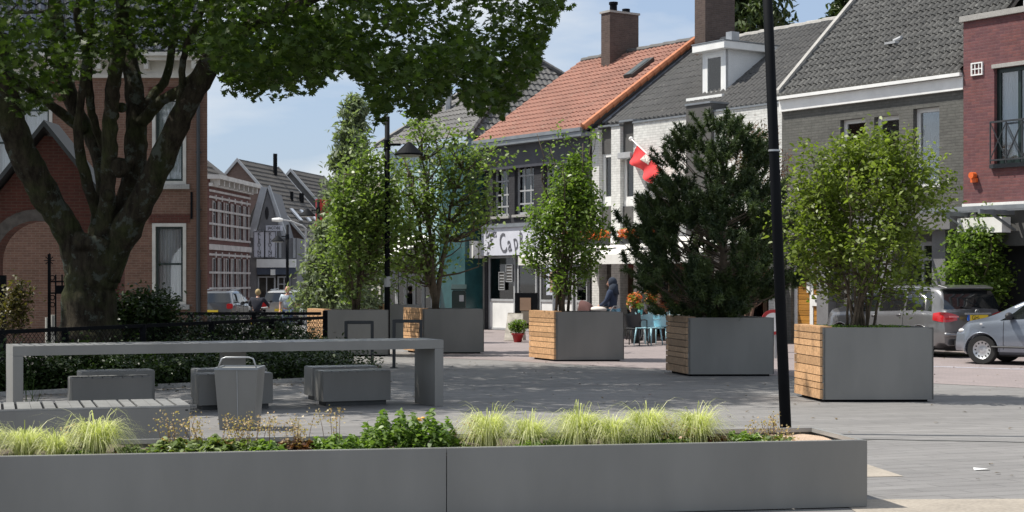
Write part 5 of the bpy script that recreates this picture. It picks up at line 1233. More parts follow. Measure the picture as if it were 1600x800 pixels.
# tailgate window: dark glass set into the sloping hatch
b = MB(); g = []; nu, nv = 14, 8
for vi in range(nv+1):
    v = vi/nv; z = 1.04+.40*v
    for ui in range(nu+1):
        u = -1+2*ui/nu; y = u*(.80-.12*v); s = interp([(1.0, .006), (1.06, .012), (1.36, .05), (1.49, .085)], z); x = -L/2+L*s+.10*(y/hw)**2*(1-s/.12)+interp(prof1['rear'], z)*(1-s/.16); g.append(V((x-.018, y, z)))
b.add(g, [(vi*(nu+1)+ui, vi*(nu+1)+ui+1, (vi+1)*(nu+1)+ui+1, (vi+1)*(nu+1)+ui) for vi in range(nv) for ui in range(nu)]); rw = b.build('rear_window', M['cglass'], car1, smooth=True)
MB().bar((-2.17, -.05, 1.06), (-2.10, .36, 1.10), .02).build('wiper', M['trim'], rw)
MB().prism([(-1.98, -.66, 1.475), (-1.98, .66, 1.475), (-1.72, .68, 1.53), (-1.72, -.68, 1.53)], (0, 0, .035)).build('roof_spoiler', PA, car1, bevel=.01)
for sy in (1, -1):       # wrap round tail lamps, bumper crease
    def lampP(u, v):
        h_ = .115+.10*math.sin(math.pi*min(1, max(0, (u+.12)/1.1))); z = .865+.02*(1-u)+h_*(v-.5)
        if u < .42:
            s_ = .085*(1-u/.42); row = [surf1(s_, j) for j in np.linspace(2, 6.4, 40)]; p = row[0]
            for p_, q_ in zip(row, row[1:]):
                if p_.z <= z <= q_.z: p = p_.lerp(q_, (z-p_.z)/(q_.z-p_.z+1e-9)); break
            return V((p.x-.006, sy*(abs(p.y)+.010), z))
        f = (u-.42)/.58; y = (surf1(0, 4.5).y)*(1-f)+.50*f; return V((-L/2+.10*(y/hw)**2+interp(prof1['rear'], z)-.012, sy*(y+.004*(1-f)), z))
    b = MB(); b.grid(lampP, 16, 5)
    tl = b.build('tail_lamp', M['lens'], car1, smooth=True)
    b = MB(); b.box(-L/2-.036, -L/2-.031, min(sy*.54, sy*.80), max(sy*.54, sy*.80), .87, .905); b.build('lamp_strip', mat('pale_red_strip', (.8, .25, .25), .2), tl)
b = MB(); b.tube([(-L/2-.02+.10*(y/hw)**2, y, .50) for y in np.linspace(-.84, .84, 14)], .05, 8); b.build('bumper', PA, car1, smooth=True)
MB().box(-L/2-.03, -L/2+.05, -.62, .62, .26, .40).build('lower_bumper', M['trim'], car1, bevel=.02)
pz = .80; npk = MB().box(-L/2-.055, -L/2-.03, -.27, .25, pz, pz+.12).build('number_plate', M['plate'], car1); MB().box(-L/2-.057, -L/2-.029, .25, .30, pz, pz+.12).build('blue_band', M['blue'], npk)
text_obj('plate_lettering', 'GH-', .13, M['ink'], npk, (-L/2-.058, .08, pz+.06), rot=(R(90), 0, R(-90)), ext=.001)
MB().box(-L/2-.05, -L/2-.015, -.36, .36, pz+.13, pz+.165).build('chrome_strip', M['galv'], car1)
b = MB(); cz = 1.0; xb = -L/2-.012; b.tube([(xb, .055*math.cos(a), cz-.02+.055*math.sin(a)) for a in np.linspace(0, 2*math.pi, 20)], .006, 5)
for k in range(3): a = math.pi/2+k*2*math.pi/3; b.bar((xb, 0, cz-.02), (xb, .052*math.cos(a), cz-.02+.052*math.sin(a)), .008)
b.build('badge', M['galv'], car1)
# --- car 2 : small silver blue hatchback, its nose pointing left
prof2 = dict(top=[(0, .95), (.03, 1.15), (.10, 1.36), (.2, 1.43), (.4, 1.45), (.52, 1.40), (.62, 1.25), (.74, 1.02), (.80, .93), (.9, .85), (.97, .74), (1, .60)],
             belt=[(0, .93), (.3, .97), (.6, .90), (.75, .86), (.9, .80), (1, .56)],
             tuck=[(0, .15), (.1, .2), (.5, .2), (.65, .17), (.78, .08), (1, .05)],
             plan=[(0, .90), (.08, .97), (.2, 1), (.82, 1), (.93, .93), (1, .78)],
             rear=[(0, .1), (.4, 0), (.7, 0), (1, .05), (1.4, 0)])
win2 = dict(side=[lambda v: (.16+.04*v, .37), lambda v: (.385, .72-.19*v)], gaps=(.375, .70), handles=(.42,), mirror=.665, ws=(.775, .55))
f2 = GP(1536, 569.5)
h2 = math.atan2(.58, -.81)
d_f = V((math.cos(h2), math.sin(h2), 0)); side_ = V((-d_f.y, d_f.x, 0))      # left side of the car, towards us
loc2 = f2-d_f*1.20-side_*(.84-.12); loc2.z = 0
car2, *_ = make_car('small silver blue hatchback at the right edge, nose pointing at the grey car', loc2, h2, PB, 3.82, 1.65, 1.44, prof2, ((-1.24, 1.20), .292), 12, win=win2)
for sy in (1, -1):
    MB().ball((3.82/2-.30, sy*.60, .66), (.13, .12, .06)).build('headlight', M['lensw'], car2, smooth=True)
    MB().ball((1.55-.35, sy*.828, .80), (.03, .006, .02)).build('side_repeater', M['orange'] if False else M['lensw'], car2)
MB().box(3.82/2-.13, 3.82/2-.02, -.45, .45, .33, .47).build('grille', M['trim'], car2, bevel=.02)
# --- two cars in the far street
PC = carpaint('dark_far_paint', (.10, .105, .11)); PD = carpaint('silver_far_paint', (.42, .42, .41))
for px, d, paint, lab, rzz in ((334, 67, PC, 'dark grey car seen from behind at the edge of the old brick house', R(88)), (441, 70, PD, 'silver estate car in the far street behind the man in the pale shirt', R(88))):
    c, *_ = make_car(lab, V(((px-800)/2500*d, d+2.2, -.3)), rzz, paint, 4.4, 1.76, 1.5, prof1, ((-1.36, 1.34), .32), 7, win=win1, group='cars parked in the far street')
    b = MB().grid(lambda u, v: V((-2.2+(.012+.05*v)*4.4+.03*(1-v)-.035+.1*((-1+2*u)*.78)**2, (-1+2*u)*(.78-.1*v), 1.04+.4*v)), 8, 5); b.build('rear_window', M['cglass'], c, smooth=True)
    for sy in (1, -1): MB().box(-2.25, -2.1, min(sy*.62, sy*.87), max(sy*.62, sy*.87), .78, 1.0).build('tail_lamp', M['lens'], c, bevel=.03)
    MB().box(-2.235, -2.18, -.26, .26, .62, .73).build('number_plate', M['plate'], c); MB().box(-2.24, -2.1, -.8, .8, .26, .42).build('lower_bumper', M['trim'], c, bevel=.02)
    [MB().tube([(-1.3, s*.6, 1.56), (.6, s*.6, 1.60)], .02, 6).build('roof_rail', M['galv'], c) for s in (1, -1)]
# ================================================================== PEOPLE
def skin(name, verts, edges, radii, mat_, parent, root=0, sub=1):
    me = bpy.data.meshes.new(name); me.from_pydata([tuple(v) for v in verts], edges, []); o = bpy.data.objects.new(name, me); COL.objects.link(o)
    m = o.modifiers.new('s', 'SKIN'); m.use_smooth_shade = True; sv = me.skin_vertices
    if not sv: 
        bm = bmesh.new(); bm.from_mesh(me); bm.verts.layers.skin.verify(); bm.to_mesh(me); bm.free(); sv = me.skin_vertices
    for i, r in enumerate(radii):
        rr = r if hasattr(r, '__len__') else (r, r); sv[0].data[i].radius = rr; sv[0].data[i].use_root = (i == root)
    s = o.modifiers.new('u', 'SUBSURF'); s.levels = sub; s.render_levels = sub
    bpy.context.view_layer.update(); dg = bpy.context.evaluated_depsgraph_get(); nm = bpy.data.meshes.new_from_object(o.evaluated_get(dg)); o.modifiers.clear(); o.data = nm
    nm.materials.clear(); nm.materials.append(mat_); nm.polygons.foreach_set('use_smooth', [True]*len(nm.polygons)); nm.polygons.foreach_set('material_index', [0]*len(nm.polygons)); o.parent = parent; return o
M['skin'] = mat('skin', (.48, .27, .19), .6, var=.08)
def head_mb(c, f, r=.105):
    """head with face looking along f (horizontal unit vector)"""
    b = MB(); c, f = V(c), V(f); s = V((-f.y, f.x, 0)); upz = V((0, 0, 1)); n, m = 18, 14; vs_ = []
    for i in range(m+1):
        th = math.pi*i/m; z = -math.cos(th)
        for k in range(n):
            a = 2*math.pi*k/n; x, y = math.sin(th)*math.cos(a), math.sin(th)*math.sin(a)
            jaw = 1-.22*max(0, -z)*(1); fx = r*.98*x*(jaw if x < 0 else 1-.10*max(0, -z)); sy = r*.80*y*jaw
            vs_.append(c+f*fx+s*sy+upz*(r*1.18*z))
    b.add(vs_, [(i*n+k, i*n+(k+1) % n, (i+1)*n+(k+1) % n, (i+1)*n+k) for i in range(m) for k in range(n)])
    b.tube([c+f*r*.9+upz*.02, c+f*(r*1.15)-upz*.025, c+f*r*.9-upz*.035], [.010, .017, .012], 8)      # nose
    for q in (1, -1): b.ball(c+s*q*r*.82-upz*.005, (.018, .018, .032), 8, 6)                         # ears
    b.tube([c+f*r*.90-upz*.062-s*.022, c+f*r*.95-upz*.064, c+f*r*.90-upz*.062+s*.022], .006, 6)      # lips
    return b
def eyes_mb(c, f, r=.105):
    b = MB(); c, f = V(c), V(f); s = V((-f.y, f.x, 0))
    for q in (1, -1): b.ball(c+f*r*.88+s*q*.034+V((0, 0, .012)), .011, 8, 6)
    return b
def hand_mb(w, d, side, r=.0085):
    """palm and five curled fingers from wrist w along d"""
    w, d = V(w), V(d).normalized(); s = d.cross(V((0, 1, .1))).normalized(); n = s.cross(d).normalized(); b = MB()
    b.tube([w-d*.02, w+d*.03, w+d*.085], [.024, .036, .034], 8)
    for k, (o, L_) in enumerate(((-.027, .062), (-.009, .075), (.009, .07), (.026, .055))):
        p = w+d*.08+s*o; b.tube([p, p+d*L_*.5+n*.008, p+d*L_*.8+n*.025, p+d*L_*.9+n*.04], [r, r*.95, r*.85, r*.6], 6)
    p = w+d*.03-s*.03; b.tube([p, p-s*.025+d*.03, p-s*.02+d*.06+n*.02], [.011, .010, .008], 6); return b
def person(label, loc, rz, J, cloth, hair=None, group=None, female=False, name='person'):
    """J: joint dict in local coordinates, facing local -y"""
    t = thing(name, label, 'person', loc, rz, group)
    g = lambda k: V(J[k])
    order = ['pel', 'waist', 'chest', 'neck', 'headb', 'shL', 'elL', 'wrL', 'shR', 'elR', 'wrR', 'hipL', 'knL', 'anL', 'toL', 'hipR', 'knR', 'anR', 'toR']
    ed = [('pel', 'waist'), ('waist', 'chest'), ('chest', 'neck'), ('neck', 'headb'), ('chest', 'shL'), ('shL', 'elL'), ('elL', 'wrL'), ('chest', 'shR'), ('shR', 'elR'), ('elR', 'wrR'), ('pel', 'hipL'), ('hipL', 'knL'), ('knL', 'anL'), ('anL', 'toL'), ('pel', 'hipR'), ('hipR', 'knR'), ('knR', 'anR'), ('anR', 'toR')]
    rad = dict(pel=(.14, .11), waist=(.125, .095), chest=(.15, .11), neck=.055, headb=.05, shL=.062, elL=.042, wrL=.028, shR=.062, elR=.042, wrR=.028, hipL=.085, knL=.056, anL=.038, toL=.034, hipR=.085, knR=.056, anR=.038, toR=.034)
    if female: rad['waist'] = (.11, .085); rad['chest'] = (.13, .10)
    ix = {k: i for i, k in enumerate(order)}
    body = skin('body', [g(k) for k in order], [(ix[a], ix[b_]) for a, b_ in ed], [rad[k] for k in order], M['skin'], t)
    f = J.get('face', (0, -1, 0)); hc = g('headb')+V((0, 0, .085))+V(f)*.02
    extra = head_mb(hc, f); 
    for sd_, a, b_ in (('L', 'elL', 'wrL'), ('R', 'elR', 'wrR')):
        hm = hand_mb(g(b_), g(b_)-g(a), sd_); extra.add(hm.v, hm.f)
    bm = bmesh.new(); bm.from_mesh(body.data); tmp = bpy.data.meshes.new('t'); tmp.from_pydata(extra.v, [], extra.f); bm.from_mesh(tmp); bmesh.ops.recalc_face_normals(bm, faces=bm.faces)
    for f_ in bm.faces: f_.smooth = True
    bm.to_mesh(body.data); bm.free(); bpy.data.meshes.remove(tmp)
    eyes_mb(hc, f).build('eyes', M['ink'], t)
    up_m, lo_m, shoe_m, slv = cloth
    # top
    k = ['pel', 'waist', 'chest', 'neck', 'shL', 'elL', 'shR', 'elR']; r2 = [(.165, .13), (.15, .12), (.175, .13), .075, .082, .06, .082, .06]
    V_ = [g(x) for x in k]; V_[3] = g('chest').lerp(g('neck'), .75); E_ = [(0, 1), (1, 2), (2, 3), (2, 4), (4, 5), (2, 6), (6, 7)]
    if slv == 'short': V_[5] = g('shL').lerp(g('elL'), .75); V_[7] = g('shR').lerp(g('elR'), .75); r2[5] = r2[7] = .072
    else:
        V_ += [g('wrL'), g('wrR')]; E_ += [(5, 8), (7, 9)]; r2 += [.042, .042]
    skin('top', V_, E_, r2, up_m, t)
    k = ['pel', 'hipL', 'knL', 'anL', 'hipR', 'knR', 'anR']; r3 = [(.155, .125), .105, .078, .062, .105, .078, .062]
    skin('trousers', [g(x) for x in k], [(0, 1), (1, 2), (2, 3), (0, 4), (4, 5), (5, 6)], r3, lo_m, t)
    for q in 'LR':
        b = MB(); b.tube([g('an'+q)+V((0, .05, -.03)), g('an'+q)+V((0, 0, -.03)), g('to'+q)], [.045, .055, .045], 8); b.build('shoe', shoe_m, t, smooth=True)
    if hair:
        hmtl, length = hair; b = MB(); F = V(f); 
        b.ball(hc-F*.022+V((0, 0, .022)), (.098, .112, .118) if abs(F.y) > .5 else (.112, .098, .118), 14, 10)
        if length > 0: b.tube([hc-F*.05, hc-F*.07-V((0, 0, .12)), hc-F*.06-V((0, 0, .12+length))], [.09, .085, .05], 10)
        b.build('hair', hmtl, t, smooth=True)
    return t
STAND = dict(pel=(0, 0, .96), waist=(0, 0, 1.10), chest=(0, 0, 1.32), neck=(0, 0, 1.47), headb=(0, -.01, 1.55), shL=(.19, 0, 1.42), elL=(.25, .02, 1.14), wrL=(.25, -.06, .90), shR=(-.19, 0, 1.42), elR=(-.25, .02, 1.14), wrR=(-.25, -.06, .90),
             hipL=(.09, 0, .90), knL=(.11, -.02, .50), anL=(.11, .03, .09), toL=(.12, -.13, .04), hipR=(-.09, 0, .90), knR=(-.11, -.02, .50), anR=(-.11, .03, .09), toR=(-.12, -.13, .04))
def clothm(name, c): return mat(name, c, .9, var=.2, scale=4)
d = 54; J = dict(STAND); J.update(knL=(.10, -.10, .52), anL=(.10, -.10, .1), toL=(.11, -.26, .05), knR=(-.10, 0, .5), anR=(-.10, .16, .12), toR=(-.11, .02, .05), wrR=(-.25, -.12, .92))
m1 = person('bald man in pale blue shirt and jeans walking in the far street', V(((449.5-800)/2500*d, d, gz(-7.5, d))), R(5), J, (clothm('pale_blue_shirt', (.50, .58, .66)), clothm('blue_jeans', (.06, .09, .16)), M['trim'], 'short'))
MB().box(.02, .12, -.155, -.13, 1.28, 1.36).build('shirt_pocket', M['ink'], m1)
# rider on scooter, seen from behind
d = 56; J = dict(STAND); J.update(pel=(0, .1, .85), waist=(0, .08, 1.0), chest=(0, 0, 1.22), neck=(0, -.04, 1.38), headb=(0, -.06, 1.45), shL=(.2, 0, 1.32), elL=(.33, -.15, 1.12), wrL=(.3, -.4, 1.05), shR=(-.2, 0, 1.32), elR=(-.33, -.15, 1.12), wrR=(-.3, -.4, 1.05),
    hipL=(.1, .05, .82), knL=(.17, -.38, .78), anL=(.17, -.32, .40), toL=(.17, -.48, .36), hipR=(-.1, .05, .82), knR=(-.17, -.38, .78), anR=(-.17, -.32, .40), toR=(-.17, -.48, .36))
lc = V(((402.5-800)/2500*d, d, gz(-9, d)))
person('rider in dark jacket with blond hair seen from behind on a scooter', lc, R(176), J, (clothm('dark_navy_jacket', (.015, .018, .03)), clothm('black_trousers', (.015, .015, .018)), M['trim'], 'long'), (mat('blond_hair', (.36, .27, .13), .8), .0))
t = thing('scooter', 'black motor scooter under the blond rider in the far street', 'scooter', lc, R(176))
b = MB(); b.ball((0, .25, .52), (.17, .42, .2)); b.box(-.14, .14, -.35, .0, .26, .34); b.prism([(-.13, -.36, .3), (.13, -.36, .3), (.17, -.48, .95), (-.17, -.48, .95)], (0, -.07, 0)); b.build('body', M['black'], t, smooth=False)
MB().ball((0, .2, .74), (.14, .36, .06)).build('saddle', M['trim'], t, smooth=True)
for y, nm in ((-.62, 'front_wheel'), (.58, 'rear_wheel')): w = MB(); w.lathe([(.12, -.05), (.22, -.055), (.24, 0), (.22, .055), (.12, .05)], (0, 0, 0), 20); w.v = [(z, y+x, .24+yy) for x, yy, z in w.v]; w.build(nm, M['tyre'], t)
MB().tube([(-.32, -.42, 1.03), (0, -.5, 1.0), (.32, -.42, 1.03)], .015, 6).tube([(0, -.5, 1.0), (0, -.62, .24)], .025, 6).build('handlebar', M['galv'], t)
for q in (1, -1): MB().tube([(q*.3, -.44, 1.05), (q*.36, -.46, 1.2)], .008, 5).ball((q*.37, -.46, 1.23), (.06, .01, .04)).build('mirror', M['trim'], t)
MB().box(-.09, .09, .66, .675, .45, .6).build('number_plate', M['plate'], t); MB().box(-.07, .07, .6, .68, .62, .68).build('tail_lamp', M['lens'], t)
# dark walker near far lamp
d = 60; J = dict(STAND); J.update(wrL=(.2, -.2, .95), knL=(.1, -.14, .52), anL=(.1, -.12, .1), toL=(.1, -.27, .05))
person('walker in dark clothes beside the far black street lamp', V(((492-800)/2500*d, d, gz(-7, d))), R(-60), J, (clothm('charcoal_coat', (.03, .03, .035)), clothm('grey_trousers', (.12, .13, .15)), M['trim'], 'long'), (mat('dark_hair', (.03, .022, .018), .8), .0))
# woman with headscarf pushing a pram by the cafe
A = GP(957, 541); J = dict(STAND); J = {k: (v[0]*.95, v[1], v[2]*.97) for k, v in J.items()}
J.update(elL=(.24, -.08, 1.12), wrL=(.12, -.30, 1.02), elR=(-.24, -.08, 1.12), wrR=(-.12, -.30, 1.02))
wm = person('woman in navy top, light blue skirt and dark headscarf with a pram', A, R(-115), J, (clothm('navy_cardigan', (.022, .035, .07)), clothm('light_blue_skirt', (.16, .33, .45)), M['trim'], 'long'), None, female=True)
hc = V((0, -.03, 1.6)); b = MB(); b.ball(hc+V((0, .03, .015)), (.115, .12, .135), 14, 10); b.tube([hc+V((0, .06, -.02)), hc+V((0, .06, -.14)), hc+V((0, .04, -.27))], [.11, .12, .17], 12); b.build('headscarf', clothm('dark_blue_scarf', (.02, .03, .05)), wm, smooth=True)
MB().lathe([(.21, .12), (.20, .5), (.17, .80), (.16, .95)], (0, 0, 0), 18).build('skirt', clothm('blue_skirt', (.16, .33, .45)), wm, smooth=True)
pr = V(((931-800)/2500*(A.y-.1), A.y-.1, 0)); t = thing('pram', 'dark pram with wicker coloured hood and pale blanket in front of the woman', 'pram', pr, R(-115))
b = MB(); b.grid(lambda u, v: V((.22*math.cos(math.pi*(1+v)), -.38+.76*u, .88+.22*math.sin(math.pi*(1+v))*math.sin(math.pi*(.12+.76*u))**.5)), 12, 10); b.build('basket', mat('brown_wicker', (.06, .04, .03), .9), t, smooth=True)
b = MB(); b.grid(lambda u, v: V((.23*math.cos(math.pi*v), -.40+.32*math.sin(math.pi*u/2), .88+.28*math.sin(math.pi*v)*math.cos(math.pi*u/2.2))), 8, 10); b.build('hood', mat('red_brown_hood', (.10, .045, .04), .9), t, smooth=True)
MB().ball((0, .05, .93), (.17, .25, .08)).build('blanket', mat('cream_blanket', (.6, .55, .5), .95), t, smooth=True)
b = MB(); [b.tube([(s_*.2, -.3, .7), (s_*.22, .3, .2)], .012, 6) for s_ in (1, -1)]; [b.tube([(s_*.2, .3, .7), (s_*.22, -.3, .2)], .012, 6) for s_ in (1, -1)]; [b.tube([(s_*.18, .3, .7), (s_*.16, .55, 1.02)], .012, 6) for s_ in (1, -1)]; b.tube([(-.16, .55, 1.02), (.16, .55, 1.02)], .015, 6); b.build('frame', M['galv'], t)
for s_ in (1, -1):
    for y in (-.3, .3): w = MB(); w.lathe([(.08, -.015), (.15, -.02), (.15, .02), (.08, .015)], (0, 0, 0), 18); w.v = [(s_*.24+z, y+x, .15+yy) for x, yy, z in w.v]; w.build('wheel', M['tyre'], t)
# seated guests
def sit(): 
    J = dict(STAND); J.update(pel=(0, .08, .52), waist=(0, .1, .66), chest=(0, .08, .88), neck=(0, .05, 1.04), headb=(0, .03, 1.12), shL=(.19, .06, .99), elL=(.24, -.06, .74), wrL=(.12, -.28, .80), shR=(-.19, .06, .99), elR=(-.25, -.08, .78), wrR=(-.08, -.14, 1.02),
      hipL=(.1, .03, .50), knL=(.13, -.40, .50), anL=(.13, -.38, .1), toL=(.13, -.54, .05), hipR=(-.1, .03, .50), knR=(-.13, -.40, .50), anR=(-.13, -.38, .1), toR=(-.13, -.54, .05)); return J
person('guest with sandy hair in a white top seated at the white cafe table', GP(998, 531.8), R(15), sit(), (clothm('white_top', (.5, .5, .52)), clothm('dark_trousers', (.03, .03, .04)), M['trim'], 'short'), (mat('sandy_hair', (.25, .13, .06), .8), .12), female=True)
person('guest with auburn hair in a rust orange top seated right of the sandy haired guest', GP(1029, 532), R(-10), sit(), (clothm('rust_top', (.32, .10, .04)), clothm('brown_trousers', (.05, .035, .03)), M['trim'], 'short'), (mat('auburn_hair', (.16, .06, .03), .8), .15), female=True)
# ================================================================== VEGETATION
def unit(a): return a/np.maximum(1e-9, np.linalg.norm(a, axis=1, keepdims=True))
SH = {
 'maple': [(0, -.5), (.22, -.42), (.12, -.22), (.5, -.22), (.34, -.02), (.56, .2), (.25, .17), (.30, .42), (.1, .3), (0, .6), (-.1, .3), (-.30, .42), (-.25, .17), (-.56, .2), (-.34, -.02), (-.5, -.22), (-.12, -.22), (-.22, -.42)],
 'oval': [(0, -.5), (.22, -.25), (.26, .05), (.12, .36), (0, .5), (-.12, .36), (-.26, .05), (-.22, -.25)],
 'narrow': [(0, -.5), (.13, -.15), (.12, .2), (0, .5), (-.12, .2), (-.13, -.15)],
 'round': [(0, -.4), (.35, -.3), (.5, .05), (.3, .4), (0, .5), (-.3, .4), (-.5, .05), (-.35, -.3)],
 'dia': [(0, -.5), (.2, 0), (0, .5), (-.2, 0)],
}
def leaves(name, C, size, m, parent, shape='oval', rng=None, flat=.5, fold=.15, out=None, outw=.0, kind=None, var=None, droop=0):
    """C (N,3) world/local centres, one n-gon leaf each"""
    rng = rng or np.random.default_rng(1); N = len(C); T = np.array(SH[shape]); k = len(T)
    nrm = rng.normal(size=(N, 3)); nrm[:, 2] = np.abs(nrm[:, 2])+flat*2
    if out is not None: nrm += out*outw*2
    nrm = unit(nrm); d = rng.normal(size=(N, 3)); d[:, 2] -= droop; d -= nrm*np.sum(d*nrm, 1, keepdims=True); d = unit(d); s = np.cross(nrm, d)
    sz = size*rng.uniform(.65, 1.25, size=(N, 1)) if np.isscalar(size) else size[:, None]
    P = C[:, None, :]+sz[:, None, :]*(T[None, :, 0:1]*s[:, None, :]+T[None, :, 1:2]*d[:, None, :]+(fold*np.abs(T[None, :, 0:1])*2-.12*(T[None, :, 1:2])**2*2)*nrm[:, None, :])
    me = bpy.data.meshes.new(name); me.vertices.add(N*k); me.vertices.foreach_set('co', P.reshape(-1).astype('f4'))
    me.loops.add(N*k); me.loops.foreach_set('vertex_index', np.arange(N*k, dtype='i4')); me.polygons.add(N); me.polygons.foreach_set('loop_start', np.arange(0, N*k, k, dtype='i4'))
    try: me.polygons.foreach_set('loop_total', np.full(N, k, dtype='i4'))
    except Exception: pass
    v = rng.uniform(0, 1, N) if var is None else np.clip(var+rng.normal(0, .18, N), 0, 1)
    at = me.attributes.new('var', 'FLOAT', 'FACE'); at.data.foreach_set('value', v.astype('f4'))
    me.materials.append(m); me.update(calc_edges=True); o = bpy.data.objects.new(name, me); COL.objects.link(o); o.parent = parent
    return tag(o, kind=kind)
M['maple'] = leafmat('maple_leaves', (.03, .055, .012), (.07, .108, .02), .34, spec=.2)
M['lf1'] = leafmat('light_green_leaves', (.085, .13, .035), (.21, .28, .08), .4, rough=.4)
M['lf2'] = leafmat('fresh_green_leaves', (.07, .12, .022), (.19, .27, .055), .4, rough=.4)
M['lf4'] = leafmat('yellow_green_leaves', (.09, .125, .022), (.22, .27, .055), .4, rough=.42)
M['lfd'] = leafmat('dark_hedge_leaves', (.018, .032, .01), (.045, .075, .022), .2)
M['pine'] = leafmat('pine_needles', (.025, .045, .018), (.085, .12, .035), .15, rough=.5)
M['conif'] = leafmat('grey_green_conifer', (.11, .135, .085), (.27, .32, .21), .35, rough=.6)
M['grassb'] = leafmat('variegated_grass', (.28, .31, .09), (.76, .74, .46), .35, rough=.5)
M['herb'] = leafmat('bright_herb_leaves', (.07, .13, .025), (.21, .30, .07), .35)
M['heuch'] = leafmat('mixed_herb_leaves', (.07, .11, .03), (.22, .28, .09), .3, hue=(.30, .10, .04))
M['floret'] = leafmat('buff_orange_florets', (.30, .19, .09), (.52, .42, .25), .3)
M['redleaf'] = leafmat('red_tinged_leaves', (.06, .05, .02), (.20, .08, .05), .3)
M['flor'] = leafmat('orange_red_flowers', (.55, .08, .03), (.75, .25, .08), .3)

# ---------------- the big maple
from mathutils import noise as mnoise
TB = V(((140-800)/2500*28, 28, 0)); DT = 28.0
tree = thing('maple_tree', 'huge old maple tree with forked mossy trunk and dark spreading crown at the left', 'tree', TB)
def TP(px, py, dy=0): p = AT(px, py, DT+dy); return p-TB
trunk = MB()
def limb(pts, r, dys=None, n=12):
    k = len(pts); dys = dys or [0]*k; P = [TP(x, y, dy) for (x, y), dy in zip(pts, dys)]
    # smooth by subdivision
    Q, RR = [], []
    rg = random.Random(k*7+int(pts[0][0]))
    for i in range(k-1):
        p0, p1, p2, p3 = P[max(0, i-1)], P[i], P[i+1], P[min(k-1, i+2)]
        for s in range(6):
            t_ = s/6; q = .5*((2*p1)+(-p0+p2)*t_+(2*p0-5*p1+4*p2-p3)*t_**2+(-p0+3*p1-3*p2+p3)*t_**3)
            Q.append(q+V((rg.uniform(-.012, .012), rg.uniform(-.012, .012), 0))); RR.append((r[i]+(r[i+1]-r[i])*t_)*rg.uniform(.94, 1.07)*(.84 if n < 20 else .97))
    Q.append(P[-1]); RR.append(r[-1]); n = 28 if n >= 20 else (20 if r[0] > 15*DT/2500 else 10); b0 = len(trunk.v); trunk.tube(Q, RR, n, cap=True)
    for vi in range(b0, len(trunk.v)):       # ridged, lumpy bark surface
        c = Q[(vi-b0)//n]; v = V(trunk.v[vi]); o = (v-c); rr_ = o.length
        if rr_ < 1e-4: continue
        f = mnoise.noise(V((v.x*7, v.y*7, v.z*1.6)))*.10+mnoise.noise(V((v.x*19, v.y*19, v.z*3.5)))*.055+mnoise.noise(v*1.7)*.10
        trunk.v[vi] = tuple(c+o*(1+f*min(1, .25/max(rr_, .05)+.35)))
    return Q
K_ = DT/2500
lm = []
base = [(137, 590), (138, 545), (139, 500), (141, 450), (146, 410), (150, 380)]
lm.append(limb(base, [62*K_, 52*K_, 43*K_, 39*K_, 42*K_, 44*K_], None, 20))
lm.append(limb([(128, 430), (112, 375), (82, 325), (48, 265), (22, 205), (8, 140), (-10, 60), (-60, -60), (-120, -160)], [30*K_, 27*K_, 26*K_, 27*K_, 25*K_, 22*K_, 17*K_, 11*K_, 5*K_], [0, -.1, -.3, -.6, -.9, -1.2, -1.6, -2.4, -3]))
lm.append(limb([(150, 410), (158, 350), (162, 290), (150, 230), (118, 170), (98, 105), (88, 30), (80, -60), (70, -180)], [26*K_, 20*K_, 15*K_, 15*K_, 14*K_, 16*K_, 15*K_, 10*K_, 4*K_], [0, .1, .3, .5, .8, 1, 1.3, 1.8, 2.4]))
lm.append(limb([(160, 400), (166, 330), (170, 260), (172, 200), (176, 140), (186, 75), (192, 0), (200, -90), (215, -200)], [24*K_, 15*K_, 14*K_, 14*K_, 14*K_, 13*K_, 12*K_, 9*K_, 4*K_], [0, -.3, -.5, -.6, -.8, -1, -1.2, -1.8, -2.5]))
lm.append(limb([(165, 410), (188, 350), (208, 280), (213, 215), (210, 150), (200, 80), (190, 0), (175, -100), (160, -220)], [30*K_, 24*K_, 22*K_, 21*K_, 18*K_, 15*K_, 13*K_, 8*K_, 4*K_], [0, .1, .2, .3, .5, .8, 1.2, 1.8, 2.6]))
lm.append(limb([(213, 185), (236, 152), (260, 122), (270, 60), (276, 0), (285, -90)], [13*K_, 9*K_, 8*K_, 7*K_, 6*K_, 3*K_], [.3, .5, .8, 1.1, 1.5, 2.2]))
lm.append(limb([(160, 425), (196, 360), (234, 290), (268, 215), (300, 150), (335, 90), (385, 45), (450, 15), (540, -25), (640, -60)], [34*K_, 27*K_, 24*K_, 22*K_, 20*K_, 19*K_, 14*K_, 10*K_, 7*K_, 3*K_], [0, -.2, -.4, -.6, -.8, -1, -1.4, -1.8, -2.2, -2.6]))
lm.append(limb([(222, 190), (250, 160), (285, 138), (320, 100), (332, 40), (340, -40)], [12*K_, 11*K_, 10*K_, 11*K_, 9*K_, 5*K_], [.2, -.1, -.4, -.5, -.2, .3]))
lm.append(limb([(278, 190), (283, 140), (288, 85), (305, 40), (326, -10), (350, -80)], [8*K_, 6*K_, 6*K_, 6*K_, 5*K_, 2*K_], [-.7, -.9, -1.1, -1.3, -1.5, -2]))
lm.append(limb([(132, 205), (85, 168), (60, 148), (30, 128), (0, 112), (-50, 80)], [10*K_, 9*K_, 8*K_, 8*K_, 8*K_, 4*K_], [.5, .1, -.4, -.8, -1.2, -1.8]))
lm.append(limb([(158, 345), (138, 290), (122, 215), (128, 140), (135, 80), (120, 30), (130, -40)], [12*K_, 11*K_, 9*K_, 7*K_, 7*K_, 6*K_, 3*K_], [.1, -.3, -.7, -.9, -1.2, -1.4, -1.9]))
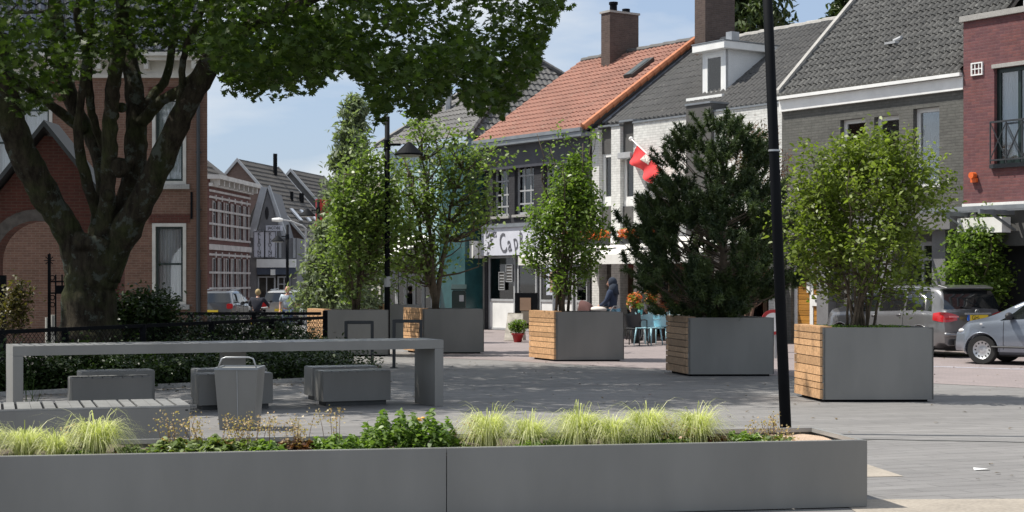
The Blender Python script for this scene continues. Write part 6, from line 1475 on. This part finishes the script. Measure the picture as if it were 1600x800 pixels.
lm.append(limb([(172, 250), (150, 200), (140, 150), (138, 60), (150, -30)], [11*K_, 8*K_, 8*K_, 7*K_, 4*K_], [.2, 0, -.2, -.5, -.8]))
for bx, by, rr in ((186, 262, .2), (176, 180, .12), (190, 168, .10), (205, 250, .1), (168, 305, .12)): trunk.ball(TP(bx, by, -.5), (rr, rr, rr*.9), 10, 7)
tr = trunk.build('trunk', M['maplebark'], tree, smooth=True)
# crown
OUT = [(-200, 175), (0, 150), (30, 178), (60, 172), (85, 165), (110, 118), (150, 105), (200, 90), (230, 92), (255, 80), (285, 78), (310, 80), (335, 100), (350, 130), (362, 138), (380, 120), (400, 148), (420, 132), (445, 140), (470, 128), (490, 134), (515, 108), (540, 98), (558, 118), (575, 145), (588, 188), (602, 180), (616, 150), (640, 168), (660, 182), (676, 160), (700, 140), (722, 150), (745, 168), (770, 165), (792, 182), (800, 150), (822, 125), (838, 105), (852, 60), (866, 25), (885, -10), (1100, -60)]
rng = np.random.default_rng(11); cl = []
cc0 = np.array([-.8, -1.6, 8.8]); rad = np.array([7.8, 6.3, 4.9])
tries = 0
while len(cl) < 930 and tries < 200000:
    tries += 1
    q = rng.normal(size=3); q /= np.linalg.norm(q); rr = rng.uniform(.45, 1)**.5; p = cc0+q*rad*rr
    wx, wy, wz = p[0]+TB.x, p[1]+TB.y, p[2]
    px, py = 800+wx/wy*2500, HY-(wz-CAMH)/wy*2500
    lim = interp(OUT, px)-44
    if wz < 3.6: continue
    if wx+.6*wz > 3.4 and wy < 25: continue
    if math.sin(p[0]*2.3+p[2]*1.1)*math.sin(p[1]*2.1+1.7)*math.sin(p[2]*2.9+p[0]) > .12: continue
    if py > lim: continue
    if px < 320 and py > -20 and (rng.uniform() < .45 or (wy < 27 and px > 90)): continue
    cl.append(p)
for i in range(430):                      # upper dome of the crown, above the picture, added to shade the leaves below
    a = rng.uniform(0, 2*math.pi); r_ = rng.uniform(0, 1)**.5; cl.append(cc0+np.array([math.cos(a)*r_*rad[0]*.9, math.sin(a)*r_*rad[1]*.9, rad[2]*(.35+.6*math.sqrt(max(0, 1-r_*r_)))]))
cl = np.array(cl)
# extra clumps along the visible lower edge so the outline hangs like real boughs
edge = []
for px in np.arange(325, 880, 3.3):
    for _ in range(4):
        d = rng.uniform(22.5 if px < 760 else 25.5, 30); lim = interp(OUT, px); py = lim-rng.uniform(0, 1)**1.2*75
        if math.sin(px*.11+py*.05)*math.sin(py*.13-px*.03)*math.sin(d*1.3+px*.02) > .1: continue
        edge.append(np.array(AT(px, py, d)-TB))
    for _ in range(2):
        d = rng.uniform(22.5 if px < 760 else 25.5, 30); py = interp(OUT, px)-40-rng.uniform(0, 160); edge.append(np.array(AT(px, py, d)-TB))
for px in np.arange(0, 320, 9):
    for _ in range(6):
        d = rng.uniform(25.5, 30); lim = interp(OUT, px); py = lim-rng.uniform(2, 150); edge.append(np.array(AT(px, py, d)-TB))
edge = np.array(edge)
def clump(cs, n, s, rng, zs=.6): 
    C = np.repeat(cs, n, 0)+rng.normal(size=(len(cs)*n, 3))*np.array([s, s, s*zs]); return C
C = np.vstack([clump(cl, 28, .29, rng), clump(edge, 15, .125, rng, 1.0)])
wx, wy, wz = C[:, 0]+TB.x, C[:, 1]+TB.y, C[:, 2]; px = 800+wx/wy*2500; py = HY-(wz-CAMH)/wy*2500
keep = py < np.interp(px, [a for a, b in OUT], [b for a, b in OUT])+rng.uniform(4, 26, len(px)); C = C[keep]
leaves('crown', C, .135, M['maple'], tree, 'maple', rng, flat=.35, fold=.1, droop=.6)
tw = MB(); rl = random.Random(3)
nodes = [q for l_ in lm for q in l_]
NA = np.array([tuple(q) for q in nodes])
for i in range(0, len(cl), 6):
    c = cl[i]; dd = np.linalg.norm(NA-c, axis=1)+ (NA[:, 2] < 4)*20; j = int(np.argmin(dd))
    if dd[j] < 4.2: a = V(NA[j]); b_ = V(c); m_ = a.lerp(b_, .5)+V((rl.uniform(-.2, .2), rl.uniform(-.2, .2), rl.uniform(.0, .3))); tw.tube([a, m_, b_], [.035, .022, .008], 5)
tw.build('branches', M['bark'], tree, smooth=True)

# ---------------- generic leafy shrub with several stems
def shrub(name, label, cat, base, blobs, nleaf, lsz, lm_, nstem=6, spread=.12, shape='oval', d=None, stemr=.02, seed=1, sm='twig', group=None, cln=.09, perc=26, stemtop=None, density=None, flat=.3, zlow=None, depmax=1.6):
    t = thing(name, label, cat, base, 0, group); rg = np.random.default_rng(seed); d = d or base.y
    vols = np.array([b_[2]*b_[3]*b_[2] for b_ in blobs]); pr = vols/vols.sum(); cs = []
    ncl = nleaf//perc; brs = []
    while len(cs) < ncl:
        k = rg.choice(len(blobs), p=pr); bx, by, rx, ry = blobs[k][:4]; q = rg.normal(size=3); q /= np.linalg.norm(q); q *= rg.uniform(.25, 1)**.42
        c = AT(bx, by, d); kk = d/2500; dep = min(rx*kk, depmax)
        tip = np.array([c.x-base.x+q[0]*rx*kk, q[1]*dep, c.z-base.z+q[2]*ry*kk]); L_ = rg.uniform(.35, .75)*min(1.0, tip[2]*.6)
        dr = np.array([tip[0]*.5+rg.normal()*.25, tip[1]*.5+rg.normal()*.25, rg.uniform(.3, 1.1)]); dr /= np.linalg.norm(dr); root = tip-dr*L_; brs.append((root, tip))
        for f in np.linspace(.25, 1.0, max(2, int(L_/.11))): cs.append(root+(tip-root)*f+rg.normal(size=3)*.03)
    cs = np.array(cs)
    C = clump(cs, perc, cln, rg, .8); leaves('foliage', C, lsz, lm_, t, shape, rg, flat=flat, var=np.repeat(rg.uniform(.1, .9, len(cs)), perc))
    st = MB(); top = cs[:, 2].max(); SP = []
    for s in range(nstem):
        tgt = cs[rg.integers(len(cs))].copy() if stemtop is None else np.array([stemtop[s % len(stemtop)][0], rg.uniform(-.2, .2), stemtop[s % len(stemtop)][1]])
        if stemtop is None and tgt[2] < top*.6: tgt[2] = top*rg.uniform(.7, .97)
        b0 = np.array([rg.uniform(-spread, spread), rg.uniform(-spread, spread), 0]); P = []
        for i in range(9):
            f = i/8; p = b0+(tgt-b0)*np.array([f**1.25, f**1.25, f]); p += rg.normal(size=3)*np.array([.035, .035, .0])*f*top*.35; P.append(V(p))
        st.tube(P, [stemr*(1-.8*i/8) for i in range(9)], 7); SP += P[2:]
    SA = np.array([tuple(p) for p in SP])
    for c, tip_ in brs:
        w = np.linalg.norm((SA-c)*np.array([1, 1, .8]), axis=1)+(SA[:, 2] > c[2])*.5; j = int(np.argmin(w)); a = V(SA[j]); b_ = V(c)
        if (a-b_).length < 2.2: st.tube([a, a.lerp(b_, .5)+V((0, 0, -.04)), b_, V(tip_)], [stemr*.36, stemr*.26, stemr*.2, stemr*.08], 4, cap=False)
    st.build('stems', M[sm], t, smooth=True); return t, cs
def plbase(n, fx=.5, fy=.5, z=.93): A, fv, dv = PL[n]; p = A+fv*fx+dv*fy; return V((p.x, p.y, z))
b4 = plbase('4', .48); d4 = b4.y
shrub('leafy_shrub', 'round pale green leafy shrub with many stems in the nearest cube planter', 'shrub', b4,
      [(1350, 320, 118, 118), (1275, 340, 66, 110), (1425, 310, 62, 105), (1400, 225, 60, 42), (1300, 255, 70, 50), (1240, 345, 34, 70), (1470, 275, 30, 60), (1350, 400, 100, 60), (1390, 440, 75, 36), (1270, 420, 50, 30), (1365, 215, 40, 38), (1440, 420, 40, 25)], 15500, .078, M['lf4'], 15, .2, 'oval', d4, .020, 4, perc=16, cln=.085)
ug = thing('planter_weeds', 'low bright green ground cover at the foot of the round shrub', 'plant', plbase('4', .5, .5, .93))
rg = np.random.default_rng(8); C = rg.uniform([-.65, -.5, 0], [.55, .4, .10], (1500, 3)); leaves('foliage', C, .05, M['herb'], ug, 'oval', rg)
b2 = plbase('2', .28, .5); d2_ = b2.y
shrub('upright_shrub', 'slim upright green shrub growing from the planter with pale boards', 'shrub', b2,
      [(893, 345, 58, 80), (880, 270, 38, 50), (925, 240, 14, 48), (868, 232, 18, 28), (850, 330, 32, 42), (930, 340, 26, 45), (890, 425, 52, 30), (850, 390, 40, 22), (925, 400, 32, 30), (912, 300, 34, 50), (930, 205, 8, 22)], 8800, .095, M['lf2'], 9, .14, 'oval', d2_, .035, 5, perc=16, cln=.10)
b1 = plbase('1', .42, .62); d1_ = b1.y
shrub('loose_tree', 'loose airy young tree with leaning trunk in the planter right of the middle lamp', 'tree', b1,
      [(690, 330, 75, 60), (625, 300, 60, 70), (740, 290, 48, 60), (775, 245, 30, 40), (700, 230, 60, 38), (640, 240, 36, 40), (600, 370, 48, 48), (665, 400, 50, 28), (740, 390, 40, 30), (785, 215, 22, 20), (660, 195, 24, 22), (720, 215, 30, 24)], 6200, .12, M['lf1'], 4, .05, 'oval', d1_, .075, 6, perc=10, cln=.17, depmax=.75, stemtop=[(-.75, 3.6), (-.35, 4.0), (.5, 3.3), (-1.0, 2.5)])
b0 = plbase('0', .62, .5); d0_ = b0.y
shrub('bushy_tree', 'bushy bright green young tree in the planter left of the middle lamp', 'tree', b0,
      [(560, 300, 40, 55), (575, 240, 22, 36), (600, 280, 26, 50), (550, 370, 50, 40), (590, 370, 30, 45), (560, 425, 40, 28), (545, 460, 24, 12), (530, 330, 22, 36), (622, 330, 26, 40), (515, 400, 26, 30), (625, 420, 28, 22)], 5600, .12, M['lf1'], 5, .08, 'oval', d0_, .04, 7, perc=12, cln=.16)
# grey green feathery conifers behind planter 0
def conifer(name, label, base, d, px, ytop, ybot, wtop, wbot, n, m, sz, seed, group=None, lean=0, feather=.9, barem=0):
    t = thing(name, label, 'tree', base, 0, group); rg = np.random.default_rng(seed); kk = d/2500
    zt = AT(px, ytop, d).z-base.z; zb = AT(px, ybot, d).z-base.z; C = []; br = MB(); br.tube([(0, 0, 0), (0, 0, zt*.5), (lean, 0, zt*.98)], [.16, .1, .02], 8)
    nb = n//60
    for i in range(nb):
        f = rg.uniform(0, 1)**.8; z = zt+(zb-zt)*f; L = (wtop+(wbot-wtop)*f**.8)*kk*rg.uniform(.6, 1.1); a = rg.uniform(0, 2*math.pi)
        s = np.linspace(.05, 1, 6); P = np.stack([lean*(1-f)+np.cos(a)*L*s, np.sin(a)*L*s, z+.10*L-.35*L*s**1.8+.06*s], 1); br.tube([V(p) for p in P], [.03, .025, .02, .015, .01, .004], 5, cap=False)
        k = 60; ti = rg.uniform(.1, 1, k); Q = np.stack([np.interp(ti, s, P[:, j]) for j in range(3)], 1)+rg.normal(size=(k, 3))*np.array([.10, .10, .07])*(1+L*.3); Q[:, 2] -= rg.uniform(0, .12*feather, k); C.append(Q)
    C = np.vstack(C); leaves('foliage', C, sz, m, t, 'narrow', rg, flat=.1, droop=1.2*feather); br.build('trunk', M['bark'], t, smooth=True); return t
dC = 43.; conifer('grey_conifer', 'tall feathery grey green conifer at the street corner behind the bushy planter tree', V(((545-800)/2500*dC, dC, 0)), dC, 550, 150, 480, 10, 80, 14000, M['conif'], .20, 3, lean=.15)
dC = 40.; conifer('low_conifer', 'lower spreading grey green conifer left of the tall feathery one', V(((515-800)/2500*dC, dC, 0)), dC, 518, 340, 475, 14, 62, 11000, M['conif'], .16, 4)
# pines behind the roofs
conifer('tall_fir', 'dark fir with hanging branches rising behind the brick chimney', V((16.2, 75, 0)), 75, 1075, -120, 60, 5, 70, 7000, M['pine'], .5, 5)
conifer('tall_fir', 'dark fir whose top shows over the ridge right of the brick chimney', V(((1175-800)/2500*66, 66, 0)), 66, 1175, -150, 60, 15, 90, 9000, M['pine'], .45, 6)
# ---------------- the dark pine in planter 3
b3 = plbase('3', .52, .5); d3 = b3.y; kk = d3/2500
t = thing('dark_pine', 'dense dark green pine with rounded needle tufts in the planter with shaded boards', 'tree', b3); rg = np.random.default_rng(5)
prof = [(176, 20), (200, 46), (240, 78), (290, 100), (340, 122), (390, 142), (435, 138), (462, 104), (490, 48)]
tufts = []; dirs = []; wood_ = MB(); wood_.tube([(0, 0, 0), (.04, 0, 1.2), (0, 0, 2.4), (.05, 0, 3.45)], [.09, .07, .045, .015], 9)
for i in range(122):                       # boughs, each ending in a bunch of tufts, with gaps between
    y = 176+rg.uniform(0, 1)**.72*312; hwid = np.interp(y, [a for a, b in prof], [b for a, b in prof])*rg.uniform(.8, 1.12); a = rg.uniform(0, 2*math.pi); rr = rg.uniform(.35, 1)**.5
    x = math.cos(a)*hwid*rr; cx = 1125+(y-176)*(-.03); z = AT(0, y, d3).z-b3.z; cpos = np.array([(cx+x-((b3.x/d3*2500)+800))*kk, math.sin(a)*hwid*rr*kk*.85, z]); o_ = np.array([math.cos(a)*.7, math.sin(a)*.7, .6])
    for k in range(int(rg.integers(9, 15))):
        q = rg.normal(size=3)*np.array([.15, .15, .095]); tufts.append(cpos+q); dr = o_+q*2.5+np.array([0, 0, .35]); dirs.append(dr/np.linalg.norm(dr))
for px_, py_ in ((965, 335), (980, 350), (958, 365), (1000, 330), (985, 372), (1010, 345), (1022, 300), (1035, 268), (995, 385), (975, 400), (1040, 240), (1060, 215), (1225, 300), (1235, 345), (1240, 390), (1230, 430)):
    for _ in range(2): tufts.append(np.array([AT(px_, py_, d3).x-b3.x, rg.uniform(-.3, .2), AT(px_, py_, d3).z-b3.z])+rg.normal(size=3)*.03); dirs.append(np.array([-.4, -.2, .9]))
tufts = np.array(tufts); dirs = np.array(dirs)
for p in tufts[::7]:
    z0_ = max(.15, p[2]-.55*abs(p[0])-.15); wood_.tube([(0.02, 0, z0_), (p[0]*.6, p[1]*.6, z0_+(p[2]-z0_)*.4), tuple(p)], [.016, .010, .005], 4, cap=False)
wood_.build('trunk', M['twig'], t, smooth=True)
nn = 115; vs_ = []; N = len(tufts)*nn
T0 = np.repeat(tufts, nn, 0); D0 = np.repeat(dirs, nn, 0); dv_ = unit(rg.normal(size=(N, 3))*.75+D0*.45); off = D0*rg.uniform(-.13, .10, (N, 1)); L_ = rg.uniform(.055, .10, (N, 1)); s_v = unit(np.cross(dv_, rg.normal(size=(N, 3))))*.008
A_ = T0+off; P = np.stack([A_-s_v, A_+s_v, A_+dv_*L_+s_v*.4, A_+dv_*L_-s_v*.4], 1)
me = bpy.data.meshes.new('needles'); me.vertices.add(N*4); me.vertices.foreach_set('co', P.reshape(-1).astype('f4')); me.loops.add(N*4); me.loops.foreach_set('vertex_index', np.arange(N*4, dtype='i4')); me.polygons.add(N); me.polygons.foreach_set('loop_start', np.arange(0, N*4, 4, dtype='i4'))
at = me.attributes.new('var', 'FLOAT', 'FACE'); at.data.foreach_set('value', np.clip(np.repeat(rg.uniform(0, .9, len(tufts)), nn)+rg.normal(0, .12, N), 0, 1).astype('f4')); me.materials.append(M['pine']); me.update(calc_edges=True)
o = bpy.data.objects.new('needles', me); COL.objects.link(o); o.parent = t
# reddish shrub behind the pine top (mountain ash)
dR = 37.; bR = V(((1165-800)/2500*dR, dR, 0))
shrub('rowan_tree', 'thin rowan tree with reddish berries behind the dark pine', 'tree', bR, [(1160, 215, 40, 32), (1185, 200, 22, 26), (1195, 260, 40, 50), (1215, 330, 26, 60), (1135, 190, 14, 14), (1190, 400, 30, 40)], 3200, .10, M['redleaf'], 3, .05, 'narrow', dR, .05, 12, perc=10, cln=.12, sm='twigr')
# climber at the right column
dV = 36.6; bV = V(((1525-800)/2500*dV, dV, 0))
shrub('climbing_shrub', 'dark leafy climbing shrub on the column behind the grey car', 'shrub', bV, [(1510, 385, 34, 44), (1545, 380, 26, 50), (1530, 430, 42, 40), (1560, 420, 20, 40), (1500, 430, 26, 30), (1545, 340, 16, 16), (1530, 500, 30, 50)], 7000, .11, M['lf2'], 6, .2, 'oval', dV, .03, 13, perc=16, cln=.12)
# ---------------- planting behind the fence / under the table
def stuff(name, label, pts, m, sz, seed, cat='ground cover', shape='oval'):
    rg = np.random.default_rng(seed); C = clump(np.array(pts), 26, .11, rg, .9); C[:, 2] = np.abs(C[:, 2]); o = leaves(name, C, sz, m, None, shape, rg, kind='stuff'); return tag(o, label, cat)
rg = np.random.default_rng(21); pts = []
for i in range(1500):
    u = rg.uniform(); a = V(GP(-60, 620)).lerp(V(GP(590, 591)), u); b_ = V((c0.x, c0.y-.25, 0)).lerp(V((c1.x-.1, c1.y-.6, 0)), u); v = rg.uniform()
    # several uneven mounds
    g_ = a.lerp(b_, v); hh = (.30+.28*math.sin(u*23+v*3)**2+.22*math.sin(u*57+1)**2)*(.55+.45*v); pts.append((g_.x, g_.y+.15, rg.uniform(.03, 1)*hh))
stuff('low_hedge', 'dark low hedge planting behind the table and in front of the mesh fence', pts, M['lfd'], .075, 22)
shrub('dark_bush', 'big dark evergreen bush right of the maple trunk behind the fence', 'bush', V(((235-800)/2500*29.5, 29.3, 0)), [(225, 490, 48, 30), (205, 478, 30, 22), (265, 495, 35, 22), (240, 470, 30, 18), (225, 530, 60, 20)], 9000, .085, M['lfd'], 8, .5, 'oval', 29.3, .03, 15, perc=24, cln=.13)
shrub('dark_bush', 'small dark bush beside the fence corner below the far street', 'bush', V(((395-800)/2500*30.3, 30.2, 0)), [(360, 515, 40, 14), (430, 518, 45, 14), (470, 520, 25, 12), (320, 520, 30, 14)], 4500, .075, M['lfd'], 8, .8, 'oval', 30.2, .02, 16, perc=22, cln=.11)
dS = 30.5; shrub('young_tree', 'little autumn tinted sapling in front of the brick arch at the far left', 'tree', V(((25-800)/2500*dS, dS, 0)), [(28, 470, 16, 30), (32, 440, 12, 20), (22, 490, 14, 12), (36, 425, 5, 8)], 900, .09, leafmat('autumn_leaves', (.06, .06, .015), (.14, .11, .03), .3), 2, .02, 'oval', dS, .025, 17, perc=8, cln=.09)
# small seedlings in the bench end (grass sprouting)
t = thing('grass_tuft', 'few green grass blades growing up at the left end of the steel bench', 'plant', GP(42, 655))
b = MB()
rr_ = random.Random(5)
for i in range(9): x = rr_.uniform(-.10, .12); b.tube([(x, 0, 0), (x+rr_.uniform(-.04, .04), 0, .2), (x+rr_.uniform(-.1, .1), 0, rr_.uniform(.32, .62))], [.004, .004, .001], 4)
b.build('blades', M['herb'], t)

# ---------------- grasses and herbs in the long planter
P0_, e_, n_, hL, WL_ = LPL
def lpos(px, v=.45):          # point in the long planter soil under pixel column px, v = 0 front .. 1 back
    c = P0_+n_*(.08+.86*v); k = (px-800)/2500; s = (k*c.y-c.x)/(e_.x-k*e_.y); return V((c.x+e_.x*s, c.y+e_.y*s, hL-.045))
def grass(base, R_, n, label, seed, H=.24):
    R_ *= 1.18; H *= .86
    t = thing('grass_clump', label, 'ornamental grass', base, 0, 'yellow variegated grasses in the long planter'); rg = np.random.default_rng(seed); vs_, var = [], []
    for i in range(n):
        a = rg.uniform(0, 2*math.pi); r0 = rg.uniform(0, .06); L = rg.uniform(.5, 1.1); wild = 1.35 if i % 14 == 0 else 1; hh = H*rg.uniform(.45, 1.1)*wild; out_ = R_*rg.uniform(.2, 1.2)*wild**.6; w = rg.uniform(.0022, .0045); c, s = math.cos(a), math.sin(a)
        px_, py_ = -s*w, c*w; seg = 5; row = []
        for k in range(seg+1):
            f = k/seg; r = r0+out_*f**1.3; z = hh*math.sin(min(1, f)*math.pi*(.62+.2*(i % 3)))*1.05; ww = 1-f*.85; row.append(((c*r-px_*0+px_*ww, s*r+py_*ww, z), (c*r-px_*ww, s*r-py_*ww, z)))
        vs_.append(row)
    P = np.array(vs_); N = n*5; Q = np.zeros((N, 4, 3)); idx = 0
    for k in range(5): Q[k*n:(k+1)*n, 0] = P[:, k, 0]; Q[k*n:(k+1)*n, 1] = P[:, k, 1]; Q[k*n:(k+1)*n, 2] = P[:, k+1, 1]; Q[k*n:(k+1)*n, 3] = P[:, k+1, 0]
    me = bpy.data.meshes.new('blades'); me.vertices.add(N*4); me.vertices.foreach_set('co', Q.reshape(-1).astype('f4')); me.loops.add(N*4); me.loops.foreach_set('vertex_index', np.arange(N*4, dtype='i4')); me.polygons.add(N); me.polygons.foreach_set('loop_start', np.arange(0, N*4, 4, dtype='i4'))
    v = np.tile(rg.uniform(0, 1, n), 5); at = me.attributes.new('var', 'FLOAT', 'FACE'); at.data.foreach_set('value', v.astype('f4')); me.materials.append(M['grassb']); me.update(calc_edges=True)
    o = bpy.data.objects.new('blades', me); COL.objects.link(o); o.parent = t
for i, (px_, v, R_, n, H, lab) in enumerate([(-30, .5, .22, 500, .2, 'yellow grass clump cut by the left picture edge'), (38, .45, .22, 520, .19, 'yellow grass clump at the left end, mixed with green shoots'), (88, .3, .18, 380, .17, 'small yellow grass clump beside the tallest left one'), (150, .4, .25, 760, .25, 'largest yellow grass clump of the left group, before the steel bench'),
      (762, .45, .24, 760, .25, 'yellow grass clump just right of the panel joint, next to the green herbs'), (828, .35, .20, 520, .22, 'second yellow grass clump right of the panel joint'), (905, .45, .26, 820, .25, 'broad yellow grass clump in the middle of the right group'), (955, .3, .19, 500, .22, 'narrow yellow grass clump right of the broad one'), (1012, .45, .25, 760, .26, 'yellow grass clump below the shaded planter boards'), (1088, .4, .25, 700, .25, 'last yellow grass clump, nearest the dark lamp post')]):
    grass(lpos(px_, v), R_, n, lab, 40+i, H)
def herb(px_, v, R_, H, n, *A_, **K_): return herb_(px_, v, R_*1.35, H*1.15, int(n*1.5), *A_, **K_)
def herb_(px_, v, R_, H, n, m, sz, label, seed, shape='oval', stems=0, cat='plant', name='herb_clump', floret=None, blossom=None, group='leafy herbs in the long planter'):
    base = lpos(px_, v); t = thing(name, label, cat, base, 0, group); rg = np.random.default_rng(seed)
    q = rg.normal(size=(n, 3)); q = unit(q)*rg.uniform(.2, 1, (n, 1))**.5; q[:, 2] = np.abs(q[:, 2]); lump = .6+.4*np.sin(q[:, 0]*6+seed)**2
    C = q*np.array([R_, R_*.9, 1])*np.stack([np.ones(n), np.ones(n), H*lump], 1)*np.array([1, 1, 1]); leaves('leaves', C, sz, m, t, shape, rg, flat=.5)
    if stems:
        b = MB(); FC = []
        for i in range(stems):
            a = rg.uniform(0, 6.28); x, y = math.cos(a)*R_*rg.uniform(.1, 1), math.sin(a)*R_*rg.uniform(.1, .9); hh = H+rg.uniform(.03, .17); b.tube([(x*.6, y*.6, 0), (x*.8, y*.8, hh*.6), (x, y, hh)], [.0022, .002, .001], 4)
            for k in range(20): FC.append((x+rg.normal()*.026, y+rg.normal()*.026, hh+rg.uniform(-.085, .025)))
        b.build('flower_stems', M['twigr'], t); leaves('florets', np.array(FC), .015, floret or M['floret'], t, 'round', rg, flat=.1, kind='stuff')
    if blossom:
        b = MB()
        for (x, z) in blossom: b.lathe([(.001, 0), (.013, .004), (.016, .008), (.010, .014), (.001, .016)], (x, -.05, z), 10)
        b.build('blossom', mat('yellow_orange_petals', (.8, .42, .04), .6), t)
    return t
herb(272, .4, .15, .10, 420, M['heuch'], .045, 'round leaved herb clump with buff flower sprays, leftmost of the flowering herbs', 60, 'round', 11)
herb(330, .3, .17, .11, 520, M['heuch'], .05, 'glossy green herb clump in front of the litter bin', 61, 'round', 8)
herb(385, .45, .15, .08, 300, M['heuch'], .045, 'herb clump with the tallest buff flower sprays, right of the litter bin', 62, 'round', 14)
herb(418, .3, .11, .08, 260, M['herb'], .045, 'small green herb clump between two buff flowering ones', 63, 'round', 3)
herb(462, .4, .12, .08, 260, M['redleaf'], .045, 'red tinged herb clump with orange buff flower sprays', 64, 'round', 12)
herb(528, .4, .19, .11, 620, M['herb'], .05, 'low green herb clump left of the tall green herbs', 65, 'oval', 5)
herb(612, .4, .19, .27, 1000, M['herb'], .05, 'tallest bright green herb clump left of the panel joint', 66, 'oval')
herb(668, .35, .18, .26, 900, M['herb'], .05, 'bright green herb clump with a small orange blossom', 67, 'oval', blossom=[(-.06, .215), (-.03, .222), (-.05, .205)])
herb(828, .12, .10, .06, 220, M['lf1'], .035, 'small low green plant under the second right grass clump', 68)
herb(1055, .25, .09, .08, 200, M['heuch'], .035, 'low mixed plant between the last two grass clumps', 69, 'round', 4)
herb(1160, .4, .13, .08, 420, M['herb'], .04, 'low green plant clump beside the tan gravel end', 70)
herb(1120, .4, .10, .06, 200, M['redleaf'], .035, 'small red brown plant right of the last grass clump', 71)
herb(1205, .4, .14, .05, 120, M['heuch'], .035, 'sparse plant with orange flower sprays on the tan gravel', 72, 'round', 14)
# leaves for pots
t, A = POT; rg = np.random.default_rng(9); q = unit(rg.normal(size=(900, 3)))*rg.uniform(.3, 1, (900, 1)); leaves('foliage', q*np.array([.27, .25, .22])+np.array([0, 0, .42]), .07, M['lf2'], t, 'oval', rg)
for c in ('left', 'right'):
    t = globals()['TP_'+c]; q = unit(rg.normal(size=(160, 3)))*rg.uniform(.3, 1, (160, 1)); leaves('foliage', q*.11+np.array([0, 0, .22]), .05, M['lf2'], t, 'oval', rg)
# orange-red geraniums on top of the awning line and flower stands at the cafe
for nm, lab, px_, py_, d, sx_, sz_, m_, n in (('geranium_trough', 'trough of orange red flowers above the left end of the cafe awning', 915, 371, 46.3, 1.0, .22, 'flor', 900), ('geranium_trough', 'trough of red flowers above the cafe awning behind the pine', 1005, 366, 44.0, 1.0, .2, 'flor', 900),
      ('flower_bouquet', 'tall bunch of orange and green flowers behind the seated guests', 992, 470, 42.6, .35, .45, 'flor', 420), ('flower_bouquet', 'orange flower display between the two seated guests', 1018, 462, 42.4, .28, .55, 'flor', 420)):
    p = AT(px_, py_, d); t = thing(nm, lab, 'flowers', V((p.x, p.y, p.z-.2 if 'trough' in nm else 0)), LA if 'trough' in nm else 0); rg = np.random.default_rng(int(px_))
    if 'trough' in nm:
        MB().box(-sx_, sx_, -.12, .12, -.05, .15).build('trough', M['darksteel'], t); MB().bar((-sx_*.8, 0, 0), (-sx_*.8, 1.2, 0), .04).bar((sx_*.8, 0, 0), (sx_*.8, 1.2, 0), .04).build('bracket', M['darksteel'], t)
        C = rg.uniform([-sx_, -.15, .1], [sx_, .15, .1+sz_*1.3], (n, 3)); leaves('flowers', C, .075, M['flor'], t, 'round', rg); C = rg.uniform([-sx_, -.15, .05], [sx_, .15, .2+sz_], (n//2, 3)); leaves('foliage', C, .08, M['lf2'], t, 'oval', rg)
    else:
        z0_ = p.z-sz_/2; MB().lathe([(.10, 0), (.14, z0_*.5), (.10, z0_), (.13, z0_+.02)], (0, 0, 0), 14).build('vase', M['dgrey'], t, smooth=True)
        q = unit(rg.normal(size=(n, 3)))*rg.uniform(.3, 1, (n, 1)); leaves('flowers', (q*np.array([sx_*.7, sx_*.7, sz_*.6])+np.array([0, 0, p.z]))[::2], .06, M['flor'], t, 'round', rg); leaves('foliage', q*np.array([sx_*.7, sx_*.7, sz_*.65])+np.array([0, 0, p.z-.04]), .07, M['lf2'], t, 'oval', rg)

# filler plants so the strip reads as nearly continuous
for i, (px_, lab) in enumerate([(118, 'low mixed leaves between the two left grass clumps'), (205, 'low sparse leaves at the right edge of the left grass group'), (575, 'low green leaves before the tallest herb clump'), (710, 'short green leaves just left of the panel joint plants'), (870, 'low leaves between the second and the broad grass clump'), (980, 'low leaves between the narrow grass clump and the one by the shaded boards'), (1040, 'brown green leaves right of the grass clump by the shaded boards')]):
    herb(px_, .3+.1*(i % 3), .10, .06, 230, M['heuch'] if i % 2 else M['herb'], .035, lab, 90+i, 'oval', 2 if i % 3 == 0 else 0)
# litter and fallen leaves on the paving
rg = np.random.default_rng(77); C = []
for i in range(420):
    x, y = rg.uniform(-9, 12), rg.uniform(11, 36); C.append((x, y, .012))
for i in range(240): u = rg.uniform(); p = V(GP(-60, 622)).lerp(V(GP(596, 592)), u); C.append((p.x+rg.normal()*.2, p.y-.2-abs(rg.normal())*.4, .014))
tag(leaves('fallen_leaves', np.array(C), .06, leafmat('dry_fallen_leaves', (.06, .045, .02), (.16, .11, .05), .1), None, 'oval', rg, flat=3, kind='stuff'), 'scattered dry fallen leaves on the grey paving', 'fallen leaves')
p = GP(1522, 734.5, .006); t = MB().add([(0, 0, 0), (.13, .01, .01), (.15, .06, .004), (.03, .07, .012), (0, .03, .02)], [(0, 1, 2, 3, 4)]).build('paper_scrap', M['white'], None, loc=p); tag(t, 'small white scrap of paper on the sunlit paving at the right', 'litter')
